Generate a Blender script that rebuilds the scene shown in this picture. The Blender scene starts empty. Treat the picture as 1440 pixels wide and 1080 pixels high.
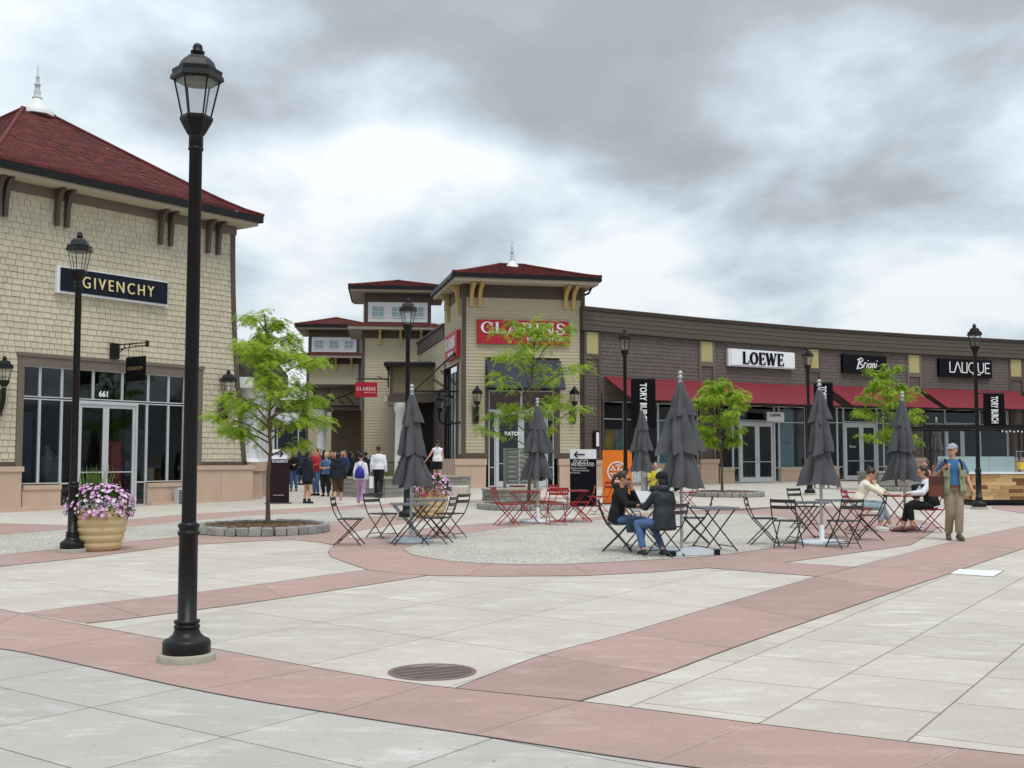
import bpy, bmesh, math, random
from mathutils import Vector, Matrix
random.seed(7)
R = math.radians
SC = bpy.context.scene
COL = SC.collection

# ------------------------------------------------------------------ camera
CAM_H = 1.7
PITCH = math.atan2(106, 1600)
SLOPE = 17 / 1600            # the plaza rises gently away from the camera
cam_d = bpy.data.cameras.new('camera'); cam = bpy.data.objects.new('camera', cam_d); COL.objects.link(cam)
cam.location = (0, 0, CAM_H); cam.rotation_euler = (math.pi / 2 + PITCH, 0, 0)
cam_d.sensor_width = 36; cam_d.lens = 40; cam_d.clip_end = 2000; cam_d.clip_start = .1
SC.camera = cam

# ------------------------------------------------------------------ sky
W = bpy.data.worlds.new('World'); SC.world = W; W.use_nodes = True
SUN_EL, SUN_AZ = R(64), R(200)
def world():
    nt = W.node_tree; N = nt.nodes; L = nt.links
    for n in list(N): N.remove(n)
    out = N.new('ShaderNodeOutputWorld')
    sky = N.new('ShaderNodeTexSky'); sky.sky_type = 'NISHITA'; sky.sun_disc = False
    sky.sun_elevation = SUN_EL; sky.sun_rotation = SUN_AZ; sky.air_density = 1; sky.dust_density = 2
    b1 = N.new('ShaderNodeBackground'); b1.inputs['Strength'].default_value = .09
    L.new(sky.outputs[0], b1.inputs['Color'])
    tc = N.new('ShaderNodeTexCoord'); sp = N.new('ShaderNodeSeparateXYZ'); L.new(tc.outputs['Generated'], sp.inputs[0])
    def math_(op, a, b=None, c=None):
        m = N.new('ShaderNodeMath'); m.operation = op
        for i, v in enumerate((a, b, c)):
            if v is None: continue
            if isinstance(v, (int, float)): m.inputs[i].default_value = v
            else: L.new(v, m.inputs[i])
        return m.outputs[0]
    z = math_('MAXIMUM', sp.outputs[2], 0.0)
    den = math_('ADD', z, .27)
    u = math_('DIVIDE', sp.outputs[0], den); v = math_('DIVIDE', sp.outputs[1], den)
    cb = N.new('ShaderNodeCombineXYZ'); L.new(u, cb.inputs[0]); L.new(v, cb.inputs[1])
    cb.inputs[2].default_value = CLOUD_SEED
    def noise(scale, det, rough, dist, vec):
        n = N.new('ShaderNodeTexNoise'); n.inputs['Scale'].default_value = scale; n.inputs['Detail'].default_value = det
        n.inputs['Roughness'].default_value = rough; n.inputs['Distortion'].default_value = dist
        L.new(vec, n.inputs['Vector']); return n.outputs['Fac']
    big = noise(1.15, 3, .45, .25, cb.outputs[0])
    mp = N.new('ShaderNodeMapping'); mp.inputs['Scale'].default_value = (1, .8, 1); mp.inputs['Location'].default_value = (3.1, 1.7, 4)
    L.new(cb.outputs[0], mp.inputs[0])
    med = noise(2.9, 9, .52, .12, mp.outputs[0])
    s = math_('MULTIPLY_ADD', big, .50, math_('MULTIPLY', med, .50))
    rp = N.new('ShaderNodeValToRGB'); L.new(s, rp.inputs[0])
    cr = rp.color_ramp; cr.interpolation = 'LINEAR'
    cr.elements[0].position = .40; cr.elements[0].color = (.36, .385, .415, 1)
    cr.elements[1].position = .60; cr.elements[1].color = (.86, .89, .92, 1)
    for p, c in ((.445, (.40, .44, .475, 1)), (.50, (.52, .60, .665, 1)), (.55, (.68, .77, .83, 1))):
        e = cr.elements.new(p); e.color = c
    # paler toward the horizon
    hz = math_('SUBTRACT', 1.0, math_('MULTIPLY', z, 5.5)); hz = math_('MAXIMUM', hz, 0.0)
    hz = math_('MULTIPLY', hz, .30)
    mx = N.new('ShaderNodeMix'); mx.data_type = 'RGBA'; L.new(hz, mx.inputs[0]); L.new(rp.outputs[0], mx.inputs[6]); mx.inputs[7].default_value = (.80, .83, .87, 1)
    # an overcast sky brightens steadily toward the zenith
    g = math_('MULTIPLY_ADD', z, .75, .88)
    b2 = N.new('ShaderNodeBackground'); L.new(mx.outputs[2], b2.inputs['Color']); L.new(g, b2.inputs['Strength'])
    ms = N.new('ShaderNodeMixShader'); ms.inputs[0].default_value = .93
    L.new(b1.outputs[0], ms.inputs[1]); L.new(b2.outputs[0], ms.inputs[2]); L.new(ms.outputs[0], out.inputs[0])
CLOUD_SEED = 51.5
world()
sun_d = bpy.data.lights.new('sun', 'SUN'); sun_d.energy = 1.5; sun_d.angle = R(20); sun_d.color = (1, .965, .92)
sun = bpy.data.objects.new('sun', sun_d); COL.objects.link(sun)
# direction the sun stands in: behind the camera, a little to the right
sd = Vector((math.cos(SUN_EL) * .34, -math.cos(SUN_EL) * .94, math.sin(SUN_EL)))
sun.rotation_euler = sd.to_track_quat('Z', 'Y').to_euler()
vs = SC.view_settings; vs.view_transform = 'Standard'; vs.look = 'None'; vs.exposure = 0.15; vs.gamma = 1; vs.use_curve_mapping = False

# ------------------------------------------------------------------ survey helpers
F = 1600.; cpi, spi = math.cos(PITCH), math.sin(PITCH)
def ray(px, py):
    u = px - 720; v = 540 - py
    return Vector((u, F * cpi - v * spi, F * spi + v * cpi))
def G(px, py):
    d = ray(px, py); t = CAM_H / (SLOPE * d.y - d.z); return Vector((t * d.x, t * d.y, t * d.y * SLOPE))
def gz(y): return SLOPE * y
def PZ(px, py, z):
    d = ray(px, py); t = (z - CAM_H) / d.z; return Vector((t * d.x, t * d.y, z))
def PY(px, py, Y):
    d = ray(px, py); t = Y / d.y; return Vector((t * d.x, Y, CAM_H + t * d.z))

# ------------------------------------------------------------------ materials
def lin(c):
    c = c / 255
    return c / 12.92 if c <= .04045 else ((c + .055) / 1.055) ** 2.4
def rgb(r, g, b, k=1.0): return (lin(r) * k, lin(g) * k, lin(b) * k, 1)
MATS = {}
def mat(name, col, rough=.7, metal=0, var=.12, scale=6, bump=.0, bscale=40, obj_var=0, island=0, spec=.5, stretch=(1, 1, 1), world_space=False, fine=0, subs=0):
    if name in MATS: return MATS[name]
    m = bpy.data.materials.new(name); m.use_nodes = True; nt = m.node_tree; N = nt.nodes; L = nt.links
    b = N['Principled BSDF']; b.inputs['Roughness'].default_value = rough; b.inputs['Metallic'].default_value = metal
    b.inputs['Specular IOR Level'].default_value = spec
    if world_space:
        g = N.new('ShaderNodeNewGeometry'); vec = g.outputs['Position']
    else:
        t = N.new('ShaderNodeTexCoord'); vec = t.outputs['Object']
    mp = N.new('ShaderNodeMapping'); mp.inputs['Scale'].default_value = stretch; L.new(vec, mp.inputs[0]); vec = mp.outputs[0]
    n = N.new('ShaderNodeTexNoise'); n.inputs['Scale'].default_value = scale; n.inputs['Detail'].default_value = 6; n.inputs['Roughness'].default_value = .6
    L.new(vec, n.inputs['Vector'])
    def mapr(src, lo, hi, a=.3, c=.7):
        r = N.new('ShaderNodeMapRange'); r.inputs[1].default_value = a; r.inputs[2].default_value = c; r.inputs[3].default_value = lo; r.inputs[4].default_value = hi
        L.new(src, r.inputs[0]); return r.outputs[0]
    def mul(a, b_):
        q = N.new('ShaderNodeMath'); q.operation = 'MULTIPLY'; L.new(a, q.inputs[0]); L.new(b_, q.inputs[1]); return q.outputs[0]
    f = mapr(n.outputs['Fac'], 1 - var, 1 + var)
    if fine:
        n2 = N.new('ShaderNodeTexNoise'); n2.inputs['Scale'].default_value = bscale; n2.inputs['Detail'].default_value = 3; L.new(vec, n2.inputs['Vector'])
        f = mul(f, mapr(n2.outputs['Fac'], 1 - fine, 1 + fine))
    if obj_var:
        oi = N.new('ShaderNodeObjectInfo'); f = mul(f, mapr(oi.outputs['Random'], 1 - obj_var, 1 + obj_var, 0, 1))
    if island:
        g2 = N.new('ShaderNodeNewGeometry'); f = mul(f, mapr(g2.outputs['Random Per Island'], 1 - island, 1 + island, 0, 1))
    vm = N.new('ShaderNodeVectorMath'); vm.operation = 'SCALE'; vm.inputs[0].default_value = col[:3]; L.new(f, vm.inputs['Scale'])
    L.new(vm.outputs[0], b.inputs['Base Color'])
    if bump:
        nb = N.new('ShaderNodeTexNoise'); nb.inputs['Scale'].default_value = bscale; nb.inputs['Detail'].default_value = 4; L.new(vec, nb.inputs['Vector'])
        bp = N.new('ShaderNodeBump'); bp.inputs['Strength'].default_value = bump; bp.inputs['Distance'].default_value = .01
        L.new(nb.outputs['Fac'], bp.inputs['Height']); L.new(bp.outputs[0], b.inputs['Normal'])
    if subs: b.inputs['Subsurface Weight'].default_value = subs; b.inputs['Subsurface Radius'].default_value = (.02, .01, .005)
    MATS[name] = m; return m

def concrete(name, col, dirt, pale, varo=.05, k1=.35):
    m = bpy.data.materials.new(name); m.use_nodes = True; nt = m.node_tree; N = nt.nodes; L = nt.links
    b = N['Principled BSDF']; b.inputs['Roughness'].default_value = .85; b.inputs['Specular IOR Level'].default_value = .3
    g = N.new('ShaderNodeNewGeometry')
    def noise(scale, det, rough, stretch=(1, 1, 1), rot=0):
        mp = N.new('ShaderNodeMapping'); mp.inputs['Scale'].default_value = stretch; mp.inputs['Rotation'].default_value = (0, 0, rot); L.new(g.outputs['Position'], mp.inputs[0])
        n = N.new('ShaderNodeTexNoise'); n.inputs['Scale'].default_value = scale; n.inputs['Detail'].default_value = det; n.inputs['Roughness'].default_value = rough
        L.new(mp.outputs[0], n.inputs['Vector']); return n.outputs['Fac']
    def mr(src, a, c, lo, hi):
        r = N.new('ShaderNodeMapRange'); r.inputs[1].default_value = a; r.inputs[2].default_value = c; r.inputs[3].default_value = lo; r.inputs[4].default_value = hi
        L.new(src, r.inputs[0]); return r.outputs[0]
    def mix(fac, a, c):
        x = N.new('ShaderNodeMix'); x.data_type = 'RGBA'; L.new(fac, x.inputs[0])
        if isinstance(a, tuple): x.inputs[6].default_value = a
        else: L.new(a, x.inputs[6])
        x.inputs[7].default_value = c; return x.outputs[2]
    c0 = mix(mr(noise(.9, 7, .65), .42, .72, 0, k1), col, dirt)
    c1 = mix(mr(noise(1.6, 10, .72, (1, 2.2, 1), .35), .52, .74, 0, .75), c0, pale)
    c1 = mix(mr(noise(3.6, 9, .78, (1, 1.8, 1), .5), .585, .66, 0, .5), c1, pale)
    c2 = mix(mr(noise(5, 6, .7), .55, .8, 0, .35), c1, dirt)
    c2 = mix(mr(noise(24, 2, .4), .735, .76, 0, .55), c2, tuple(x * .45 for x in dirt[:3]) + (1,))
    c2 = mix(mr(noise(1.3, 3, .5, (.25, 3, 1), -.6), .60, .72, 0, .30), c2, dirt)
    fine = mr(noise(90, 5, .75), .3, .7, .88, 1.12)
    oi = N.new('ShaderNodeObjectInfo'); ov = mr(oi.outputs['Random'], 0, 1, 1 - varo, 1 + varo)
    q = N.new('ShaderNodeMath'); q.operation = 'MULTIPLY'; L.new(fine, q.inputs[0]); L.new(ov, q.inputs[1])
    vm = N.new('ShaderNodeVectorMath'); vm.operation = 'SCALE'; L.new(c2, vm.inputs[0]); L.new(q.outputs[0], vm.inputs['Scale'])
    L.new(vm.outputs[0], b.inputs['Base Color'])
    bp = N.new('ShaderNodeBump'); bp.inputs['Strength'].default_value = .25; bp.inputs['Distance'].default_value = .006
    L.new(noise(120, 4, .6), bp.inputs['Height']); L.new(bp.outputs[0], b.inputs['Normal'])
    MATS[name] = m; return m

def pebbles(name):
    m = bpy.data.materials.new(name); m.use_nodes = True; nt = m.node_tree; N = nt.nodes; L = nt.links
    b = N['Principled BSDF']; b.inputs['Roughness'].default_value = .8
    g = N.new('ShaderNodeNewGeometry')
    v = N.new('ShaderNodeTexVoronoi'); v.inputs['Scale'].default_value = 46; L.new(g.outputs['Position'], v.inputs['Vector'])
    s = N.new('ShaderNodeSeparateColor'); L.new(v.outputs['Color'], s.inputs[0])
    rp = N.new('ShaderNodeValToRGB'); L.new(s.outputs[0], rp.inputs[0]); cr = rp.color_ramp
    cr.elements[0].color = rgb(140, 133, 121); cr.elements[1].color = rgb(218, 214, 204)
    for p, c in ((.3, rgb(172, 165, 153)), (.6, rgb(190, 185, 175)), (.8, rgb(200, 196, 187))):
        e = cr.elements.new(p); e.color = c
    n = N.new('ShaderNodeTexNoise'); n.inputs['Scale'].default_value = .8; n.inputs['Detail'].default_value = 4; L.new(g.outputs['Position'], n.inputs['Vector'])
    r = N.new('ShaderNodeMapRange'); r.inputs[1].default_value = .3; r.inputs[2].default_value = .7; r.inputs[3].default_value = .9; r.inputs[4].default_value = 1.08; L.new(n.outputs['Fac'], r.inputs[0])
    vm = N.new('ShaderNodeVectorMath'); vm.operation = 'SCALE'; L.new(rp.outputs[0], vm.inputs[0]); L.new(r.outputs[0], vm.inputs['Scale']); L.new(vm.outputs[0], b.inputs['Base Color'])
    bp = N.new('ShaderNodeBump'); bp.invert = True; bp.inputs['Strength'].default_value = .7; bp.inputs['Distance'].default_value = .012
    L.new(v.outputs['Distance'], bp.inputs['Height']); L.new(bp.outputs[0], b.inputs['Normal'])
    MATS[name] = m; return m

def glass(name, tint=(.75, .82, .84, 1), refl=.9, clear=.85):
    m = bpy.data.materials.new(name); m.use_nodes = True; nt = m.node_tree; N = nt.nodes; L = nt.links
    for n in list(N): N.remove(n)
    o = N.new('ShaderNodeOutputMaterial'); t = N.new('ShaderNodeBsdfTransparent'); t.inputs[0].default_value = tint
    g = N.new('ShaderNodeBsdfGlossy'); g.inputs['Roughness'].default_value = .03; g.inputs[0].default_value = (refl, refl, refl, 1)
    lw = N.new('ShaderNodeLayerWeight'); lw.inputs[0].default_value = .5
    pw = N.new('ShaderNodeMath'); pw.operation = 'POWER'; L.new(lw.outputs['Facing'], pw.inputs[0]); pw.inputs[1].default_value = 3.5
    fr = N.new('ShaderNodeMath'); fr.operation = 'MULTIPLY_ADD'; L.new(pw.outputs[0], fr.inputs[0]); fr.inputs[1].default_value = .5; fr.inputs[2].default_value = .05
    ms = N.new('ShaderNodeMixShader'); L.new(fr.outputs[0], ms.inputs[0]); L.new(t.outputs[0], ms.inputs[1]); L.new(g.outputs[0], ms.inputs[2]); L.new(ms.outputs[0], o.inputs[0])
    MATS[name] = m; return m

CON = concrete('concrete_paving', rgb(193, 186, 174), rgb(165, 159, 147), rgb(225, 221, 212), .06, .4)
CONC = concrete('concrete_paving_grey', rgb(181, 176, 170), rgb(156, 152, 146), rgb(216, 212, 206), .05, .35)
PINK = concrete('pink_paving', rgb(173, 145, 136), rgb(155, 136, 124), rgb(194, 168, 162), .07, .75)
AGG = pebbles('exposed_aggregate')
EARTH = mat('ground_concrete', rgb(150, 148, 142), .9, var=.1, scale=1, world_space=True)
JOINT = mat('joint', rgb(84, 74, 70), .9)
CREAM = mat('cream_shingle', rgb(200, 190, 166), .8, var=.08, scale=1.2, obj_var=.06, island=.055, bump=.15, bscale=60)
CREAMB = mat('cream_backing', rgb(128, 119, 100), .9)
LAP = mat('cream_lap', rgb(186, 175, 148), .75, var=.05, island=.04, bump=.1)
BROWNL = mat('brown_lap', rgb(96, 84, 78), .8, var=.08, island=.05)
BROWNS = mat('brown_shingle', rgb(103, 93, 88), .85, var=.08, island=.08, bump=.15)
BROWNB = mat('brown_backing', rgb(70, 62, 58), .9)
TAUPE = mat('taupe_trim', rgb(112, 100, 88), .7, var=.06)
DTRIM = mat('dark_trim', rgb(86, 74, 66), .7, var=.06)
OLIVE = mat('olive_fascia', rgb(84, 77, 65), .75, var=.06, island=.04)
OLIVP = mat('olive_panel', rgb(128, 118, 92), .75, var=.06)
YEL = mat('yellow_panel', rgb(178, 166, 118), .7, var=.05)
YBR = mat('yellow_bracket', rgb(196, 168, 104), .7, var=.06)
STONE = mat('stone_base', rgb(196, 170, 150), .9, var=.06, scale=2, fine=.05, bscale=90, obj_var=.04)
STONET = mat('stone_tan', rgb(190, 164, 142), .9, var=.06, scale=2, fine=.05, bscale=90)
SOFFIT = mat('soffit', rgb(188, 178, 156), .8, var=.04)
BLACK = mat('black_metal', (.008, .007, .0075, 1), .38, var=.2, scale=9, bump=.15, bscale=120, spec=.3)
GUTTER = mat('gutter_black', (.010, .009, .010, 1), .4, spec=.25)
WHITE = mat('white_paint', (.76, .76, .75, 1), .5, var=.04)
WHITEM = mat('window_frame_aluminium', rgb(196, 200, 202), .42, metal=.15, var=.03)
ROOFR = mat('red_roof_shingle', rgb(94, 38, 33), .9, var=.22, scale=3, island=.34, bump=.3, bscale=200)
REDAWN = mat('awning_red', rgb(118, 18, 34), .75, var=.07, scale=2.5)
DKAWN = mat('awning_dark', rgb(52, 56, 68), .8, var=.08)
SIGNRED = mat('sign_red', rgb(176, 18, 42), .45, var=.02)
SIGNBLK = mat('sign_black', rgb(10, 11, 18), .4, var=.02, spec=.15)
SIGNNAVY = mat('sign_navy', rgb(18, 25, 38), .5, var=.02, spec=.2)
SIGNWHT = mat('sign_white', rgb(232, 233, 238), .4, var=.01)
GOLD = mat('gold_letter', rgb(236, 216, 160), .35, var=.02)
ORANGE = mat('sign_orange', rgb(246, 128, 24), .5, var=.02)
PLUM = mat('sign_plum', rgb(38, 20, 28), .5, var=.03, spec=.2)
LETW = mat('letter_white', rgb(240, 240, 242), .4, var=.01)
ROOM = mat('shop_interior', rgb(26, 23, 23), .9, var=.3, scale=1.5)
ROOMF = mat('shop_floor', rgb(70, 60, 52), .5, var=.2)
GLASS = glass('shop_glass', (.62, .68, .71, 1), .8)
LGLASS = glass('lantern_glass', (.93, .95, .96, 1), .8)
SCREEN = mat('frosted_screen', rgb(176, 202, 204), .25, var=.04, scale=1)
FABRIC = mat('umbrella_fabric', rgb(82, 83, 86), .95, var=.16, scale=4, bump=.2, bscale=300)
ALU = mat('aluminium', rgb(178, 182, 184), .35, metal=.7, var=.05)
BASEW = mat('umbrella_base', rgb(206, 214, 220), .35, var=.05, scale=8)
CHBLK = mat('chair_black', rgb(36, 32, 34), .45, var=.1)
CHGREY = mat('chair_slat_black', rgb(50, 48, 52), .35, var=.1)
CHRED = mat('chair_red', rgb(158, 28, 34), .45, var=.1)
BARK = mat('bark', rgb(104, 86, 70), .95, var=.3, scale=12, stretch=(1, 1, .2), bump=.5)
MULCH = mat('mulch', rgb(98, 78, 62), .95, var=.45, scale=30, bump=.8, bscale=50)
CHIP = mat('bark_chip', rgb(118, 92, 70), .95, var=.3, island=.45)
COB = mat('cobble', rgb(150, 150, 146), .9, var=.16, scale=14, obj_var=.13, bump=.8, bscale=40)
BLOCK = mat('wall_block', rgb(142, 140, 134), .9, var=.14, scale=9, obj_var=.10, bump=.5, bscale=50)
CAPST = mat('cap_stone', rgb(160, 154, 140), .9, var=.1, scale=9)
POT = mat('planter_pot', rgb(206, 182, 138), .75, var=.07, scale=4)
POTW = POT
def leafmat(name, a, b, tr=.35):
    m = bpy.data.materials.new(name); m.use_nodes = True; nt = m.node_tree; N = nt.nodes; L = nt.links
    p = N['Principled BSDF']; p.inputs['Roughness'].default_value = .6; p.inputs['Specular IOR Level'].default_value = .25
    g = N.new('ShaderNodeNewGeometry'); t = N.new('ShaderNodeTexCoord')
    n = N.new('ShaderNodeTexNoise'); n.inputs['Scale'].default_value = 1.6; L.new(t.outputs['Object'], n.inputs['Vector'])
    ad = N.new('ShaderNodeMath'); ad.operation = 'MULTIPLY_ADD'; ad.inputs[1].default_value = .45; L.new(g.outputs['Random Per Island'], ad.inputs[0])
    sb = N.new('ShaderNodeMapRange'); sb.inputs[1].default_value = .35; sb.inputs[2].default_value = .65; sb.inputs[3].default_value = 0; sb.inputs[4].default_value = .55; L.new(n.outputs['Fac'], sb.inputs[0])
    L.new(sb.outputs[0], ad.inputs[2])
    x = N.new('ShaderNodeMix'); x.data_type = 'RGBA'; L.new(ad.outputs[0], x.inputs[0]); x.inputs[6].default_value = a; x.inputs[7].default_value = b
    L.new(x.outputs[2], p.inputs['Base Color'])
    tl = N.new('ShaderNodeBsdfTranslucent'); L.new(x.outputs[2], tl.inputs[0])
    ms = N.new('ShaderNodeMixShader'); ms.inputs[0].default_value = tr; L.new(p.outputs[0], ms.inputs[1]); L.new(tl.outputs[0], ms.inputs[2])
    L.new(ms.outputs[0], N['Material Output'].inputs[0]); MATS[name] = m; return m
LEAF = leafmat('locust_leaf', (.14, .31, .020, 1), (.50, .62, .07, 1), .5)
LEAFD = leafmat('planter_leaf', (.03, .10, .02, 1), (.10, .20, .04, 1), .3)
PETAL = mat('petal_pink', rgb(206, 146, 196), .7, var=.1, island=.35)
PETALR = mat('petal_magenta', rgb(190, 50, 110), .7, var=.1, island=.25)
SKIN = mat('skin_light', rgb(202, 152, 124), .55, var=.05, subs=.05)
SKIND = mat('skin_dark', rgb(120, 82, 62), .55, var=.05)

# ------------------------------------------------------------------ mesh helpers
class MB:
    def __init__(s): s.v = []; s.f = []; s.sm = []
    def add(s, vs_, fs, smooth=False):
        o = len(s.v); s.v += [tuple(p) for p in vs_]; s.f += [tuple(i + o for i in f) for f in fs]; s.sm += [smooth] * len(fs); return s
    def box(s, x0, x1, y0, y1, z0, z1, M=None):
        vs_ = [Vector(p) for p in ((x0, y0, z0), (x1, y0, z0), (x1, y1, z0), (x0, y1, z0), (x0, y0, z1), (x1, y0, z1), (x1, y1, z1), (x0, y1, z1))]
        if M is not None: vs_ = [M @ p for p in vs_]
        return s.add(vs_, [(3, 2, 1, 0), (4, 5, 6, 7), (0, 1, 5, 4), (1, 2, 6, 5), (2, 3, 7, 6), (3, 0, 4, 7)])
    def prism(s, poly, z0, z1, M=None):      # poly: xy list, extruded in z (z0/z1 numbers or per-vertex lists)
        n = len(poly); a = z0 if isinstance(z0, (list, tuple)) else [z0] * n; b = z1 if isinstance(z1, (list, tuple)) else [z1] * n
        vs_ = [Vector((p[0], p[1], a[i])) for i, p in enumerate(poly)] + [Vector((p[0], p[1], b[i])) for i, p in enumerate(poly)]
        if M is not None: vs_ = [M @ p for p in vs_]
        return s.add(vs_, [tuple(range(n))[::-1], tuple(range(n, 2 * n))] + [(i, (i + 1) % n, n + (i + 1) % n, n + i) for i in range(n)])
    def ext(s, poly, y0, y1):                # poly: (x,z) list extruded along y
        return s.prism(poly, -y1, -y0, Matrix(((1, 0, 0, 0), (0, 0, -1, 0), (0, 1, 0, 0), (0, 0, 0, 1))))
    def tube(s, p, q, r0, r1=None, n=8, cap=True, smooth=True):
        r1 = r0 if r1 is None else r1; p = Vector(p); q = Vector(q); d = (q - p)
        if d.length < 1e-6: return s
        d.normalize(); a = d.orthogonal().normalized(); b = d.cross(a)
        vs_ = []
        for c, r in ((p, r0), (q, r1)):
            for i in range(n):
                t = 2 * math.pi * i / n; vs_.append(c + (a * math.cos(t) + b * math.sin(t)) * r)
        s.add(vs_, [(i, (i + 1) % n, n + (i + 1) % n, n + i) for i in range(n)], smooth)
        if cap: s.add(vs_[:n], [tuple(range(n))[::-1]]); s.add(vs_[n:], [tuple(range(n))])
        return s
    def path(s, pts, rs, n=8, smooth=True):
        pts = [Vector(p) for p in pts]
        if isinstance(rs, (int, float)): rs = [rs] * len(pts)
        rings = []; a = None
        for i, p in enumerate(pts):
            d = (pts[min(i + 1, len(pts) - 1)] - pts[max(i - 1, 0)]).normalized()
            if a is None: a = d.orthogonal().normalized()
            a = (a - d * a.dot(d)).normalized(); b = d.cross(a)
            rings.append([p + (a * math.cos(2 * math.pi * k / n) + b * math.sin(2 * math.pi * k / n)) * rs[i] for k in range(n)])
        vs_ = [v for r in rings for v in r]; fs = []
        for j in range(len(pts) - 1):
            for k in range(n): fs.append((j * n + k, j * n + (k + 1) % n, (j + 1) * n + (k + 1) % n, (j + 1) * n + k))
        s.add(vs_, fs, smooth); s.add(rings[0], [tuple(range(n))[::-1]]); s.add(rings[-1], [tuple(range(n))]); return s
    def lathe(s, prof, n=16, c=(0, 0, 0), smooth=True, ang=0, cap=True):   # prof: (r,z)
        c = Vector(c); vs_ = []
        for r, z in prof:
            for i in range(n):
                t = 2 * math.pi * i / n + ang; vs_.append(c + Vector((r * math.cos(t), r * math.sin(t), z)))
        fs = []
        for j in range(len(prof) - 1):
            for i in range(n): fs.append((j * n + i, j * n + (i + 1) % n, (j + 1) * n + (i + 1) % n, (j + 1) * n + i))
        s.add(vs_, fs, smooth)
        if cap:
            if prof[0][0] > 1e-4: s.add(vs_[:n], [tuple(range(n))[::-1]])
            if prof[-1][0] > 1e-4: s.add(vs_[-n:], [tuple(range(n))])
        return s
    def ball(s, c, r, n=10, m=7):
        r = (r, r, r) if isinstance(r, (int, float)) else r
        vs_ = []; c = Vector(c)
        for j in range(m + 1):
            ph = math.pi * j / m - math.pi / 2
            for i in range(n):
                t = 2 * math.pi * i / n; vs_.append(c + Vector((r[0] * math.cos(ph) * math.cos(t), r[1] * math.cos(ph) * math.sin(t), r[2] * math.sin(ph))))
        fs = [(j * n + i, j * n + (i + 1) % n, (j + 1) * n + (i + 1) % n, (j + 1) * n + i) for j in range(m) for i in range(n)]
        return s.add(vs_, fs, True)
    def mesh(s, name):
        me = bpy.data.meshes.new(name); me.from_pydata(s.v, [], s.f); me.polygons.foreach_set('use_smooth', s.sm); me.validate(); me.update(); return me
    def build(s, name, m, parent=None, kind=None, label=None, bevel=0):
        o = link(name, s.mesh(name), m, parent)
        if kind: o['kind'] = kind
        if label: o['label'] = label
        return o
def link(name, me, m, parent=None):
    if m and not me.materials: me.materials.append(m)
    o = bpy.data.objects.new(name, me); COL.objects.link(o)
    if parent is not None: o.parent = parent
    return o
def thing(name, label, cat, loc=(0, 0, 0), rz=0, group=None):
    o = bpy.data.objects.new(name, None); o.empty_display_size = .1; COL.objects.link(o)
    o.location = loc; o.rotation_euler = (0, 0, rz); o['label'] = label; o['category'] = cat
    if group: o['group'] = group
    return o
def tag(o, label, cat, group=None):
    o['label'] = label; o['category'] = cat
    if group: o['group'] = group
    return o
def kids(o): return [c for c in bpy.data.objects if c.parent == o]
TREE = {}
def snapshot(o):
    ch = [c for c in COL.objects if c.parent == o]
    return (o, [snapshot(c) for c in ch])
def dup(snap, parent=None, loc=None, rz=None, label=None, group=None, swap=None):
    src, ch = snap
    o = src.copy(); COL.objects.link(o); o.parent = parent
    if swap and o.data is not None and o.data.materials and o.data.materials[0] in swap:
        o.data = o.data.copy(); o.data.materials[0] = swap[src.data.materials[0]]
    if loc is not None: o.location = loc
    if rz is not None: o.rotation_euler = (0, 0, rz)
    if label: o['label'] = label
    if group: o['group'] = group
    for c in ch: dup(c, o, swap=swap)
    return o
def structure(o): o['kind'] = 'structure'; return o
def text_mesh(s, size, depth=.01, bold=0, spacing=1.0, align='CENTER', sx=1.0):
    cu = bpy.data.curves.new('text', 'FONT'); cu.body = s; cu.size = size; cu.extrude = depth / 2; cu.offset = bold; cu.space_character = spacing
    cu.align_x = align; cu.align_y = 'CENTER'; cu.resolution_u = 4
    o = bpy.data.objects.new('text', cu); COL.objects.link(o)
    me = bpy.data.meshes.new_from_object(o.evaluated_get(bpy.context.evaluated_depsgraph_get()))
    bpy.data.objects.remove(o); bpy.data.curves.remove(cu)
    me.transform(Matrix.Rotation(math.pi / 2, 4, 'X'))      # stands up, reads from -Y
    if sx != 1: me.transform(Matrix.Scale(sx, 4, (1, 0, 0)))
    me.materials.clear(); return me
def text(s, size, m, parent, loc, depth=.01, bold=0, spacing=1.0, align='CENTER', rot=None, name='lettering', sx=1.0, fit=None):
    me = text_mesh(s, size, depth, bold, spacing, align, sx)
    if fit:
        xs = [v.co.x for v in me.vertices]; zs = [v.co.z for v in me.vertices]
        me.transform(Matrix.Translation((-(min(xs) + max(xs)) / 2, 0, -(min(zs) + max(zs)) / 2)))
        me.transform(Matrix.Diagonal((fit[0] / (max(xs) - min(xs)), 1, fit[1] / (max(zs) - min(zs)), 1)))
    o = link(name, me, m, parent); o.location = loc
    if rot: o.rotation_euler = rot
    return o
def spline(pts, n):
    out = []; m = len(pts)
    for i in range(m - 1):
        p0 = pts[max(i - 1, 0)]; p1 = pts[i]; p2 = pts[i + 1]; p3 = pts[min(i + 2, m - 1)]
        for k in range(n):
            t = k / n; out.append(tuple(.5 * (2 * p1[j] + (p2[j] - p0[j]) * t + (2 * p0[j] - 5 * p1[j] + 4 * p2[j] - p3[j]) * t * t + (3 * p1[j] - p0[j] - 3 * p2[j] + p3[j]) * t ** 3) for j in range(len(p1))))
    out.append(tuple(pts[-1])); return out
def clip_half(poly, nx, ny, d):       # keep nx*x+ny*y <= d
    out = []; n = len(poly)
    for i in range(n):
        a = poly[i]; b = poly[(i + 1) % n]; da = nx * a[0] + ny * a[1] - d; db = nx * b[0] + ny * b[1] - d
        if da <= 0: out.append(a)
        if (da < 0 < db) or (db < 0 < da):
            t = da / (da - db); out.append((a[0] + (b[0] - a[0]) * t, a[1] + (b[1] - a[1]) * t))
    return out
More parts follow.
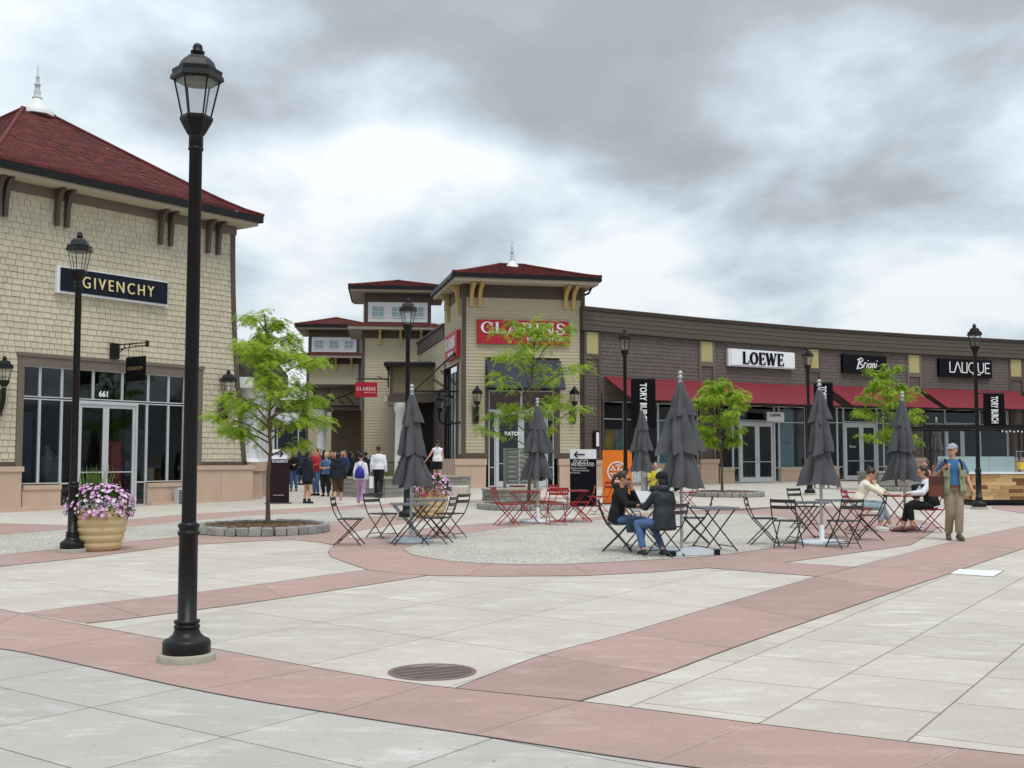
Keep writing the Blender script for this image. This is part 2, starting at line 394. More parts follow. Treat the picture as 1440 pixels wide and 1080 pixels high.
def area(p): return sum(p[i][0] * p[(i + 1) % len(p)][1] - p[(i + 1) % len(p)][0] * p[i][1] for i in range(len(p))) / 2
def ccw(p): return p if area(p) > 0 else p[::-1]
def clip_convex(poly, conv):
    conv = ccw(conv); p = poly
    for i in range(len(conv)):
        a = conv[i]; b = conv[(i + 1) % len(conv)]; nx, ny = b[1] - a[1], -(b[0] - a[0])
        p = clip_half(p, nx, ny, nx * a[0] + ny * a[1])
        if len(p) < 3: return []
    return p

# ------------------------------------------------------------------ ground
def P2(px, py): g = G(px, py); return (g.x, g.y)
def flat_prism(mb, poly, h0, h1):
    poly = ccw(poly)
    mb.prism(poly, [gz(p[1]) + h0 for p in poly], [gz(p[1]) + h1 for p in poly])
ground = MB().add([(-400, -60, gz(-60) - .03), (400, -60, gz(-60) - .03), (400, 600, gz(600) - .03), (-400, 600, gz(600) - .03)], [(0, 1, 2, 3)]).build('ground', EARTH)
structure(ground)
plaza = MB(); flat_prism(plaza, [(-60, -2), (60, -2), (60, 110), (-60, 110)], -.026, -.018)
plaza = structure(plaza.build('plaza_paving', JOINT))
def slab_field(poly, org, e1, e2, brick=False, gap=.006, m=CON, name='concrete_slab', offs=.5):
    poly = [tuple(p) for p in poly]
    det = e1[0] * e2[1] - e1[1] * e2[0]
    ab = [(((p[0] - org[0]) * e2[1] - (p[1] - org[1]) * e2[0]) / det, (e1[0] * (p[1] - org[1]) - e1[1] * (p[0] - org[0])) / det) for p in poly]
    i0, i1 = int(min(a for a, b in ab)) - 2, int(max(a for a, b in ab)) + 2
    j0, j1 = int(min(b for a, b in ab)) - 2, int(max(b for a, b in ab)) + 2
    l1 = math.hypot(*e1); l2 = math.hypot(*e2); g1 = gap / l1; g2 = gap / l2
    for j in range(j0, j1):
        for i in range(i0, i1):
            o = offs * (j % 2) if brick else 0
            c = [(org[0] + e1[0] * a + e2[0] * b, org[1] + e1[1] * a + e2[1] * b) for a, b in ((i + o + g1, j + g2), (i + 1 + o - g1, j + g2), (i + 1 + o - g1, j + 1 - g2), (i + o + g1, j + 1 - g2))]
            q = clip_convex(poly, c)
            if len(q) < 3 or abs(area(q)) < .02: continue
            mb = MB(); flat_prism(mb, q, -.016, 0); mb.build(name, m, plaza)
f2 = (.905, 1.38); f1 = (1.09, -.885)
A0 = P2(600, 897)
# area beyond the diagonal band, between the two thin bands, and far plaza: cells share the joint directions
front_mid = [(183, 925), (395, 955), (640, 995), (830, 1012), (1061, 1035), (1360, 1072), (1640, 1110)]
diag_mid = [(720, 985), (850, 935), (1000, 885), (1150, 835), (1265, 808), (1360, 778), (1440, 755), (1640, 712)]
fm = [P2(-260, 850), P2(-60, 872), P2(60, 893)] + [P2(*p) for p in front_mid]
dm = [P2(*p) for p in diag_mid]
regA = [P2(-60, 872), P2(60, 893)] + [P2(*p) for p in front_mid[:3]] + [P2(700, 1000)] + dm[0:1] + dm[1:] + [P2(1500, 700), P2(760, 699), P2(-260, 760), P2(-400, 850)]
slab_field(regA, A0, f1, f2)
regB = dm + [(16, 24), (13, 9), P2(1640, 1110), P2(1360, 1072), P2(1061, 1035), P2(830, 1012), P2(720, 1000)]
slab_field(regB, P2(1131, 982), (f2[0] * .62, f2[1] * .62), (.765, -.43), brick=True, offs=.35)
regC = [P2(-400, 850)] + fm[1:] + [(5, 3.2), (-7, 3.2), (-10, 7)]
slab_field(regC, P2(128, 995), (1.06, -.76), (.52, .735), m=CONC)
regE = [P2(-260, 760), P2(760, 699), P2(1500, 700), (40, 40), (40, 56), (-30, 60), (-28, 26)]
slab_field(regE, A0, (f1[0] * 2.6, f1[1] * 2.6), (f2[0] * 2.6, f2[1] * 2.6), gap=.01)
filler = MB()
def fstrip(pts, w=.012, h=.0055):
    for a, b in zip(pts[:-1], pts[1:]):
        dx, dy = b[0] - a[0], b[1] - a[1]; l = math.hypot(dx, dy)
        if l < 1e-4: continue
        nx, ny = -dy / l * w / 2, dx / l * w / 2
        flat_prism(filler, [(a[0] + nx, a[1] + ny), (a[0] - nx, a[1] - ny), (b[0] - nx, b[1] - ny), (b[0] + nx, b[1] + ny)], h - .003, h)
def band(pairs, n=6, m=PINK, h=.004, gap=.007):
    up = [P2(*p[0]) for p in pairs]; lo = [P2(*p[1]) for p in pairs]
    us = spline(up, n); ls = spline(lo, n)
    for k in range(len(pairs) - 1):
        uu = us[k * n:(k + 1) * n + 1]; ll = ls[k * n:(k + 1) * n + 1]
        def mv(a, b, d):
            l = math.hypot(b[0] - a[0], b[1] - a[1]); return (a[0] + (b[0] - a[0]) * d / l, a[1] + (b[1] - a[1]) * d / l)
        uu = [mv(uu[0], uu[1], gap)] + uu[1:-1] + [mv(uu[-1], uu[-2], gap)]
        ll = [mv(ll[0], ll[1], gap)] + ll[1:-1] + [mv(ll[-1], ll[-2], gap)]
        mb = MB()
        flat_prism(mb, uu + ll[::-1], -.012, h); mb.build('pink_slab', m, plaza)
    fstrip(us); fstrip(ls)
band([((-60, 845), (-220, 868)), ((30, 863), (-60, 905)), ((183, 891), (33, 918)), ((447, 940), (277, 971)), ((600, 964), (470, 1004)), ((817, 987), (667, 1034)), ((1061, 1018), (924, 1073)), ((1350, 1053), (1230, 1112)), ((1560, 1076), (1480, 1150))])
band([((640, 968.5), (817, 986)), ((763, 922), (930, 949)), ((880, 891), (1029, 912)), ((1020, 849), (1140, 873)), ((1149, 811), (1265, 830)), ((1209, 796), (1335, 807)), ((1331, 764), (1440, 772)), ((1440, 740), (1530, 748)), ((1560, 714), (1640, 722))], h=.0048)
band([((35, 862.5), (122, 877)), ((140, 849), (200, 868)), ((247, 836.7), (277, 858)), ((365, 822), (400, 841)), ((515, 801.5), (600, 810))], h=.0052)
def region(pts, m, h, name, split=(), gap=.007, bot=-.012, edge=True):
    poly = [P2(*p) for p in pts]; pieces = [poly]
    for a, b in split:
        a = P2(*a); b = P2(*b); nx, ny = b[1] - a[1], -(b[0] - a[0]); l = math.hypot(nx, ny); nx /= l; ny /= l; d = nx * a[0] + ny * a[1]
        new = []
        for q in pieces:
            for s in (1, -1):
                r = clip_half(q, s * nx, s * ny, s * d - gap)
                if len(r) > 2 and abs(area(r)) > .05: new.append(r)
        pieces = new
    for q in pieces:
        q = ccw(q)
        me = bpy.data.meshes.new(name); bm = bmesh.new()
        top = [bm.verts.new((p[0], p[1], gz(p[1]) + h)) for p in q]; bo = [bm.verts.new((p[0], p[1], gz(p[1]) + bot)) for p in q]
        f = bm.faces.new(top)
        for i in range(len(q)): bm.faces.new((bo[i], bo[(i + 1) % len(q)], top[(i + 1) % len(q)], top[i]))
        bmesh.ops.triangulate(bm, faces=[f]); bm.to_mesh(me); bm.free()
        link(name, me, m, plaza)
    if edge: fstrip(poly + poly[:1], .008, h + .001)
ring = [(-100, 811), (0, 797), (125, 784), (250, 767.5), (360, 761), (410, 759), (450, 763), (470, 767), (461, 776), (465, 783), (477, 788), (515, 801), (560, 807), (607, 810), (700, 811), (823, 810), (920, 805), (994, 799), (1149, 811), (1205, 797.5), (1102, 791.5), (1200, 778), (1280, 767), (1306, 752), (1320, 742), (1300, 733), (1240, 722), (1180, 713), (1130, 711), (1040, 719), (975, 718), (900, 722), (838, 727), (760, 732), (700, 736), (622, 741), (590, 744), (600, 727), (555, 724), (460, 736), (290, 752), (177, 763), (0, 781), (-100, 792)]
region(ring, PINK, .0060, 'pink_slab', split=[((657, 809), (680, 797)), ((828, 809), (800, 792)), ((1000, 800), (960, 770)), ((120, 790), (100, 765)), ((300, 768), (280, 748))])
region([(488, 757), (500, 748), (560, 738), (622, 731), (622, 740), (560, 750), (520, 758)], CON, .009, 'concrete_slab')
region([(567, 772), (572, 777), (580, 780.5), (600, 785), (635, 790), (673, 793), (740, 794.5), (800, 794), (860, 791), (920, 788), (980, 784), (1040, 778), (1088, 771), (1120, 760), (1131, 746), (1122, 733), (1090, 726), (1040, 723), (975, 724), (900, 728), (838, 732), (760, 738), (712, 743), (651, 752), (600, 761)], AGG, .010, 'aggregate_panel')
region([(-100, 765), (0, 753), (92, 745), (175, 742), (277, 732), (360, 725), (500, 717), (557, 713), (640, 708), (640, 716), (555, 724), (460, 736), (290, 752), (177, 763), (0, 781), (-100, 792)], AGG, .008, 'aggregate_panel')
region([(-100, 745), (0, 736), (92, 739), (177, 731), (256, 724), (360, 718), (500, 711), (640, 704), (760, 700), (900, 697.5), (900, 699), (760, 703), (640, 708), (557, 713), (500, 717), (360, 725), (277, 732), (175, 742), (92, 745), (0, 753), (-100, 765)], PINK, .006, 'pink_slab', split=[((100, 750), (95, 735)), ((330, 730), (320, 715))])
region([(1395, 715), (1440, 722), (1500, 727), (1500, 718), (1440, 712), (1400, 710)], PINK, .006, 'pink_slab')
region([(1335, 807), (1349, 800.5), (1412, 803), (1397, 811.5)], concrete('white_patch', rgb(225, 225, 222), rgb(205, 205, 202), rgb(238, 238, 236)), .006, 'patch_slab')
filler.build('joint_filler', JOINT, plaza, 'stuff')

# storm drain grate
g = G(608, 945)
mh = thing('manhole_cover', 'round slotted brown iron drain cover set in the front concrete slab', 'drain cover', (g.x, g.y, g.z), R(30))
IRON = mat('rusty_iron', rgb(126, 106, 102), .7, var=.15, scale=20, bump=.3)
mb = MB(); mb.lathe([(.335, -.01), (.335, .006), (.30, .006), (.30, .002)], 40, cap=False); mb.build('rim', IRON, mh)
mb = MB(); mb.lathe([(0, .0022), (.30, .0022)], 40, cap=False, smooth=False); mb.build('plate', mat('iron_dark', rgb(62, 52, 54), .8), mh)
for i in range(5):
    y = -.22 + i * .11; hw = math.sqrt(.30 ** 2 - y * y)
    mb = MB(); mb.box(-hw, hw, y - .012, y + .012, 0, .006); mb.build('bar', IRON, mh)
mb = MB()
for i in range(40):
    x = -.29 + i * .0149; hw = math.sqrt(max(.295 ** 2 - x * x, 0)); mb.box(x - .003, x + .003, -hw, hw, 0, .0045)
mb.build('grate_ribs', IRON, mh, 'stuff')

# ------------------------------------------------------------------ facade helper
class Wall:
    """a vertical facade plane: local x along it, local y into the building, z up from the ground at its left foot"""
    def __init__(s, p, ang, root=None):
        s.p = Vector((p[0], p[1], gz(p[1]))); s.a = ang; s.u = Vector((math.cos(ang), math.sin(ang), 0)); s.n = Vector((-math.sin(ang), math.cos(ang), 0)); s.root = root
    def uv(s, px, py, out=0.0):
        d = ray(px, py); o = s.p - s.n * out
        t = (o - Vector((0, 0, CAM_H))).dot(s.n) / d.dot(s.n)
        w = Vector((0, 0, CAM_H)) + d * t - s.p
        return (w.dot(s.u), w.z)
    def thing(s, name, label, cat, u=0, z=0, y=0, group=None):
        return thing(name, label, cat, s.p + s.u * u + s.n * y + Vector((0, 0, z)), s.a, group)
def free(a, b, z0, z1, openings):
    iv = [(a, b)]
    for (o0, o1, p0, p1) in openings:
        if p1 <= z0 + .02 or p0 >= z1 - .02: continue
        nv = []
        for x, y in iv:
            if o1 <= x or o0 >= y: nv.append((x, y)); continue
            if o0 > x: nv.append((x, o0))
            if o1 < y: nv.append((o1, y))
        iv = nv
    return [i for i in iv if i[1] - i[0] > .03]
def lap_siding(parent, m, a, b, z0, z1, openings=(), h=.14, y=0, name='lap_siding'):
    mb = MB(); n = max(1, round((z1 - z0) / h)); h = (z1 - z0) / n
    for r in range(n):
        q0 = z0 + r * h; q1 = q0 + h
        for x0, x1 in free(a, b, q0, q1, openings):
            cuts = [x0]
            while x1 - cuts[-1] > 4.5: cuts.append(cuts[-1] + random.uniform(2.4, 3.8))
            cuts.append(x1)
            for c0, c1 in zip(cuts[:-1], cuts[1:]):
                mb.add([(c0, y - .024, q0), (c1 - .004, y - .024, q0), (c1 - .004, y - .006, q1), (c0, y - .006, q1), (c0, y, q0), (c1 - .004, y, q0), (c1 - .004, y, q1), (c0, y, q1)],
                       [(0, 1, 2, 3), (7, 6, 5, 4), (0, 4, 5, 1), (1, 5, 6, 2), (2, 6, 7, 3), (3, 7, 4, 0)])
    return mb.build(name, m, parent, 'stuff')
def unit_shingle(h):
    return MB().add([(0, -.026, 0), (1, -.026, 0), (1, -.008, h), (0, -.008, h), (0, 0, 0), (1, 0, 0), (1, 0, h), (0, 0, h)],
                    [(0, 1, 2, 3), (7, 6, 5, 4), (0, 4, 5, 1), (1, 5, 6, 2), (2, 6, 7, 3), (3, 7, 4, 0)])
def shingles(parent, m, a, b, z0, z1, openings=(), h=.17, wr=(.14, .30), single=0, key=None, edge=None, y=0):
    cells = []; n = max(1, round((z1 - z0) / h)); h = (z1 - z0) / n
    for r in range(n):
        q0 = z0 + r * h; bb = b if edge is None else edge(q0 + h / 2)
        for x0, x1 in free(a, bb, q0, q0 + h, openings):
            x = x0
            while x < x1 - .01:
                w = random.uniform(*wr)
                if x + w > x1 - .07: w = x1 - x
                cells.append((x, q0 + random.uniform(-.006, .006), w)); x += w
    if single:
        cells.sort(key=key); me = unit_shingle(h).mesh('shingle'); me.materials.append(m)
        for x, q, w in cells[:single]:
            o = link('shingle', me, None, parent); o.location = (x + .006, y, q); o.scale = (w - .012, 1, 1)
        cells = cells[single:]
    mb = MB(); U = unit_shingle(h)
    for x, q, w in cells:
        mb.add([(x + .006 + v[0] * (w - .012), v[1] + y, v[2] + q) for v in U.v], U.f)
    if cells: mb.build('shingle_courses', m, parent, 'stuff')
def B(parent, name, m, x0, x1, y0, y1, z0, z1, label=None):
    return MB().box(x0, x1, y0, y1, z0, z1).build(name, m, parent, label=label)
def rect_frame(parent, name, m, x0, x1, z0, z1, w, y0, y1, bottom=True):
    mb = MB(); mb.box(x0, x0 + w, y0, y1, z0, z1); mb.box(x1 - w, x1, y0, y1, z0, z1); mb.box(x0 + w, x1 - w, y0, y1, z1 - w, z1)
    if bottom: mb.box(x0 + w, x1 - w, y0, y1, z0, z0 + w)
    return mb.build(name, m, parent)
def window(parent, x0, x1, z0, z1, y=.06, w=.035, m=None, panes=1, rows=(), name='window', glassm=None):
    m = m or WHITEM
    f = rect_frame(parent, name, m, x0, x1, z0, z1, w, y - .04, y + .04)
    xs = [x0 + w + (x1 - x0 - 2 * w) * i / panes for i in range(panes + 1)]
    zs = [z0 + w] + list(rows) + [z1 - w]
    for i in range(panes):
        for j in range(len(zs) - 1):
            MB().box(xs[i] + .001, xs[i + 1] - .001, y - .004, y + .004, zs[j], zs[j + 1]).build('pane', glassm or GLASS, f)
    mb = MB()
    for x in xs[1:-1]: mb.box(x - .02, x + .02, y - .03, y + .03, zs[0], zs[-1])
    for z in zs[1:-1]: mb.box(xs[0], xs[-1], y - .028, y + .028, z - .02, z + .02)
    if len(mb.v): mb.build('glazing_bar', m, f)
    return f
def door(parent, x0, x1, z0, z1, y=.06, hinge=1, mid=.98, w=.09, label=None):
    mb = MB(); mb.box(x0, x0 + w, y - .025, y + .025, z0, z1); mb.box(x1 - w, x1, y - .025, y + .025, z0, z1)
    mb.box(x0 + w, x1 - w, y - .025, y + .025, z1 - w, z1); mb.box(x0 + w, x1 - w, y - .025, y + .025, z0, z0 + .24); mb.box(x0 + w, x1 - w, y - .022, y + .022, z0 + mid - .015, z0 + mid + .015)
    d = mb.build('door', WHITEM, parent, label=label)
    MB().box(x0 + w, x1 - w, y - .004, y + .004, z0 + .24, z1 - w).build('pane', GLASS, d)
    hx = x1 - w * .5 if hinge > 0 else x0 + w * .5; s = -1 if hinge > 0 else 1
    mb = MB(); mb.path([(hx, y - .02, z0 + .9), (hx, y - .09, z0 + .92), (hx, y - .09, z0 + 1.18), (hx, y - .02, z0 + 1.2)], .013, 6); mb.build('handle', WHITEM, d)
    return d
def room(parent, x0, x1, z0, z1, depth=4, y=.12, seed=0, stock=True):
    mb = MB()
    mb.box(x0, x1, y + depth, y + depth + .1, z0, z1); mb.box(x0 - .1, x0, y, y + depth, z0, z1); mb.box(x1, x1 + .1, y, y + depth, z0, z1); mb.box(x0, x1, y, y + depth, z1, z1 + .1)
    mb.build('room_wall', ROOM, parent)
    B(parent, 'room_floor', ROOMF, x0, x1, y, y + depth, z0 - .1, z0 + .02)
    if not stock: return
    rnd = random.Random(seed)
    cols = [rgb(150, 120, 90), rgb(120, 40, 34), rgb(60, 60, 70), rgb(170, 165, 150), rgb(90, 70, 55)]
    for i in range(int((x1 - x0) / .9)):
        x = x0 + .3 + i * .9 + rnd.uniform(-.1, .2); yy = y + rnd.uniform(.6, depth - .8); hh = rnd.uniform(.7, 1.3)
        mb = MB(); mb.box(x, x + .55, yy, yy + .4, z0 + .02, z0 + hh)
        mb.box(x + .05, x + .5, yy + .02, yy + .36, z0 + hh + .02, z0 + hh + .05); mb.box(x + .1, x + .28, yy + .1, yy + .2, z0 + hh + .05, z0 + hh + .3); mb.box(x + .32, x + .45, yy + .1, yy + .2, z0 + hh + .05, z0 + hh + .2)
        k = rnd.randrange(len(cols)); mb.build('display_stand', mat('stock%d' % k, cols[k], .7), parent)

# ------------------------------------------------------------------ lettering built from strokes
def seg(mb, a, b, w, d=.03):
    a = Vector((a[0], 0, a[1])); b = Vector((b[0], 0, b[1])); t = (b - a); l = t.length; t.normalize(); n = Vector((-t.z, 0, t.x)) * w / 2
    mb.add([a + n, b + n, b - n, a - n, a + n - Vector((0, d, 0)), b + n - Vector((0, d, 0)), b - n - Vector((0, d, 0)), a - n - Vector((0, d, 0))],
           [(0, 1, 2, 3), (7, 6, 5, 4), (0, 4, 5, 1), (1, 5, 6, 2), (2, 6, 7, 3), (3, 7, 4, 0)])
def arcs(mb, cx, cz, rx, rz, a0, a1, wv, wh, d=.03, n=16):
    vs_ = []; 
    for i in range(n + 1):
        a = R(a0 + (a1 - a0) * i / n); c, s = math.cos(a), math.sin(a)
        w = wh + (wv - wh) * abs(c)
        o = (cx + rx * c, cz + rz * s); q = (cx + (rx - w) * c, cz + (rz - w) * s)
        vs_ += [(o[0], 0, o[1]), (q[0], 0, q[1]), (o[0], -d, o[1]), (q[0], -d, q[1])]
    fs = []
    for i in range(n):
        k = i * 4; j = k + 4
        fs += [(k + 2, k + 3, j + 3, j + 2), (k, j, j + 1, k + 1), (k, k + 2, j + 2, j), (k + 1, j + 1, j + 3, k + 3)]
    fs += [(0, 1, 3, 2), (n * 4, n * 4 + 2, n * 4 + 3, n * 4 + 1)]
    mb.add(vs_, fs)
def serif_word(word, m, parent, x, z, h, total, thick=.17, thin=.055, d=.04, y=-.02, serif=True):
    """a row of roman capitals, height h, total width"""
    W_ = {'C': .88, 'L': .70, 'A': .95, 'R': .86, 'I': .36, 'N': .92, 'S': .66, 'O': .95, 'E': .70, 'W': 1.25}
    gap = .09; tot = sum(W_[c] for c in word) + gap * (len(word) - 1); k = total / tot; cx = x - total / 2
    for c in word:
        mb = MB(); w = W_[c]; T, t = thick, thin
        def sg(a, b, ww): seg(mb, a, b, ww, d)
        def sf(xc, zc, l=.26):
            if serif: sg((xc - l / 2, zc), (xc + l / 2, zc), t)
        if c == 'C':
            arcs(mb, w * .52, .5, w * .5, .52, 45, 315, T, t * 1.1, d); sg((w * .9, .66), (w * .9, .95), t); sg((w * .93, .08), (w * .93, .3), t)
        elif c == 'L': sg((.16, 0), (.16, 1), T); sf(.16, .975); sg((.02, .03), (w, .03), t * 1.2); sg((w - .02, 0), (w - .02, .28), t)
        elif c == 'A': sg((.12, 0), (w * .5, 1), t * 1.2); sg((w * .47, 1), (w - .17, 0), T); sg((.25, .34), (w - .28, .34), t); sf(.12, .025, .24); sf(w - .15, .025, .3)
        elif c == 'R': sg((.16, 0), (.16, 1), T); sf(.16, .025); arcs(mb, .36, .74, .36, .26, 90, -90, T, t, d); sg((.05, .973), (.38, .973), t); sg((.2, .5), (.38, .5), t); sg((.4, .5), (w - .08, .02), T); sf(w - .06, .025, .18)
        elif c == 'I': sg((.18, 0), (.18, 1), T); sf(.18, .025, .32); sf(.18, .975, .32)
        elif c == 'N': sg((.14, 0), (.14, 1), t * 1.2); sg((w - .14, 0), (w - .14, 1), t * 1.2); sg((.14, .98), (w - .16, .02), T); sf(.14, .025, .24); sf(.1, .975, .22); sf(w - .14, .975, .26)
        elif c == 'S':
            arcs(mb, w * .5, .75, w * .42, .27, 30, 200, T * .8, t * 1.1, d); arcs(mb, w * .5, .26, w * .46, .28, 150, 380, T * .8, t * 1.1, d); sg((w * .14, .66), (w * .86, .36), T * .95)
            sg((w * .86, .72), (w * .86, .93), t); sg((w * .1, .08), (w * .1, .3), t)
        elif c == 'O': arcs(mb, w / 2, .5, w * .5, .52, 0, 360, T * 1.1, t * 1.2, d, 26)
        elif c == 'E': sg((.15, 0), (.15, 1), T); sg((.02, .97), (w * .9, .97), t * 1.2); sg((.15, .51), (w * .75, .51), t * 1.2); sg((.02, .03), (w, .03), t * 1.2); sg((w * .9, .99), (w * .9, .78), t); sg((w * .98, .01), (w * .98, .24), t); sg((w * .75, .4), (w * .75, .62), t)
        elif c == 'W': sg((.1, 1), (.36, 0), T); sg((.36, 0), (.6, .98), t * 1.2); sg((.58, 1), (.84, 0), T); sg((.84, 0), (1.12, .98), t * 1.2); sf(.1, .975, .26); sf(.6, .975, .2); sf(1.12, .975, .26)
        mb.v = [(cx + v[0] * k, v[1] + y, z + v[2] * h) for v in mb.v]
        mb.build('letter', m, parent); cx += (w + gap) * k

# ------------------------------------------------------------------ shop tower on the left
GA = math.atan2(.805, .593)
GW = Wall((-13.45, 29.9), GA)
L_ = 8.35                                     # to the right corner
gv = thing('shop_tower', 'cream shingled shop tower with big red hipped roof and glass storefront, at the left', 'building', GW.p, GA)
def gu(px, py): return GW.uv(px, py)
U0 = -.55
o_l, o_r = gu(22, 600)[0], gu(283, 600)[0]
w_l, w_r = gu(31, 600)[0], gu(259, 600)[0]
z_top = gu(22, 496)[1]; z_wt = gu(30, 513)[1]; z_tr = gu(30, 559)[1]; z_sill = gu(32, 681)[1]
z_frz = gu(11, 267)[1]; z_frt = gu(11, 247)[1]; z_eave = z_frt - .10; z_cap = gu(10, 655)[1]; z_cb = z_cap - .16
def redge(z):                                   # the corner leans in and flares near the foot
    t = max(0, min(1, (z - z_cap) / (z_frz - z_cap))); return L_ - .10 - .62 * (1 - (1 - t) ** 1.9)
B(gv, 'backing_wall', CREAMB, U0, o_l, .03, .3, z_cap, z_frz); 
mb = MB(); prof = [(redge(z_cap + (z_frz - z_cap) * i / 12) + .02, z_cap + (z_frz - z_cap) * i / 12) for i in range(13)]
mb.ext([(o_r, z_cap), ] + prof + [(o_r, z_frz)], .03, .3); mb.build('backing_wall', CREAMB, gv)
B(gv, 'backing_wall', CREAMB, o_l, o_r, .03, .3, z_top - .02, z_frz)
shingles(gv, CREAM, U0, L_, z_cap + .02, z_frz, [(o_l, o_r, 0, z_top)], h=.168, wr=(.13, .30), single=300, key=lambda c: abs(c[0] - 1.2) + abs(c[1] - 4.2) * .55, edge=redge)
# corner board that follows the lean, with its gable side
mb = MB(); inner = [(x - .14, z) for x, z in prof]
for (x0, q0), (x1, q1), (x2, q2), (x3, q3) in zip(prof[:-1], prof[1:], inner[1:], inner[:-1]):
    mb.ext([(x3, q3), (x0 + .03, q0), (x1 + .03, q1), (x2, q2)], -.05, .06)
mb.build('corner_board', DTRIM, gv)
# storefront surround
mb = MB(); mb.box(o_l, w_l, -.05, .12, z_cap - .03, z_top); mb.box(w_r, o_r, -.05, .12, z_cap - .03, z_top); mb.box(w_l, w_r, -.05, .12, z_wt, z_top); mb.box(o_l - .04, o_r + .04, -.08, .1, z_top - .07, z_top + .03)
mb.build('window_surround', TAUPE, gv)
B(gv, 'sill_board', DTRIM, U0, o_l, -.05, .06, z_cap - .02, z_cap + .10); B(gv, 'sill_board', DTRIM, o_r, L_ - .05, -.05, .06, z_cap - .02, z_cap + .10)
xs = [w_l] + [gu(p, 560)[0] for p in (57, 88, 111.5, 151, 193.5, 208, 238)] + [w_r]
xt = [w_l] + [gu(p, 540)[0] for p in (57, 88, 132, 173, 209.5, 238)] + [w_r]
for i in range(7): window(gv, xt[i] + .004, xt[i + 1] - .004, z_tr + .03, z_wt, w=.03, name='transom_window')
zs2 = z_sill
for i, (lo) in enumerate((zs2, zs2, .05, None, None, .05, zs2, zs2)):
    if lo is None: continue
    a, b = xs[i] + .004, xs[i + 1] - .004
    window(gv, a, b, lo, z_tr - .004, w=.03, rows=(zs2,) if lo < .1 else ())
door(gv, xs[3] + .03, xs[4] - .004, .04, z_tr - .1, hinge=1); door(gv, xs[4] + .004, xs[5] - .03, .04, z_tr - .1, hinge=-1)
mb = MB(); mb.box(xs[3] - .03, xs[3] + .028, 0, .13, .02, z_tr); mb.box(xs[5] - .028, xs[5] + .03, 0, .13, .02, z_tr); mb.box(xs[3] + .03, xs[5] - .03, 0, .13, z_tr - .095, z_tr); mb.build('door_frame', WHITEM, gv)
text('661', .22, LETW, gv, ((xs[3] + xs[4]) / 2 + .35, -.01 + .04, z_tr + .2), depth=.01, bold=.006)
# stone base
def stone(x0, x1, z0, z1, out, name='stone_panel'):
    n = max(1, round((x1 - x0) / 1.1)); 
    for i in range(n):
        a = x0 + (x1 - x0) * i / n; b = x0 + (x1 - x0) * (i + 1) / n
        B(gv, name, STONE, a + .004, b - .004, -out, .2, z0, z1)
stone(U0, o_l + .12, -.3, z_cb, .16); B(gv, 'stone_cap', STONE, U0, o_l + .16, -.2, .2, z_cb + .004, z_cap - .02)
stone(w_l + .03, xs[2], -.3, z_sill - .16, .04); B(gv, 'stone_cap', STONE, w_l + .05, xs[2], -.07, .2, z_sill - .156, z_sill - .03)
stone(xs[6] + .03, w_r + .05, -.3, z_sill - .16, .04); B(gv, 'stone_cap', STONE, xs[6] + .03, w_r + .05, -.07, .2, z_sill - .156, z_sill - .03)
stone(w_r + .06, L_ + .1, -.3, z_cb, .16); B(gv, 'stone_cap', STONE, w_r + .03, L_ + .15, -.2, .3, z_cb + .004, z_cap - .02)
B(gv, 'stone_plinth', STONE, U0, xs[2] - .01, -.21, .2, -.3, .12); B(gv, 'stone_plinth', STONE, xs[6] + .04, L_ + .14, -.21, .2, -.3, .12)
B(gv, 'threshold', CON, xs[2] - .01, xs[6] + .04, -.05, .14, -.3, .03)
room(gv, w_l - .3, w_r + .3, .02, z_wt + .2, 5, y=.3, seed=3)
B(gv, 'red_display', mat('display_red', rgb(196, 60, 44), .5, var=.3), xs[4] + .15, xs[5] - .12, .5, .55, .3, 1.9)
B(gv, 'shelf_back', mat('display_blue', rgb(84, 104, 132), .5, var=.5, scale=1.2), xs[0] + .05, xs[2] - .1, 1.3, 1.35, .7, 2.7)
B(gv, 'shelf_back', mat('display_grey', rgb(120, 124, 126), .5, var=.5, scale=1.6), xs[6] + .1, xs[7] + .4, 1.5, 1.55, .9, 2.3)
B(gv, 'shopping_bag', mat('bag_tan', rgb(214, 184, 150), .6), xs[6] + .25, xs[6] + .6, .45, .6, z_sill + .05, z_sill + .4)
for x_ in (xs[1] - .3, xs[3] - .45): MB().lathe([(.02, 0), (.16, .02), (.03, .05), (.03, .8), (.15, .95), (.12, 1.15), (.19, 1.4), (.05, 1.5), (.09, 1.62), (.05, 1.75), (0, 1.76)], 12, (x_, .8, .02)).build('mannequin', mat('mannequin', rgb(150, 140, 132), .5, var=.3, scale=4), gv)
# frieze, brackets, eave
OV = .62; D = 9.0
B(gv, 'frieze_board', TAUPE, U0, L_ - .62, -.045, .28, z_frz, z_frt); B(gv, 'frieze_upper', DTRIM, U0, L_ - .6, -.02, .28, z_frt + .003, z_eave)
for px in (-6, 5, 78, 92, 224, 238, 291, 305):
    u = gu(px, 275)[0]; mb = MB(); zt = z_eave - .01
    # curved corbel
    pr = [(0, zt - 1.02), (.12, zt - 1.02), (.13, zt - .8), (.15, zt - .55), (.2, zt - .3), (.28, zt - .12), (.40, zt - .06), (.40, zt), (0, zt)]
    vs_ = [(u - .055, -.05 - p[0], p[1]) for p in pr] + [(u + .055, -.05 - p[0], p[1]) for p in pr]; n = len(pr)
    mb.add(vs_, [tuple(range(n)), tuple(range(n, 2 * n))[::-1]] + [(i, n + i, n + (i + 1) % n, (i + 1) % n) for i in range(n)])
    mb.build('eave_bracket', DTRIM, gv)
ex0, ex1, ey0, ey1 = U0 - .35, L_ - .26, -OV, D + OV
B(gv, 'soffit', SOFFIT, ex0, ex1, ey0, ey1, z_eave, z_eave + .05)
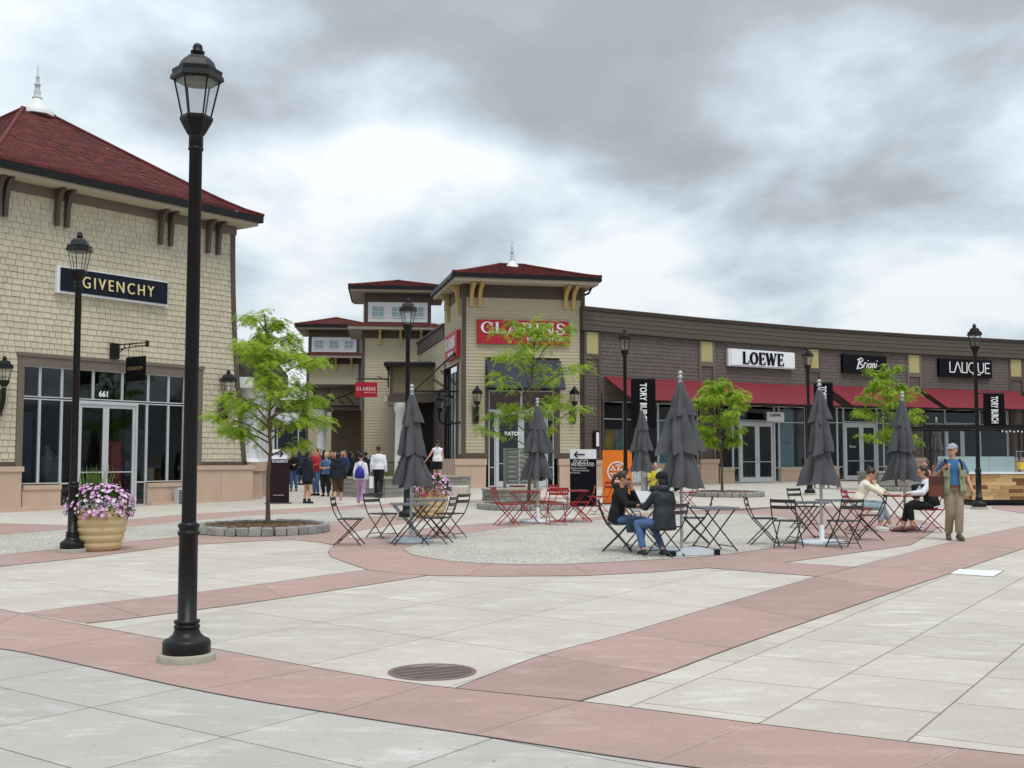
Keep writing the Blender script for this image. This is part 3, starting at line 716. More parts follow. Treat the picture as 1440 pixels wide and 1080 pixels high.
B(gv, 'soffit_edge', SOFFIT, ex0 - .0, ex1 + .0, ey0 - .03, ey0 - .002, z_eave, z_eave + .17)
B(gv, 'gutter', GUTTER, ex0 - .1, ex1 + .1, ey0 - .17, ey0 - .033, z_eave + .10, z_eave + .29); B(gv, 'gutter', GUTTER, ex1 + .002, ex1 + .13, ey0 - .03, ey1, z_eave + .12, z_eave + .32)
B(gv, 'side_wall', CREAMB, L_ - .9, L_ - .62, .31, D, 0, z_eave); B(gv, 'side_wall', CREAMB, U0, U0 + .2, .31, D, 0, z_eave); B(gv, 'rear_wall', CREAMB, U0, L_ - .6, D, D + .2, 0, z_eave)
def hip_roof(parent, x0, x1, y0, y1, z0, apx, apy, za, rows=16, flare=.35, m=ROOFR, rx=.35, name='roof', step=.014):
    """bell-cast hipped roof of overlapping shingle courses"""
    mb = MB()
    def ringat(t):
        k = t; zz = z0 + (za - z0) * ((t - flare * .5 * (1 - math.exp(-t * 9))) / (1 - flare * .5))
        return [(x0 + (apx - rx - x0) * k, y0 + (apy - y0) * k, zz), (x1 + (apx + rx - x1) * k, y0 + (apy - y0) * k, zz), (x1 + (apx + rx - x1) * k, y1 + (apy - y1) * k, zz), (x0 + (apx - rx - x0) * k, y1 + (apy - y1) * k, zz)]
    for r in range(rows):
        a = ringat(r / rows); b = ringat(min(1, (r + 1) / rows + .004)); lift = .028
        for s in range(4):
            p, q = Vector(a[s]), Vector(a[(s + 1) % 4]); p2, q2 = Vector(b[s]), Vector(b[(s + 1) % 4])
            L0 = (q - p).length; n = max(1, int(L0 / .32))
            for i in range(n):
                t0, t1 = i / n, (i + 1) / n; j = random.uniform(0, step)
                A, Bq, C_, D_ = p.lerp(q, t0), p.lerp(q, t1), p2.lerp(q2, t1), p2.lerp(q2, t0)
                up = Vector((0, 0, lift + j))
                mb.add([A + up, Bq + up, C_ + Vector((0, 0, j)), D_ + Vector((0, 0, j)), A, Bq], [(0, 1, 2, 3), (4, 5, 1, 0)])
    o = mb.build(name, m, parent)
    h = MB(); tp = ringat(1.0); h.path([Vector(tp[0]) + Vector((-.05, 0, .05)), Vector(tp[1]) + Vector((.05, 0, .05))], .07, 6, smooth=False)
    for s in range(4):
        pts = [Vector(ringat(i / 12)[s]) + Vector((0, 0, .05)) for i in range(13)]; h.path(pts, .055, 6, smooth=False)
    h.build('hip_cap', m, o)
    return o
za = 12.95 - GW.p.z
apx = (ex0 + ex1) / 2 + .5; apy = 5.5
hip_roof(gv, ex0 - .1, ex1 + .12, ey0 - .16, 13.6, z_eave + .30, apx, apy, za, rows=34, flare=.12, rx=.55)
def finial(parent, x, y, z, s=1.0):
    mb = MB(); mb.lathe([(.62 * s, -.15), (.60 * s, 0), (.42 * s, .12 * s), (.30 * s, .28 * s), (.20 * s, .42 * s), (.16 * s, .5 * s)], 8, (x, y, z)); mb.build('finial_base', WHITE, parent)
    mb = MB(); mb.lathe([(.19 * s, .5 * s), (.16 * s, .55 * s), (.11 * s, .6 * s), (.13 * s, .75 * s), (.09 * s, .8 * s), (.09 * s, .95 * s), (.13 * s, 1.0 * s), (.07 * s, 1.06 * s), (.055 * s, 1.25 * s), (.08 * s, 1.3 * s), (.04 * s, 1.34 * s), (.012 * s, 1.75 * s)], 12, (x, y, z)); mb.build('finial_spire', mat('finial_grey', rgb(190, 192, 196), .5), parent)
finial(gv, apx, apy + .1, za + .10, .88)
# signboard
s0 = GW.uv(80.5, 392, .16)[0]; s1 = GW.uv(236, 413, .16)[0]; zt = GW.uv(80.5, 373, .16)[1]; zb = GW.uv(80.5, 411, .16)[1]
sg = GW.thing('shop_sign', 'navy signboard reading GIVENCHY in gold letters with a white edge on cream shingles', 'sign', (s0 + s1) / 2, (zt + zb) / 2)
hw, hh = (s1 - s0) / 2, (zt - zb) / 2
B(sg, 'board_edge', SIGNWHT, -hw, hw, -.16, -.03, -hh, hh); B(sg, 'board_face', SIGNNAVY, -hw + .09, hw - .03, -.19, -.161, -hh + .06, hh - .04)
a = GW.uv(116, 397, .2)[0]; b = GW.uv(216, 407, .2)[0]
text('GIVENCHY', .6, GOLD, sg, ((a + b) / 2 - (s0 + s1) / 2, -.215, .0), depth=.04, bold=-.004, spacing=1.35, fit=(b - a, .32))
# hanging blade sign
u = GW.uv(160, 496)[0]; z = GW.uv(160, 496)[1]
bl = GW.thing('blade_sign', 'square black hanging sign reading GIVENCHY on an iron arm above the shop door', 'sign', u, z)
B(bl, 'mounting_box', BLACK, -.16, .10, -.14, -.03, -.18, .26)
mb = MB(); mb.tube((0, -.1, .22), (0, -1.55, .2), .018, n=6); mb.tube((0, -.1, .08), (0, -1.55, .13), .015, n=6); mb.tube((0, -.1, -.1), (0, -.55, .13), .015, n=6)
for y in (-.5, -.75, -1.5): mb.tube((0, y, .1), (0, y, .22), .016, n=6)
mb.box(-.03, .03, -1.6, -1.52, .08, .25); mb.build('arm', BLACK, bl)
mb = MB(); mb.tube((0, -.7, .12), (0, -.7, -.17), .006, n=5); mb.tube((0, -1.35, .12), (0, -1.35, -.17), .006, n=5); mb.build('hanger', BLACK, bl)
bd = B(bl, 'board', SIGNBLK, -.02, .02, -1.5, -.62, -.86, -.17)
text('GIVENCHY', .16, mat('dull_gold', rgb(150, 132, 84), .4), bl, (-.023, -1.06, -.5), depth=.004, spacing=1.1, rot=(0, 0, R(-90)), fit=(.72, .095))
# meter box by the wall
u, z = GW.uv(251, 699, .3); v = GW.thing('vent_box', 'small grey louvred box standing against the stone base by the black lamp post', 'box', u + .1, z)
B(v, 'housing', WHITEM, -.16, .16, -.34, -.17, -.28, .28)
for k in range(6): B(v, 'louvre', mat('louvre_grey', rgb(90, 92, 96), .5), -.12, .12, -.36, -.342, -.24 + k * .08, -.19 + k * .08)

# ------------------------------------------------------------------ lanterns
def lantern(parent, z0, s=1.0, x=0, y=0):
    """six-sided coach lantern standing on z0"""
    c = (x, y, z0); A = R(12)
    MB().lathe([(.062 * s, 0), (.075 * s, .015 * s), (.085 * s, .03 * s), (.13 * s, .11 * s), (.142 * s, .135 * s), (.142 * s, .155 * s), (.13 * s, .165 * s)], 6, c, False, A).build('cup', BLACK, parent)
    g = MB()
    for k in range(6):
        a = A + k * math.pi / 3; r0, r1, q0, q1 = .124 * s, .196 * s, .165 * s, .475 * s
        g.tube((x + r0 * math.cos(a), y + r0 * math.sin(a), z0 + q0), (x + r1 * math.cos(a), y + r1 * math.sin(a), z0 + q1), .0085 * s, n=4)
        b = a + math.pi / 3; Rr = .975
        pane = MB(); pane.add([(x + r0 * Rr * math.cos(a), y + r0 * Rr * math.sin(a), z0 + q0), (x + r0 * Rr * math.cos(b), y + r0 * Rr * math.sin(b), z0 + q0), (x + r1 * Rr * math.cos(b), y + r1 * Rr * math.sin(b), z0 + q1), (x + r1 * Rr * math.cos(a), y + r1 * Rr * math.sin(a), z0 + q1)], [(0, 1, 2, 3)])
        pane.build('pane', LGLASS, parent)
    g.build('cage', BLACK, parent)
    MB().lathe([(0, .44 * s), (.155 * s, .44 * s), (.16 * s, .47 * s)], 20, c).build('light_plate', mat('led_plate', rgb(120, 120, 104), .4, var=.5, scale=30), parent)
    MB().lathe([(.21 * s, .455 * s), (.232 * s, .465 * s), (.225 * s, .50 * s), (.212 * s, .51 * s), (.215 * s, .545 * s), (.165 * s, .565 * s), (.14 * s, .62 * s), (.105 * s, .655 * s), (.06 * s, .665 * s)], 6, c, False, A).build('lantern_roof', BLACK, parent)
    MB().lathe([(.045 * s, .66 * s), (.045 * s, .68 * s), (.062 * s, .69 * s), (.062 * s, .705 * s), (.042 * s, .715 * s), (.045 * s, .735 * s), (.036 * s, .76 * s), (.012 * s, .775 * s), (.0, .777 * s)], 12, c).build('knob', BLACK, parent)
def post_lamp(H=5.0):
    t = thing('street_lamp', 'black post lamp', 'street lamp', (0, 0, 0), 0, 'black lantern lamp posts')
    MB().lathe([(.243, -.03), (.243, .05), (.235, .062), (0, .064)], 28, cap=False).build('footing', mat('footing_concrete', rgb(164, 160, 146), .9, var=.12, scale=10), t)
    MB().lathe([(.197, .06), (.2, .07), (.2, .15), (.185, .168), (.15, .182), (.118, .21), (.103, .245), (.103, .255)], 28).build('base', BLACK, t)
    MB().lathe([(.09, .253), (.108, .258), (.108, .278), (.094, .285), (.094, .29), (.108, .297), (.108, .317), (.08, .325), (.079, .98), (.092, .99), (.096, 1.01), (.082, 1.02), (.082, 1.045), (.09, 1.05), (.09, 1.075), (.062, 1.09)], 24).build('lower_post', BLACK, t)
    hz = H - .78
    MB().lathe([(.062, 1.09), (.055, hz - .12), (.066, hz - .115), (.066, hz - .10), (.058, hz - .095), (.062, hz - .09), (.062, hz)], 20).build('pole', BLACK, t)
    lantern(t, hz)
    return t
lamp0 = post_lamp(); lsnap = None
LAMPS = [((262, 929), 60, 'tall black lamp post nearest the camera on the pink band at the left'),
         ((101, 777), 325, 'black lamp post beside the ribbed planter in front of the cream tower'),
         ((572, 731), 418, 'black lamp post behind the folded umbrella and the round planter left of the red sign'),
         ((880, 713), 462, 'black lamp post with a vertical banner, behind the orange board'),
         ((1139, 696), 488, 'black lamp post before the brown shops, between the white and script signs'),
         ((1377, 716), 455, 'black lamp post before the plank-clad bar at the right')]
lsnap = snapshot(lamp0)
for i, (b, top, lab) in enumerate(LAMPS):
    g = G(*b); zt = PY(b[0], top, g.y).z; H = zt - g.z
    o = lamp0 if i == 0 else dup(lsnap, label=lab)
    o['label'] = lab; o.location = g; o.rotation_euler = (0, 0, R([0, 20, -8, 11, 25, 3][i])); k = max(.95, min(1.08, H / 5.0)); o.scale = (.94, .94, k)
    LAMPS[i] = (g, k)
# small strap brackets on the second pole
def wall_lantern(W_, u, z, lab, s=1.15, plate=True):
    t = W_.thing('wall_lantern', lab, 'wall lamp', u, z, group='black lanterns fixed to walls')
    if plate: B(t, 'back_plate', DTRIM, -.15, .15, -.05, -.025, -.75, -.05)
    mb = MB(); mb.path([(0, -.05, -.62), (0, -.16, -.62), (0, -.26, -.5), (0, -.33, -.3), (0, -.33, -.02)], [.06, .07, .07, .06, .06], 8); mb.build('arm', BLACK, t)
    lantern(t, 0, s, 0, -.33); return t
u, z = GW.uv(2, 545); wall_lantern(GW, u - .12, z, 'black wall lantern on cream shingles at the left edge of the picture', 1.05)
u, z = GW.uv(311, 562); wall_lantern(GW, u, z, 'black wall lantern on the cream tower right of its storefront, half behind the tree', 1.2)

# ------------------------------------------------------------------ red-roofed corner tower in the middle
CA = R(12.5); p = G(650, 686)
CW = Wall((p.x, p.y), CA); ct = thing('corner_tower', 'cream lap-sided corner tower with low red hipped roof and white finial behind a tree', 'building', CW.p, CA)
c = lambda px, py, o=0: CW.uv(px, py, o)
cw = c(818, 640)[0]; z1 = c(735, 420)[1]; z2 = c(735, 403.5)[1]; zc = c(665, 641)[1]; zcb = zc - .12; ztr = c(665, 645)[1]
ol, orr = c(682, 600)[0], c(787, 600)[0]; il, ir = c(687, 600)[0], c(779, 600)[0]; zot = c(735, 506)[1]
B(ct, 'backing_wall', BROWNB, 0, ol, .03, .25, 0, z1); B(ct, 'backing_wall', BROWNB, orr, cw, .03, .25, 0, z1); B(ct, 'backing_wall', BROWNB, ol, orr, .03, .25, zot, z1)
lap_siding(ct, LAP, .14, cw - .02, zc + .12, z1, [(ol, orr, 0, zot)], h=.142)
B(ct, 'corner_board', DTRIM, -.03, .14, -.05, .1, ztr, z2); B(ct, 'corner_board', DTRIM, cw - .02, cw + .16, -.05, .1, ztr, z2)
B(ct, 'frieze_board', DTRIM, .14, cw - .02, -.03, .1, z1, z2 + .05)
B(ct, 'sill_board', DTRIM, .142, ol, -.06, .1, ztr, zc + .12); B(ct, 'sill_board', DTRIM, orr, cw - .022, -.06, .1, ztr, zc + .12)
mb = MB(); mb.box(ol, il, -.04, .1, ztr, zot); mb.box(ir, orr, -.04, .1, ztr, zot); mb.box(il, ir, -.04, .1, zot - .15, zot); mb.build('door_surround', DTRIM, ct)
zt0 = c(735, 578)[1]; zt1 = c(735, 549)[1]
xd = [il, c(697, 600)[0], c(733, 600)[0], c(769, 600)[0], ir]
window(ct, xd[0], xd[1], .03, zt0, w=.05, rows=(.85,)); window(ct, xd[3], xd[4], .03, zt0, w=.05, rows=(.85,))
door(ct, xd[1] + .02, xd[2] - .004, .03, zt0 - .06, w=.13); door(ct, xd[2] + .004, xd[3] - .02, .03, zt0 - .06, hinge=-1, w=.13)
B(ct, 'door_head', WHITEM, xd[1] + .02, xd[3] - .02, 0, .12, zt0 - .055, zt0)
window(ct, il, (il + ir) / 2 - .002, zt0 + .004, zt1, w=.05, name='transom_window', glassm=mat('brown_glass', rgb(70, 40, 34), .15, var=.2)); window(ct, (il + ir) / 2 + .002, ir, zt0 + .004, zt1, w=.05, name='transom_window', glassm=MATS['brown_glass'])
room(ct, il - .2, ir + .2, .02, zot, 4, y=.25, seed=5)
B(ct, 'window_poster', mat('poster_red', rgb(110, 30, 44), .5), xd[2] + .5, xd[3] - .1, .16, .18, 1.0, 2.4); 
text('RATOC', .22, LETW, ct, (xd[2] - .35, .02, c(728, 610)[1]), depth=.01, bold=.01)
# stone base
for a, b in ((-.32, ol + .02), (orr - .05, cw + .5)):
    n = 2
    for i in range(n): B(ct, 'stone_panel', STONE, a + (b - a) * i / n + .004, a + (b - a) * (i + 1) / n - .004, -.16, .2, -.3, c(700, 654)[1] - .004)
    B(ct, 'stone_cap', STONE, a - .03, b + .03, -.2, .22, c(700, 654)[1], ztr - .004)
B(ct, 'stone_side', STONE, -.32, -.1, .2, 4.8, -.3, ztr - .004)
# awning
def awning(W_, parent, x0, x1, zt, zb, out, m, name='awning', val=.10, cut0=0, cut1=0):
    """sloped fabric awning with closed valance, on a frame; cut = how far the foot is drawn in at each end"""
    mb = MB(); t = .02
    mb.add([(x0, -.03, zt), (x1, -.03, zt), (x1 - cut1, -out, zb), (x0 + cut0, -out, zb), (x0, -.03, zt - t), (x1, -.03, zt - t), (x1 - cut1, -out + .02, zb - t), (x0 + cut0, -out + .02, zb - t)], [(3, 2, 1, 0), (4, 5, 6, 7), (0, 1, 5, 4), (1, 2, 6, 5), (2, 3, 7, 6), (3, 0, 4, 7)])
    o = mb.build(name, m, parent)
    fr = MB()
    n = max(2, int((x1 - x0) / 1.6))
    for i in range(n + 1):
        x = x0 + .03 + (x1 - x0 - .06) * i / n; xf = x0 + cut0 + .03 + (x1 - x0 - cut0 - cut1 - .06) * i / n
        fr.tube((x, -.03, zt - .05), (xf, -out + .02, zb - .05), .015, n=5); fr.tube((xf, -out + .02, zb - .05), (x, -.03, zb - .05), .015, n=5)
    fr.tube((x0 + cut0, -out + .02, zb - .04), (x1 - cut1, -out + .02, zb - .04), .018, n=6)
    fr.build('awning_frame', BLACK, o)
    return o
awning(CW, ct, c(684, 520, .1)[0], c(796, 520, .1)[0] - .2, c(735, 507)[1], c(735, 545, .8)[1], .8, DKAWN)
# eave and roof
ze = z2 + .05; x0, x1 = c(622, 395, 1)[0] + .25, c(841, 400, 1)[0]; x0 = -.5; y0 = -1.0; y1 = 4.9
B(ct, 'soffit', SOFFIT, x0, x1, y0, y1, ze, ze + .05)
mb = MB(); mb.box(x0, x1, y0 - .03, y0 - .002, ze - .02, ze + .2); mb.box(x0 - .03, x0 - .002, y0 - .03, y1, ze - .02, ze + .2); mb.box(x1 + .002, x1 + .03, y0, y1, ze - .02, ze + .2); mb.build('fascia', SOFFIT, ct)
mb = MB(); mb.box(x0 - .13, x1 + .13, y0 - .15, y0 - .032, ze + .12, ze + .3); mb.box(x0 - .16, x0 - .032, y0 - .03, y1, ze + .12, ze + .3); mb.box(x1 + .032, x1 + .15, y0 - .03, y1, ze + .12, ze + .3); mb.build('gutter', GUTTER, ct)
rz_ = PY(721, 379, p.y + 3.5).z - CW.p.z
hip_roof(ct, x0 - .12, x1 + .12, y0 - .14, y1 + .1, ze + .29, (x0 + x1) / 2, 2.0, rz_, rows=18, flare=.12, rx=.6)
finial(ct, (x0 + x1) / 2, 2.0, rz_ - .1, .72)
def corbel(parent, m, x, y, zt, h=.95, d=.75, w=.075, axis='y'):
    pr = [(0, -h), (.09, -h), (.11, -h * .75), (.16, -h * .5), (d * .5, -h * .25), (d, -.12), (d, 0), (0, 0)]; n = len(pr)
    if axis == 'y': vs_ = [(x - w, y - p[0], zt + p[1]) for p in pr] + [(x + w, y - p[0], zt + p[1]) for p in pr]
    else: vs_ = [(x - p[0], y + w, zt + p[1]) for p in pr] + [(x - p[0], y - w, zt + p[1]) for p in pr]
    mb = MB(); mb.add(vs_, [tuple(range(n)), tuple(range(n, 2 * n))[::-1]] + [(i, n + i, n + (i + 1) % n, (i + 1) % n) for i in range(n)]); return mb.build('eave_bracket', m, parent)
for px in (662.5, 674, 794.5, 805.5): corbel(ct, YBR, c(px, 415)[0], -.05, ze - .02)
for y in (.5, 3.3): corbel(ct, YBR, -.05, y, ze - .02, h=1.25, d=.36, axis='x')
mb = MB(); mb.path([(x1 - .05, y0 + .8, ze - .0), (x1 - .15, y0 + .9, ze - .25), (x1 - .4, y0 + 1.1, ze - .35)], .05, 6); mb.build('downpipe', GUTTER, ct)
# left flank of the tower (local x = 0 plane, running back)
FW = Wall((CW.p.x, CW.p.y), CA + math.pi / 2)   # u runs back, its inward normal points left; mirrored below by building on the tower frame
def flank_siding(m, y0, y1, z0, z1, h=.142, x=0):
    mb = MB(); n = round((z1 - z0) / h)
    for r in range(n):
        q = z0 + (z1 - z0) * r / n; q1 = z0 + (z1 - z0) * (r + 1) / n
        mb.add([(x - .024, y0, q), (x - .024, y1, q), (x - .006, y1, q1), (x - .006, y0, q1), (x, y0, q), (x, y1, q), (x, y1, q1), (x, y0, q1)], [(3, 2, 1, 0), (4, 5, 6, 7), (4, 0, 1, 5), (5, 1, 2, 6), (6, 2, 3, 7), (7, 3, 0, 4)])
    return mb.build('lap_siding', m, ct, 'stuff')
LAPW = mat('lap_flank', rgb(186, 175, 148), .75, var=.05, island=.04)
zfo = 5.35
B(ct, 'flank_wall', BROWNB, .03, .2, .3, 4.8, zfo, ze)
flank_siding(LAPW, .12, 4.8, zfo, z1, x=0); B(ct, 'flank_frieze', DTRIM, -.03, .03, .12, 4.8, z1, z2 + .05)
mb = MB(); mb.box(-.06, .0, .9, 1.1, ztr, zfo); mb.box(-.04, .0, .1, .9, ztr, ztr + .2); mb.box(-.05, .0, 4.6, 4.8, ztr, zfo); mb.build('flank_trim', DTRIM, ct)
flank_siding(LAPW, .12, .9, ztr + .2, zfo, x=0); B(ct, 'flank_wall', BROWNB, .03, .2, .3, .9, 0, zfo)
# dark side entrance with glazing
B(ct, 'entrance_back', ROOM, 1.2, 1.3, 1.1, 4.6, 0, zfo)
for k in range(5): B(ct, 'entrance_post', mat('bronze_frame', rgb(96, 96, 100), .4), .05, .11, 1.15 + k * .8, 1.21 + k * .8, 0, zfo - .3)
for k in range(4): B(ct, 'entrance_pane', GLASS, .075, .085, 1.215 + k * .8, 1.945 + k * .8, .1, zfo - .3)
# awning over that entrance, seen from its end
aw = MB(); aw.add([(-.03, .7, zfo + .6), (-.03, 1.1, zfo + .6), (-1.95, 1.1, 4.15), (-1.95, .7, 4.15), (-.03, .7, zfo + .54), (-.03, 1.1, zfo + .54), (-1.95, 1.1, 4.09), (-1.95, .7, 4.09)], [(0, 1, 2, 3), (7, 6, 5, 4), (0, 3, 7, 4), (1, 5, 6, 2), (3, 2, 6, 7), (0, 4, 5, 1)])
ao = aw.build('awning', mat('awning_charcoal', rgb(66, 58, 52), .8), ct)
fr = MB()
for y in (.7, 1.1):
    fr.tube((-.03, y, zfo + .55), (-1.95, y, 4.1), .03, n=5); fr.tube((-.03, y, 4.1), (-1.95, y, 4.1), .03, n=5); fr.tube((-.6, y, 4.1), (-.6, y, 5.3), .02, n=5)
    fr.tube((-1.1, y, 4.6), (-.4, y, 4.15), .02, n=5); fr.tube((-.8, y, 5.0), (-.1, y, 4.4), .02, n=5)
fr.build('awning_frame', BLACK, ao)
# its sign boards
s = CW.thing('wall_sign', 'long red signboard reading CLARINS BEAUTY STORE on the front of the corner tower', 'sign', (c(670, 470)[0] + c(800, 470)[0]) / 2, 0)
zt, zb = c(735, 450.5, .15)[1], c(735, 484, .15)[1]; hw = (c(800, 470, .15)[0] - c(670, 470, .15)[0]) / 2
B(s, 'board', SIGNRED, -hw, hw, -.15, -.03, zb, zt)
uc = (c(670, 470)[0] + c(800, 470)[0]) / 2
serif_word('CLARINS', LETW, s, c(736, 465, .2)[0] - uc, c(736, 469.5, .15)[1], c(736, 454, .15)[1] - c(736, 469.5, .15)[1], c(796, 465, .2)[0] - c(677, 465, .2)[0], y=-.155)
text('BEAUTY STORE', .3, LETW, s, ((c(740, 477)[0] + c(793, 477)[0]) / 2 - uc, -.17, c(735, 477.3)[1]), depth=.02, bold=.006, fit=(c(793, 477)[0] - c(740, 477)[0], .16))
s = thing('wall_sign', 'red signboard reading CLARINS on the shaded left flank of the corner tower, seen edge-on', 'sign', CW.p + CW.n * 1.9, CA - math.pi / 2)
zt = z1 - 1.35; B(s, 'board', SIGNRED, -1.5, 1.5, -.2, -.03, zt - 1.15, zt)
serif_word('CLARINS', LETW, s, 0, zt - .72, .5, 2.4, y=-.205); text('BEAUTY STORE', .3, LETW, s, (0, -.21, zt - .93), depth=.02, bold=.006, fit=(1.3, .18))
for px, lab in ((669, 'black wall lantern on cream siding left of the tower door'), (805, 'black wall lantern on cream siding right of the tower door')):
    u, z = c(px, 571); wall_lantern(CW, u, z, lab, 1.1)
for y, lab in ((.4, 'black wall lantern hung at the near end of the dark side entrance'), (2.6, 'black wall lantern farther back inside the dark side entrance')):
    t = thing('wall_lantern', lab, 'wall lamp', CW.p + CW.n * y + Vector((0, 0, c(655, 577)[1])), CA - math.pi / 2, 'black lanterns fixed to walls')
    MB().path([(0, -.03, -.5), (0, -.3, -.55), (0, -.55, -.4), (0, -.6, -.25), (0, -.6, 0)], .05, 8).build('arm', BLACK, t); lantern(t, 0, 1.15, 0, -.6)
# red hanging sign left of it
q = PY(515, 548, 52); s = thing('hanging_sign', 'small square red hanging sign reading CLARINS above the passage', 'sign', q, 0)
B(s, 'board', SIGNRED, -.5, .5, -.03, .03, -.34, .34); serif_word('CLARINS', LETW, s, 0, -.04, .16, .86, y=-.03, d=.01)
mb = MB(); mb.tube((-.5, 0, .5), (1.0, 0, .5), .03, n=6); mb.tube((.5, 0, .62), (1.0, 0, .4), .02, n=6); mb.tube((-.4, 0, .34), (-.4, 0, .5), .01, n=4); mb.tube((.4, 0, .34), (.4, 0, .5), .01, n=4); mb.box(.98, 1.04, -.05, .05, .1, .9); mb.build('arm', BLACK, s)
text('BEAUTY STORE', .1, LETW, s, (.18, -.032, -.13), depth=.004, fit=(.5, .05))

# wall behind the corner tower and its porch
lw = thing('link_building', 'low cream and brown lap-sided wing with sloping dark parapet between the two towers', 'building', CW.p + CW.n * 4.8, CA)
zl = 7.5
def flank(parent, m, y0, y1, z0, z1, h=.16, x=0):
    mb = MB(); n = round((z1 - z0) / h)
    for r in range(n):
        q = z0 + (z1 - z0) * r / n; q1 = z0 + (z1 - z0) * (r + 1) / n
        mb.add([(x - .024, y0, q), (x - .024, y1, q), (x - .006, y1, q1), (x - .006, y0, q1), (x, y0, q), (x, y1, q), (x, y1, q1), (x, y0, q1)], [(3, 2, 1, 0), (4, 5, 6, 7), (4, 0, 1, 5), (5, 1, 2, 6), (6, 2, 3, 7), (7, 3, 0, 4)])
    return mb.build('lap_siding', m, parent, 'stuff')
B(lw, 'side_wall', BROWNB, .03, .3, 0, 9, 0, zl); flank(lw, LAP, 0, 9, 4.5, zl - .7); flank(lw, OLIVE, 0, 9, zl - .7, zl - .1, x=-.05); B(lw, 'parapet_cap', DTRIM, -.15, .4, 0, 9, zl - .1, zl)

# ------------------------------------------------------------------ porch between the towers
q = PY(548, 640, 55.5); pw = Wall((q.x, q.y), R(4)); c = lambda px, py, o=0: pw.uv(px, py, o)
po = thing('entrance_porch', 'gabled olive porch box on fat white columns, left of the corner tower', 'porch', pw.p, pw.a)
w = c(632, 530)[0]; zb, zt = c(590, 556)[1], c(590, 513)[1]
B(po, 'front_panel', OLIVP, .1, w, .03, .2, zb + .12, zt)
mb = MB(); mb.box(0, .1, -.02, .2, zb, zt); mb.box(.1, w, -.03, .2, zb, zb + .12); mb.box(-.12, w + .05, -.02, .02, zb - .32, zb - .002); mb.build('panel_trim', DTRIM, po)
B(po, 'soffit', SOFFIT, -.3, w, .03, 6, zb - .3, zb - .02)
B(po, 'side_panel', OLIVP, 0, .1, .2, 6, zb, zt)
for k in range(4): B(po, 'side_batten', DTRIM, -.03, 0, .3 + k * 1.6, .45 + k * 1.6, zb, zt)
mb = MB(); mb.add([(-.25, -.3, zt), (w, -.3, zt), (w, 1.2, zt + .28), (-.25, 1.2, zt + .28), (-.25, 6, zt + .28), (w, 6, zt + .28), (-.25, -.3, zt - .1), (w, -.3, zt - .1), (-.25, 6, zt - .1)], [(0, 1, 2, 3), (3, 2, 5, 4), (6, 7, 1, 0), (6, 0, 3, 4, 8)]); mb.build('roof', mat('roof_dark', rgb(70, 60, 58), .85, var=.15), po)
B(po, 'roof_edge', GUTTER, -.3, w, -.42, -.302, zt - .12, zt + .08)
for k, (px, d) in enumerate(((571, .3), (556, 2.2), (545, 4.0))):
    u = c(571, 600)[0]; MB().lathe([(.46, 0), (.46, .25), (.36, .35), (.33, .5), (.29, zb - .8), (.36, zb - .72), (.36, zb - .35)], 20, (.55, d, 0)).build('column', WHITE, po)
B(po, 'wall_panel', WHITE, .95, 1.25, .25, .5, 0, zb - .33)
B(po, 'dark_recess', ROOM, 1.26, w, .6, .8, 0, zb - .33)

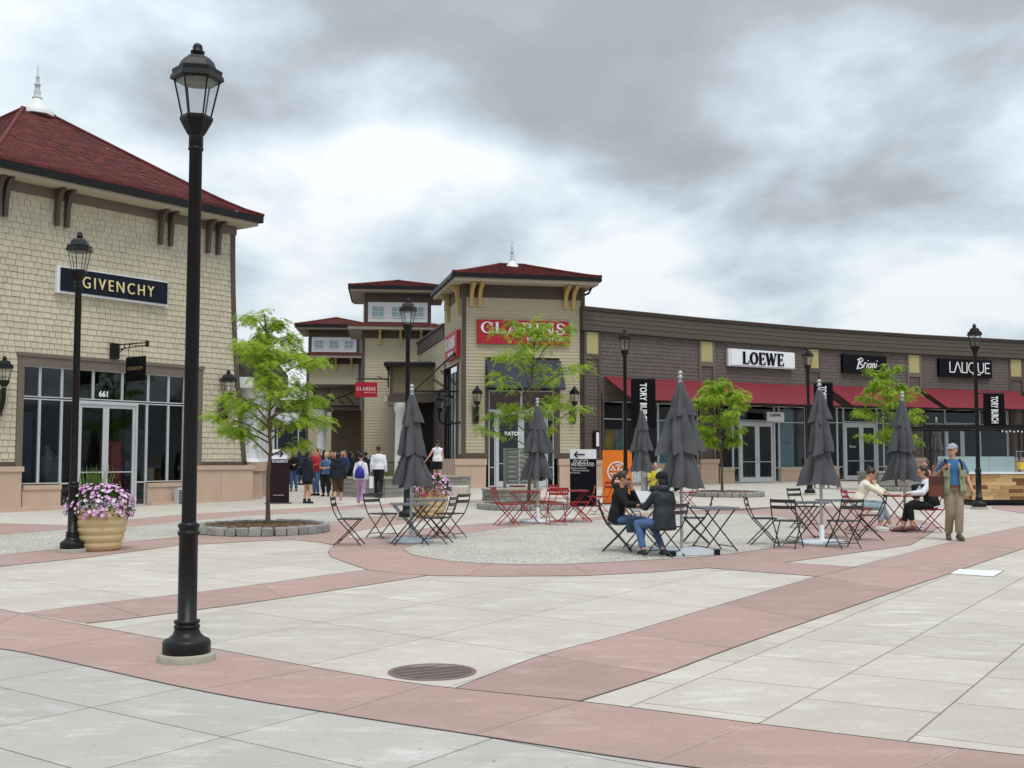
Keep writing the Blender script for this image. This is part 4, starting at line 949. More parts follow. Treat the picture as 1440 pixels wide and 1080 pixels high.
def clerestory_tower(name_lab, wall, w, d, zpx, small=1.0, brackets=3, z_floor=0):
    """cream tower with a white clerestory, two red hipped roofs and yellow brackets"""
    t = thing('clerestory_tower', name_lab, 'building', wall.p, wall.a)
    zsid, zfr, zsk, zw0, zw1, zfe, zap = zpx
    B(t, 'backing_wall', BROWNB, 0, w, .03, .2, 0, zfr)
    lap_siding(t, LAP, .14, w - .14, .9, zsid, h=.16); B(t, 'corner_board', DTRIM, -.02, .14, -.05, d, 0, zfr); B(t, 'corner_board', DTRIM, w - .14, w + .02, -.05, d, 0, zfr)
    B(t, 'stone_panel', STONE, -.05, w + .05, -.12, .1, -.2, .85)
    B(t, 'frieze_board', DTRIM, .14, w - .14, -.03, .1, zsid, zfr)
    o = .75
    mb = MB(); mb.box(-o, w + o, -o, d + o, zfr, zfr + .06); mb.box(-o, w + o, -o - .03, -o - .002, zfr, zfr + (zsk - zfr) * .55); mb.box(-o - .03, -o - .002, -o - .03, d + o, zfr, zfr + (zsk - zfr) * .55); mb.build('soffit', SOFFIT, t)
    zz = zfr + (zsk - zfr) * .55
    mb = MB(); e = .02
    a = [(-o - .1, -o - .1, zz), (w + o + .1, -o - .1, zz), (w + o + .1, d + o, zz), (-o - .1, d + o, zz)]; b = [(.0, .0, zw0), (w, .0, zw0), (w, d, zw0), (0, d, zw0)]
    for s in range(4):
        for r in range(4):
            p0, p1 = Vector(a[s]).lerp(Vector(b[s]), r / 4), Vector(a[(s + 1) % 4]).lerp(Vector(b[(s + 1) % 4]), r / 4); p2, p3 = Vector(a[(s + 1) % 4]).lerp(Vector(b[(s + 1) % 4]), (r + 1) / 4), Vector(a[s]).lerp(Vector(b[s]), (r + 1) / 4)
            up = Vector((0, 0, .03)); mb.add([p0 + up, p1 + up, p2, p3, p0, p1], [(0, 1, 2, 3), (4, 5, 1, 0)])
    mb.build('skirt_roof', ROOFR, t)
    for i in range(brackets): corbel(t, YBR, w * (.25 + .29 * i), -.05, zfr - .01, h=zfr - zsid + .35, d=.6, w=.07)
    B(t, 'clerestory_wall', DTRIM, .1, w - .1, .1, d - .1, zw0 - .1, zfe)
    B(t, 'clerestory_panel', WHITE, .3, w - .3, .04, .098, zw0 + .05, zw1)
    B(t, 'clerestory_side', WHITE, .04, .098, .4, d - .4, zw0 + .05, zw1)
    gl = mat('clerestory_glass', rgb(150, 178, 184), .2, var=.1)
    n = 3; ww = (w - .6) / n
    for i in range(n):
        a0 = .3 + ww * i + ww * .16; a1 = .3 + ww * (i + 1) - ww * .16; h0 = zw0 + .05 + (zw1 - zw0) * .2; h1 = zw1 - (zw1 - zw0) * .18
        f = rect_frame(t, 'window', WHITE, a0, a1, h0, h1, .05, -.0, .038); B(f, 'pane', gl, a0 + .05, a1 - .05, .015, .03, h0 + .05, h1 - .05)
        mb = MB(); xm = (a0 + a1) / 2; mb.box(xm - .015, xm + .015, .0, .014, h0 + .05, h1 - .05); zm = (h0 + h1) / 2; mb.box(a0 + .05, a1 - .05, .002, .0135, zm - .015, zm + .015); mb.build('glazing_bar', WHITE, f)
    o2 = .75
    B(t, 'eave', SOFFIT, .1 - o2, w - .1 + o2, .1 - o2, d - .1 + o2, zfe, zfe + .14)
    mb = MB(); mb.box(-o2 - .02, w + o2 + .02, -o2 - .02, .1 - o2 - .002, zfe + .1, zfe + .3); mb.box(-o2 - .02, .1 - o2 - .002, .1 - o2, d + o2, zfe + .1, zfe + .3); mb.build('gutter', GUTTER, t)
    hip_roof(t, -o2, w + o2, -o2, d + o2, zfe + .28, w / 2, d / 2, zap, rows=10, flare=.08, rx=.1)
    return t
Y2 = 62
q = PY(508, 640, Y2); W2 = Wall((q.x, q.y), R(6)); c = lambda px, py: W2.uv(px, py)[1]
w2 = W2.uv(608, 640)[0]
clerestory_tower('nearer cream tower with white clerestory windows between two red hipped roofs', W2, w2, 4.2, (c(555, 476), c(555, 465), c(555, 458), c(555, 454), c(555, 425), c(555, 412), PY(558, 395, Y2 + 2).z - W2.p.z))
Y3 = 76
q = PY(430, 640, Y3); W3 = Wall((q.x, q.y), R(5)); c = lambda px, py: W3.uv(px, py)[1]
w3 = W3.uv(506, 640)[0]
clerestory_tower('farther and smaller cream tower with white clerestory windows and red hipped roofs', W3, w3, 3.8, (c(460, 512), c(460, 504), c(460, 498), c(460, 496), c(460, 474), c(460, 464), PY(469, 448, Y3 + 2).z - W3.p.z))
# flat-roofed porch of the farther tower
q = PY(441, 640, 66); W4 = Wall((q.x, q.y), R(4)); c = lambda px, py: W4.uv(px, py)
pb = thing('entrance_porch', 'olive flat-topped porch on one white column in front of the farther tower', 'porch', W4.p, W4.a)
w = c(506, 600)[0]; zb, zt = c(470, 572)[1], c(470, 546)[1]
B(pb, 'front_panel', OLIVP, 0, w, 0, .2, zb, zt); mb = MB()
mb.box(-.06, .06, -.04, 0, zb, zt); mb.box(.75, .85, -.04, 0, zb, zt); mb.box(-.06, w, -.05, 0, zb - .12, zb); mb.build('panel_trim', DTRIM, pb)
B(pb, 'roof', MATS['roof_dark'], -.5, w, -.5, 5, zt + .002, zt + .2); B(pb, 'soffit', SOFFIT, 0, w, .2, 5, zb - .12, zb)
MB().lathe([(.34, 0), (.34, .3), (.27, .4), (.24, zb - .6), (.3, zb - .5), (.3, zb - .14)], 18, (.42, .35, 0)).build('column', WHITE, pb)
B(pb, 'recess_wall', mat('tan_stucco', rgb(118, 102, 78), .85), .8, w, 2.2, 2.4, 0, zb - .12); B(pb, 'recess_base', DTRIM, .8, w, 2.1, 2.19, 0, .9)
awf = MB(); awf.add([(w - .0, -.9, zb + .9), (w - .0, -.9, zb - .1), (w - 2.4, -.9, zb - .1)], [(0, 1, 2)]) 
fr = MB(); fr.tube((w, -.9, zb + .95), (w - 2.3, -.9, zb), .05, n=5); fr.tube((w, -.9, zb), (w - 2.3, -.9, zb), .05, n=5); fr.tube((w - .3, -.9, zb + .1), (w - .8, -.9, zb + .6), .035, n=5); fr.tube((w - .8, -.9, zb + .1), (w - 1.3, -.9, zb + .4), .035, n=5); fr.build('awning_frame', BLACK, pb)

# far end of the passage
fb = thing('far_shop', 'dark low shop with white fascia closing the far end of the passage', 'building', (-21.5, 96, gz(96)), R(6))
B(fb, 'wall', mat('far_wall', rgb(104, 94, 88), .8, var=.1), -4, 8, 0, .3, 0, 5.4); B(fb, 'fascia', OLIVE, -4.2, 8.2, -.3, .1, 5.0, 5.7); B(fb, 'sign', SIGNWHT, -1.5, 3.5, -.2, -.01, 3.6, 4.6)
B(fb, 'shopfront', mat('far_glass', rgb(34, 40, 52), .2), -3.6, 7.6, -.06, -.01, .5, 3.4)
mb = MB()
for k in range(7): mb.box(-3.6 + k * 1.75, -3.5 + k * 1.75, -.12, -.061, .3, 3.4)
mb.build('mullion', WHITEM, fb)
# colonnade running back from the left tower
cl = thing('colonnade', 'white columns on stone pedestals under a dark canopy, right of the cream tower', 'colonnade', GW.p + GW.u * (L_ - .5) + GW.n * 0, R(98))
# local x runs away down the passage
for k in range(5):
    x = 1.6 + k * 2.3
    mb = MB(); pr = []
    base = [(.55, .0), (.55, 1.12), (.50, 1.16), (.48, 1.3), (.36, 1.42), (.32, 1.6), (.28, 3.4), (.34, 3.5), (.38, 3.7)]
    n = 20
    for i, (r_, z_) in enumerate(base[2:]):
        pass
    mb.lathe([(r_ * (1.0), z_) for r_, z_ in base[3:]], 16, (x, -.2, 0), False); mb.build('column', WHITE, cl)
    mb = MB(); mb.box(x - .36, x + .36, -.72, .3, 0, 1.0); mb.box(x - .42, x + .42, -.8, .36, 1.0, 1.3); mb.build('pedestal', STONE, cl)
B(cl, 'canopy', MATS['roof_dark'], .4, 13, -.9, 3.5, 4.05, 5.0); B(cl, 'canopy_beam', WHITE, .4, 13, -.5, .2, 3.7, 4.04); B(cl, 'rear_wall', mat('passage_wall', rgb(92, 84, 78), .85), .4, 13, 3.5, 3.7, 0, 4.04)

# ------------------------------------------------------------------ brown shop wing curving round to the right
ZT = 8.3
NP = [(818, 431), (993, 448.2), (1142, 461), (1284, 470.5), (1427, 478.3), (1580, 484)]
nodes = [PZ(px, py, ZT) for px, py in NP]
wing = thing('shop_wing', 'long brown shingled shop building with red awnings curving away to the right', 'building', (nodes[0].x, nodes[0].y, gz(nodes[0].y)), 0)
WO = Vector(wing.location)
SIGNS = {}
bays = []
class BayWall(Wall): pass
for i in range(5):
    a, b = nodes[i], nodes[i + 1]; ang = math.atan2(b.y - a.y, b.x - a.x)
    bw = BayWall((a.x, a.y), ang); bw.len = (Vector((b.x, b.y)) - Vector((a.x, a.y))).length
    e = bpy.data.objects.new('facade_bay', None); COL.objects.link(e); e.parent = wing; e.location = bw.p - WO; e.rotation_euler = (0, 0, ang)
    # base mesh of the bay carries the structural wall so the bay is a part, not a helper
    bays.append((bw, e))
bpy.context.view_layer.update()
bay_objs = []
PX_AW = [(849, 983, 531, 640), (1003, 1138, 541, 571), (1166, 1306, 546, 573), (1296, 1440, 557, 583), (1450, 1590, 560, 588)]
def bay_part(e, mb, name, m, kind=None): return mb.build(name, m, e, kind)
for i, (bw, e) in enumerate(bays):
    # replace the Empty by a mesh part (backing wall)
    Lb = bw.len; zt = ZT - bw.p.z; c = bw.uv
    me = MB(); zaw = c(NP[i][0] + 60, [532, 541, 546, 553, 560][i])[1]          # top of the storefront opening
    zfs = zt - .16; zfb = zt - .98                                             # fascia
    pil = .42                                                                  # half pilaster width
    ox0, ox1 = pil + .3, Lb - pil - .12
    if i == 0: ox0 = c(849, 600)[0] + .02
    zop = 3.75
    me.box(0, Lb, .06, .3, zop + .3, zfs); me.box(0, ox0 - .1, .06, .3, -.3, zop + .3); me.box(ox1 + .1, Lb, .06, .3, -.3, zop + .3)
    bo = me.build('facade_bay', BROWNB, wing); bo.location = e.location; bo.rotation_euler = e.rotation_euler
    bpy.data.objects.remove(e); e = bo; bay_objs.append(e)
    # top
    mb = MB(); mb.box(-.02, Lb + .02, -.22, .32, zt - .05, zt); mb.box(-.02, Lb + .02, -.17, .1, zt - .15, zt - .052); mb.build('parapet_cap', DTRIM, e)
    mb = MB()
    for k in range(4): 
        q0 = zfb + (zfs - zfb) * k / 4; q1 = zfb + (zfs - zfb) * (k + 1) / 4; mb.add([(-.01, -.13, q0), (Lb + .01, -.13, q0), (Lb + .01, -.11, q1 - .004), (-.01, -.11, q1 - .004), (-.01, .06, q0), (Lb + .01, .06, q0), (Lb + .01, .06, q1 - .004), (-.01, .06, q1 - .004)], [(0, 1, 2, 3), (7, 6, 5, 4), (0, 4, 5, 1), (1, 5, 6, 2), (2, 6, 7, 3), (3, 7, 4, 0)])
    mb.build('fascia_board', OLIVE, e, 'stuff'); B(e, 'fascia_drip', DTRIM, -.01, Lb + .01, -.15, .05, zfb - .05, zfb - .002)
    # shingles field
    zsh = zop + .3
    shingles(e, BROWNS, pil if i else .95, Lb - pil, zsh, zfb - .05, h=.165, wr=(.15, .32), y=.05)
    # pilaster at the left node (and half of it belongs to this bay's left)
    zy0, zy1 = zfb - .08, zfb - 1.05
    x0, x1 = (-pil, pil) if i else (.17, .95)
    B(e, 'yellow_panel', YEL, x0 + .06, x1 - .06, -.03, .04, zy1, zy0 - .02)
    mb = MB(); mb.box(x0 - .07, x0 + .06, -.05, .05, 1.15, zy0); mb.box(x1 - .06, x1 + .07, -.05, .05, 1.15, zy0); mb.box(x0 + .06, x1 - .06, -.045, .05, zy1 - .22, zy1); mb.build('pilaster_trim', TAUPE if i % 2 else DTRIM, e)
    lap_siding(e, BROWNL, x0 + .06, x1 - .06, 1.15, zy1 - .22, h=.145, y=.02)
    zst = 1.15
    B(e, 'stone_pier', STONET, x0 - .12, x1 + .12, -.14, .3, -.4, zst - .2); B(e, 'stone_cap', STONET, x0 - .16, x1 + .16, -.18, .3, zst - .196, zst)
    # lintel
    B(e, 'lintel', OLIVE, ox0 - .12, ox1 + .12, -.02, .2, zop, zsh + .0)
    # side returns
    B(e, 'return_wall', BROWNB, ox0 - .1, ox0 - .002, .0, .5, 0, zop); B(e, 'return_wall', BROWNB, ox1 + .002, ox1 + .1, .0, .5, 0, zop)
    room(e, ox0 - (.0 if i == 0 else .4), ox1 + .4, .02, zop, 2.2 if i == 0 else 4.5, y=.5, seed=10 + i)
    # awning
    ax0, ax1 = [(c(849, 540)[0], Lb), (.01, Lb - .12), (.8, Lb - .15), (.4, Lb - .1), (.4, Lb - pil)][i]
    zat = zsh + .76; zab = zop + .06
    awning(bw, e, ax0, ax1, zat, zab - .08, 1.9, REDAWN, cut0=[.0, 0, .0, .0, 0][i] , cut1=[0, 0, 0, .0, 0][i])
    bw.zop = zop; bw.ox = (ox0, ox1)
# storefront glazing per bay
def glaze(i, px_list, z_rail, z_sill, doors=(), low=(), poster=None):
    bw, _ = bays[i]; e = bay_objs[i]; ox0, ox1 = bw.ox; zop = bw.zop
    xs = [ox0 + .005] + [bw.uv(p, 620, -.1)[0] for p in px_list] + [ox1 - .005]
    for k in range(len(xs) - 1):
        a, b = xs[k] + .004, xs[k + 1] - .004
        if k in doors:
            continue
        lo = .04 if k in low else z_sill
        window(e, a, b, lo, zop - .02, y=.1, w=.045, rows=((z_sill, z_rail) if k in low else (z_rail,)))
    if doors:
        a = xs[doors[0]]; b = xs[doors[-1] + 1]; m_ = xs[doors[0] + 1] if len(doors) > 1 else None
        window(e, a + .004, b - .004, z_rail + .03, zop - .02, y=.1, w=.045, name='transom_window')
        mb = MB(); mb.box(a, a + .07, .03, .17, .02, z_rail); mb.box(b - .07, b, .03, .17, .02, z_rail); mb.box(a + .07, b - .07, .03, .17, z_rail - .08, z_rail); mb.build('door_frame', WHITEM, e)
        door(e, a + .075, m_ - .003, .04, z_rail - .085, y=.1, w=.14, hinge=1); door(e, m_ + .003, b - .075, .04, z_rail - .085, y=.1, w=.14, hinge=-1)
    for k in range(len(xs) - 1):
        if k not in doors and k not in low:
            B(e, 'stone_panel', STONET, xs[k] + .004, xs[k + 1] - .004, -.03, .25, -.4, z_sill - .14); B(e, 'stone_sill', STONET, xs[k] - .001 + .004, xs[k + 1] - .004, -.06, .25, z_sill - .136, z_sill - .004)
    return xs
zr = 2.95
x_ = glaze(0, (877, 925, 955), zr, .95, low=()); 
x_1 = glaze(1, (1030, 1039, 1064.5, 1088.5, 1095), zr, .72, doors=(2, 3), low=(1, 4))
x_2 = glaze(2, (1177, 1186, 1211, 1233, 1242), zr, .72, doors=(2, 3), low=(1, 4))
x_3 = glaze(3, (1329, 1353, 1378, 1416), zr, .95, doors=(1, 2))
x_4 = glaze(4, (1500,), zr, .95)
# frosted panels and posters behind the glass
e = bay_objs[1]; b0, b1 = bays[1][0].uv(1099, 620)[0], bays[1][0].uv(1119, 620)[0]
B(e, 'frosted_panel', mat('panel_aqua', rgb(214, 238, 236), .4, var=.05), b0, b1, .125, .14, .78, 3.6)
text('LOEWE', .3, SIGNBLK, e, ((b0 + b1) / 2, .12, 1.95), depth=.004, fit=(.45, .1))
b0, b1 = bays[1][0].uv(1040, 590)[0], bays[1][0].uv(1088, 590)[0]
e2 = B(e, 'fascia_sign', SIGNWHT, (b0 + b1) / 2 + .1, b1 + .1, -.6, -.56, 2.95, 3.4); text('LOEWE', .3, SIGNBLK, e, ((b0 + b1) / 2 + .62, -.61, 3.25), depth=.004, bold=.01, fit=(.7, .13))
e = bay_objs[0]; b0 = bays[0][0].uv(852, 600)[0]
B(e, 'window_poster', mat('poster_yellow', rgb(238, 186, 60), .6, var=.55, scale=1.3), b0 + .06, b0 + .62, .13, .15, 1.0, 2.5); B(e, 'window_poster', mat('poster_pale', rgb(196, 210, 200), .6, var=.6, scale=3), b0 + .66, b0 + 1.12, .13, .15, 1.0, 2.5)
B(e, 'frosted_panel', MATS['poster_pale'] if 0 else SCREEN, bays[0][0].uv(925, 600)[0] + .1, bays[0][0].uv(955, 600)[0] - .05, .125, .14, 1.0, 3.0)
text('Brioni', .3, LETW, bay_objs[2], ((x_2[2] + x_2[3]) / 2, .07, 1.75), depth=.004, fit=(.4, .12))
# slim bronze wall lights
for i, px, py in ((0, 838, 618), (4, 1434, 0)):
    if py:
        u, z = bays[i][0].uv(px, py, .1); t = bays[i][0].thing('wall_light', 'slim upright wall light with dark frame on brown siding near the black sign board', 'wall lamp', u, z)
        B(t, 'frame', BLACK, -.13, .13, -.2, -.05, -.36, .36); B(t, 'diffuser', SIGNWHT, -.07, .07, -.23, -.201, -.3, .3)
# shop signs on the wing
def wing_sign(i, p0, p1, yt, yb, name, lab, m, out=.16, edge=None):
    bw = bays[i][0]; mid = (yt + yb) / 2
    a = bw.uv(p0, mid, out)[0]; b = bw.uv(p1, mid, out)[0]; pm = (p0 + p1) / 2; zt = bw.uv(pm, yt, out)[1]; zb = bw.uv(pm, yb, out)[1]
    s = bw.thing('shop_sign', lab, 'sign', (a + b) / 2, (zt + zb) / 2)
    B(s, 'board', m, -(b - a) / 2, (b - a) / 2, -out, -.02, -(zt - zb) / 2, (zt - zb) / 2)
    return s, (b - a) / 2, (zt - zb) / 2
s, hw, hh = wing_sign(1, 1024.5, 1117, 493, 517, '', 'white signboard reading LOEWE in black capitals on brown shingles', SIGNWHT)
B(s, 'raised_panel', mat('sign_white_face', rgb(240, 241, 245), .4, var=.01), -hw + .14, hw - .02, -.21, -.161, -hh + .06, hh - .03)
serif_word('LOEWE', SIGNBLK, s, .02, -.28, .58, hw * 1.24, thick=.24, thin=.07, y=-.215, serif=True)
s, hw, hh = wing_sign(2, 1185.5, 1247, 499.5, 525, '', 'black signboard with the white script word Brioni behind a tree crown', SIGNBLK)
mb = MB()
def scr(pts, w=.05):
    for a, b in zip(pts[:-1], pts[1:]): seg(mb, a, b, w, .03)
SX = [-.55]
def stroke(pts, w=.05): scr([(x + SX[0], z) for x, z in pts], w)
stroke([(-.02, -.28), (.17, .25)], .07); stroke(spline([(.0, .2), (.25, .3), (.38, .2), (.15, .03), (.33, -.05), (.28, -.2), (.0, -.22)], 4), .05)
stroke(spline([(.40, -.18), (.48, .03), (.47, .07), (.60, .06)], 4)); stroke([(.62, -.18), (.69, .06)]); stroke([(.73, .17), (.745, .21)])
stroke(spline([(.92, .05), (.78, -.02), (.76, -.15), (.88, -.17), (.96, -.02), (.90, .06)], 4)); stroke(spline([(1.0, -.18), (1.07, .06), (1.04, -.02), (1.17, .07), (1.17, .0), (1.13, -.18)], 4)); stroke([(1.24, -.18), (1.31, .06)]); stroke([(1.35, .17), (1.365, .21)])
mb.v = [(v[0], v[1] - .165, v[2]) for v in mb.v]; mb.build('lettering', LETW, s)
s, hw, hh = wing_sign(3, 1321, 1395, 505.5, 530.5, '', 'black signboard reading LALIQUE in thin white capitals, crossed by a lamp post', SIGNBLK)
a_, b_ = -hw * .62, hw * .90; mb = MB(); T = .055; h0, h1 = -.25, .33; x = a_; tot = b_ - a_; k = tot / 3.55
def S_(p, q): seg(mb, (a_ + p[0] * k, h0 + p[1] * (h1 - h0)), (a_ + q[0] * k, h0 + q[1] * (h1 - h0)), T, .03)
S_((0, 0), (0, 1)); S_((0, .03), (.42, .03)); S_((.38, 0), (.68, 1)); S_((.68, 1), (1.0, 0)); S_((1.08, 0), (1.08, 1)); S_((1.08, .03), (1.45, .03)); S_((1.5, 0), (1.5, 1))
arcs(mb, a_ + 1.98 * k, h0 + .5 * (h1 - h0), .36 * k, .52 * (h1 - h0), 0, 360, T, T, .03, 24); S_((2.0, -.12), (2.7, -.12))
S_((2.5, .25), (2.5, 1)); S_((2.98, .25), (2.98, 1)); arcs(mb, a_ + 2.74 * k, h0 + .27 * (h1 - h0), .26 * k, .27 * (h1 - h0), 180, 360, T, T, .03, 10)
S_((3.15, 0), (3.15, 1)); S_((3.15, .03), (3.55, .03)); S_((3.15, .5), (3.5, .5)); S_((3.15, .97), (3.55, .97))
mb.v = [(v[0], v[1] - .165, v[2]) for v in mb.v]; mb.build('lettering', LETW, s)
# roof decks so nothing is hollow from a step aside
mb = MB(); back = [(n.x, n.y) for n in nodes]; 
poly = back + [(nodes[-1].x + 2, nodes[-1].y + 20), (nodes[0].x + 2, nodes[0].y + 24)]
me = bpy.data.meshes.new('roof_deck'); bm = bmesh.new(); f = bm.faces.new([bm.verts.new((p[0] - WO.x, p[1] + .4 - WO.y, ZT - .6 - WO.z)) for p in poly]); bmesh.ops.triangulate(bm, faces=[f]); bm.to_mesh(me); bm.free(); link('roof_deck', me, DTRIM, wing)

# ------------------------------------------------------------------ locust trees in cobble-edged pits
def leafy_cloud(tips, rnd, mb, dens=1.0, flen=.30):
    """pinnate fronds hung along the twigs"""
    for (p, d, n) in tips:
        p = Vector(p); d = Vector(d)
        for k in range(int(n * dens)):
            a = rnd.uniform(0, 2 * math.pi); out = Vector((math.cos(a), math.sin(a), rnd.uniform(-.25, .45)))
            out = (out + d * .8).normalized(); l = flen * rnd.uniform(.6, 1.15)
            base = p + Vector((rnd.gauss(0, .06), rnd.gauss(0, .06), rnd.gauss(0, .05)))
            # rachis droops
            m_ = 9; side = out.cross(Vector((0, 0, 1))); side = side.normalized() if side.length > .01 else Vector((1, 0, 0))
            q = base.copy(); dd = out.copy()
            for j in range(m_):
                q2 = q + dd * (l / m_); dd = (dd + Vector((0, 0, -.17))).normalized()
                w = .050 * math.sin(math.pi * (j + 1.2) / (m_ + 1.4)) + .012; t = (q2 - q) * .62
                up = side.cross(dd) * rnd.uniform(-.02, .02)
                for s in (1, -1):
                    e = side * s * w + dd * .012 + Vector((0, 0, -.25 * w)) + up
                    mb.add([q, q + t, q + t * .9 + e, q + t * .15 + e * .95], [(0, 1, 2, 3)])
                q = q2
def locust(name_lab, base, H, crown_w, first, seed, lean=(0, 0), dens=1.0, layers=9, shape=None):
    rnd = random.Random(seed); layers = layers + 3
    t = thing('locust_tree', name_lab, 'tree', base, 0, 'young locust trees in round cobble pits')
    tr = MB(); pts = []; rs = []
    n = 9
    for i in range(n):
        z = H * .93 * i / (n - 1); pts.append((lean[0] * z / H + rnd.gauss(0, .02) * i * .4, lean[1] * z / H + rnd.gauss(0, .02) * i * .3, z - (.05 if i == 0 else 0))); rs.append(.048 * (1 - i / n * .82) * (1.25 if i == 0 else 1))
    tr.path(pts, rs, 8); 
    def at(z):
        f = z / (H * .93) * (n - 1); i = min(int(f), n - 2); return Vector(pts[i]).lerp(Vector(pts[i + 1]), f - i)
    br = MB(); tips = []
    for k in range(layers):
        f = k / (layers - 1); z = first + (H * .90 - first) * f
        prof = shape(f) if shape else (.55 + .9 * math.sin(math.pi * min(1, f * 1.15 + .18)) * .5)
        nb = 2 + (k % 2)
        a0 = rnd.uniform(0, 6.28)
        for b in range(nb):
            a = a0 + b * 2 * math.pi / nb + rnd.uniform(-.45, .45); L = crown_w / 2 * prof * rnd.uniform(.62, 1.08)
            z_ = z + rnd.uniform(-.12, .12); s = at(max(first * .8, z_ - .35)); d = Vector((math.cos(a), math.sin(a), rnd.uniform(.35, 1.15)))
            p1 = s + d * L * .4; p2 = s + Vector((math.cos(a) * L * .78, math.sin(a) * L * .78, d.z * L * .62)); p3 = s + Vector((math.cos(a) * L, math.sin(a) * L, d.z * L * .62 + rnd.uniform(-.08, .06)))
            br.path([s, p1, p2, p3], [.020, .014, .008, .004], 5)
            for u in (.35, .52, .68, .82, .93, 1.0):
                pp = s.lerp(p1, u / .4) if u < .4 else (p1.lerp(p2, (u - .4) / .38) if u < .78 else p2.lerp(p3, (u - .78) / .22))
                tips.append((pp, Vector((math.cos(a), math.sin(a), .1)), 5 + 4 * u))
                if u in (.52, .82):
                    for sg_ in (-1, 1):
                        aa = a + sg_ * rnd.uniform(.6, 1.0); ll = L * rnd.uniform(.18, .34); e = pp + Vector((math.cos(aa) * ll, math.sin(aa) * ll, rnd.uniform(-.02, .12)))
                        br.path([pp, pp.lerp(e, .5) + Vector((0, 0, .03)), e], [.007, .005, .003], 4)
                        tips.append((e, Vector((math.cos(aa), math.sin(aa), 0)), 7)); tips.append((pp.lerp(e, .55), Vector((math.cos(aa), math.sin(aa), 0)), 4))
    for q_ in (.93, .9, .87, .84): tips.append((at(H * q_), Vector((0, 0, .7)), 12))
    tr.build('trunk', BARK, t); br.build('limbs', BARK, t, 'stuff')
    lf = MB(); leafy_cloud(tips, rnd, lf, dens); lf.build('crown', LEAF, t, 'stuff')
    return t
def tree_pit(c, r, lab, seed):
    rnd = random.Random(seed)
    t = thing('tree_pit', lab, 'tree pit', c, 0, 'round tree pits edged with grey cobbles')
    me = []
    for k in range(5):
        mb = MB(); w, h, d = .115, .085, .075
        vs_ = []
        bx = bmesh.new(); bmesh.ops.create_cube(bx, size=1); 
        for v in bx.verts: v.co = Vector((v.co.x * w * 2, v.co.y * d * 2, v.co.z * h * 2))
        bmesh.ops.bevel(bx, geom=bx.edges[:], offset=.022, segments=1, affect='EDGES')
        for v in bx.verts: v.co += Vector((rnd.gauss(0, .006), rnd.gauss(0, .006), rnd.gauss(0, .006)))
        m_ = bpy.data.meshes.new('cobble'); bx.to_mesh(m_); bx.free(); m_.materials.append(COB); me.append(m_)
    n = int(2 * math.pi * r / .245)
    for k in range(n):
        a = 2 * math.pi * k / n + rnd.uniform(-.008, .008)
        o = bpy.data.objects.new('cobble', me[k % 5]); COL.objects.link(o); o.parent = t
        o.location = ((r - .08) * math.cos(a), (r - .08) * math.sin(a), .085 + SLOPE * r * math.sin(a)); o.rotation_euler = (rnd.gauss(0, .03), rnd.gauss(0, .03), a + math.pi / 2 + rnd.gauss(0, .03)); o.scale = (rnd.uniform(.9, 1.04), 1, rnd.uniform(.94, 1.04))
    mb = MB(); mb.lathe([(r - .12, .0), (r - .14, .12), (r * .6, .135), (0, .16)], 40); mb.build('mulch_bed', MULCH, t)
    mb = MB()
    for k in range(900):
        a = rnd.uniform(0, 6.28); rr = math.sqrt(rnd.random()) * (r - .18); M = Matrix.Translation((rr * math.cos(a), rr * math.sin(a), .15)) @ Matrix.Rotation(rnd.uniform(0, 3), 4, 'Z') @ Matrix.Rotation(rnd.gauss(0, .35), 4, 'X')
        l, w = rnd.uniform(.015, .045), rnd.uniform(.006, .016); mb.box(-l, l, -w, w, -.006, .006, M)
    mb.build('bark_chips', CHIP, t, 'stuff')
PITS = [(G(370, 748), 1.33, 'large cobble-edged tree pit in front of the cream tower at the left'), (G(736, 715), 1.30, 'cobble-edged tree pit behind the red bistro tables'),
        (G(1022, 697.5), 1.3, 'cobble-edged tree pit in front of the white-signed shop'), (G(1262, 689.5), 1.3, 'flat cobble-edged tree pit before the low block wall at the right')]
for i, (c_, r_, l_) in enumerate(PITS): tree_pit(c_, r_, l_, 20 + i)
b = G(377, 748); locust('spreading young locust tree in the large left pit, its crown overlapping the cream tower', b, 4.75, 2.45, 1.9, 3, lean=(-.05, 0), dens=.62, layers=10, shape=lambda f: [.8, 1.0, .95, 1.0, .9, .95, .85, .8, .6, .4][min(9, int(f * 9.99))])
b = G(743, 714); locust('young locust tree in front of the red-signed tower, its crown hiding part of the sign', b, 5.75, 3.2, 2.1, 8, lean=(.16, 0), dens=.5, layers=9, shape=lambda f: [1.15, .75, .6, .85, 1.0, .9, .9, .75, .45][min(8, int(f * 8.99))])
b = G(1016, 697); locust('small locust tree before the shop with the white sign', b, 4.4, 2.7, 1.9, 12, lean=(-.1, 0), dens=.8, layers=8, shape=lambda f: [.7, .75, .8, 1.0, 1.1, .95, .7, .5][min(7, int(f * 7.99))])
b = G(1262, 689.5); locust('young locust tree rising behind a folded umbrella in front of the script sign', b, 5.3, 2.8, 1.9, 15, lean=(-.65, 0), dens=.78, layers=9, shape=lambda f: [1.0, .7, 1.0, .75, 1.0, .8, .7, .6, .5][min(8, int(f * 8.99))])

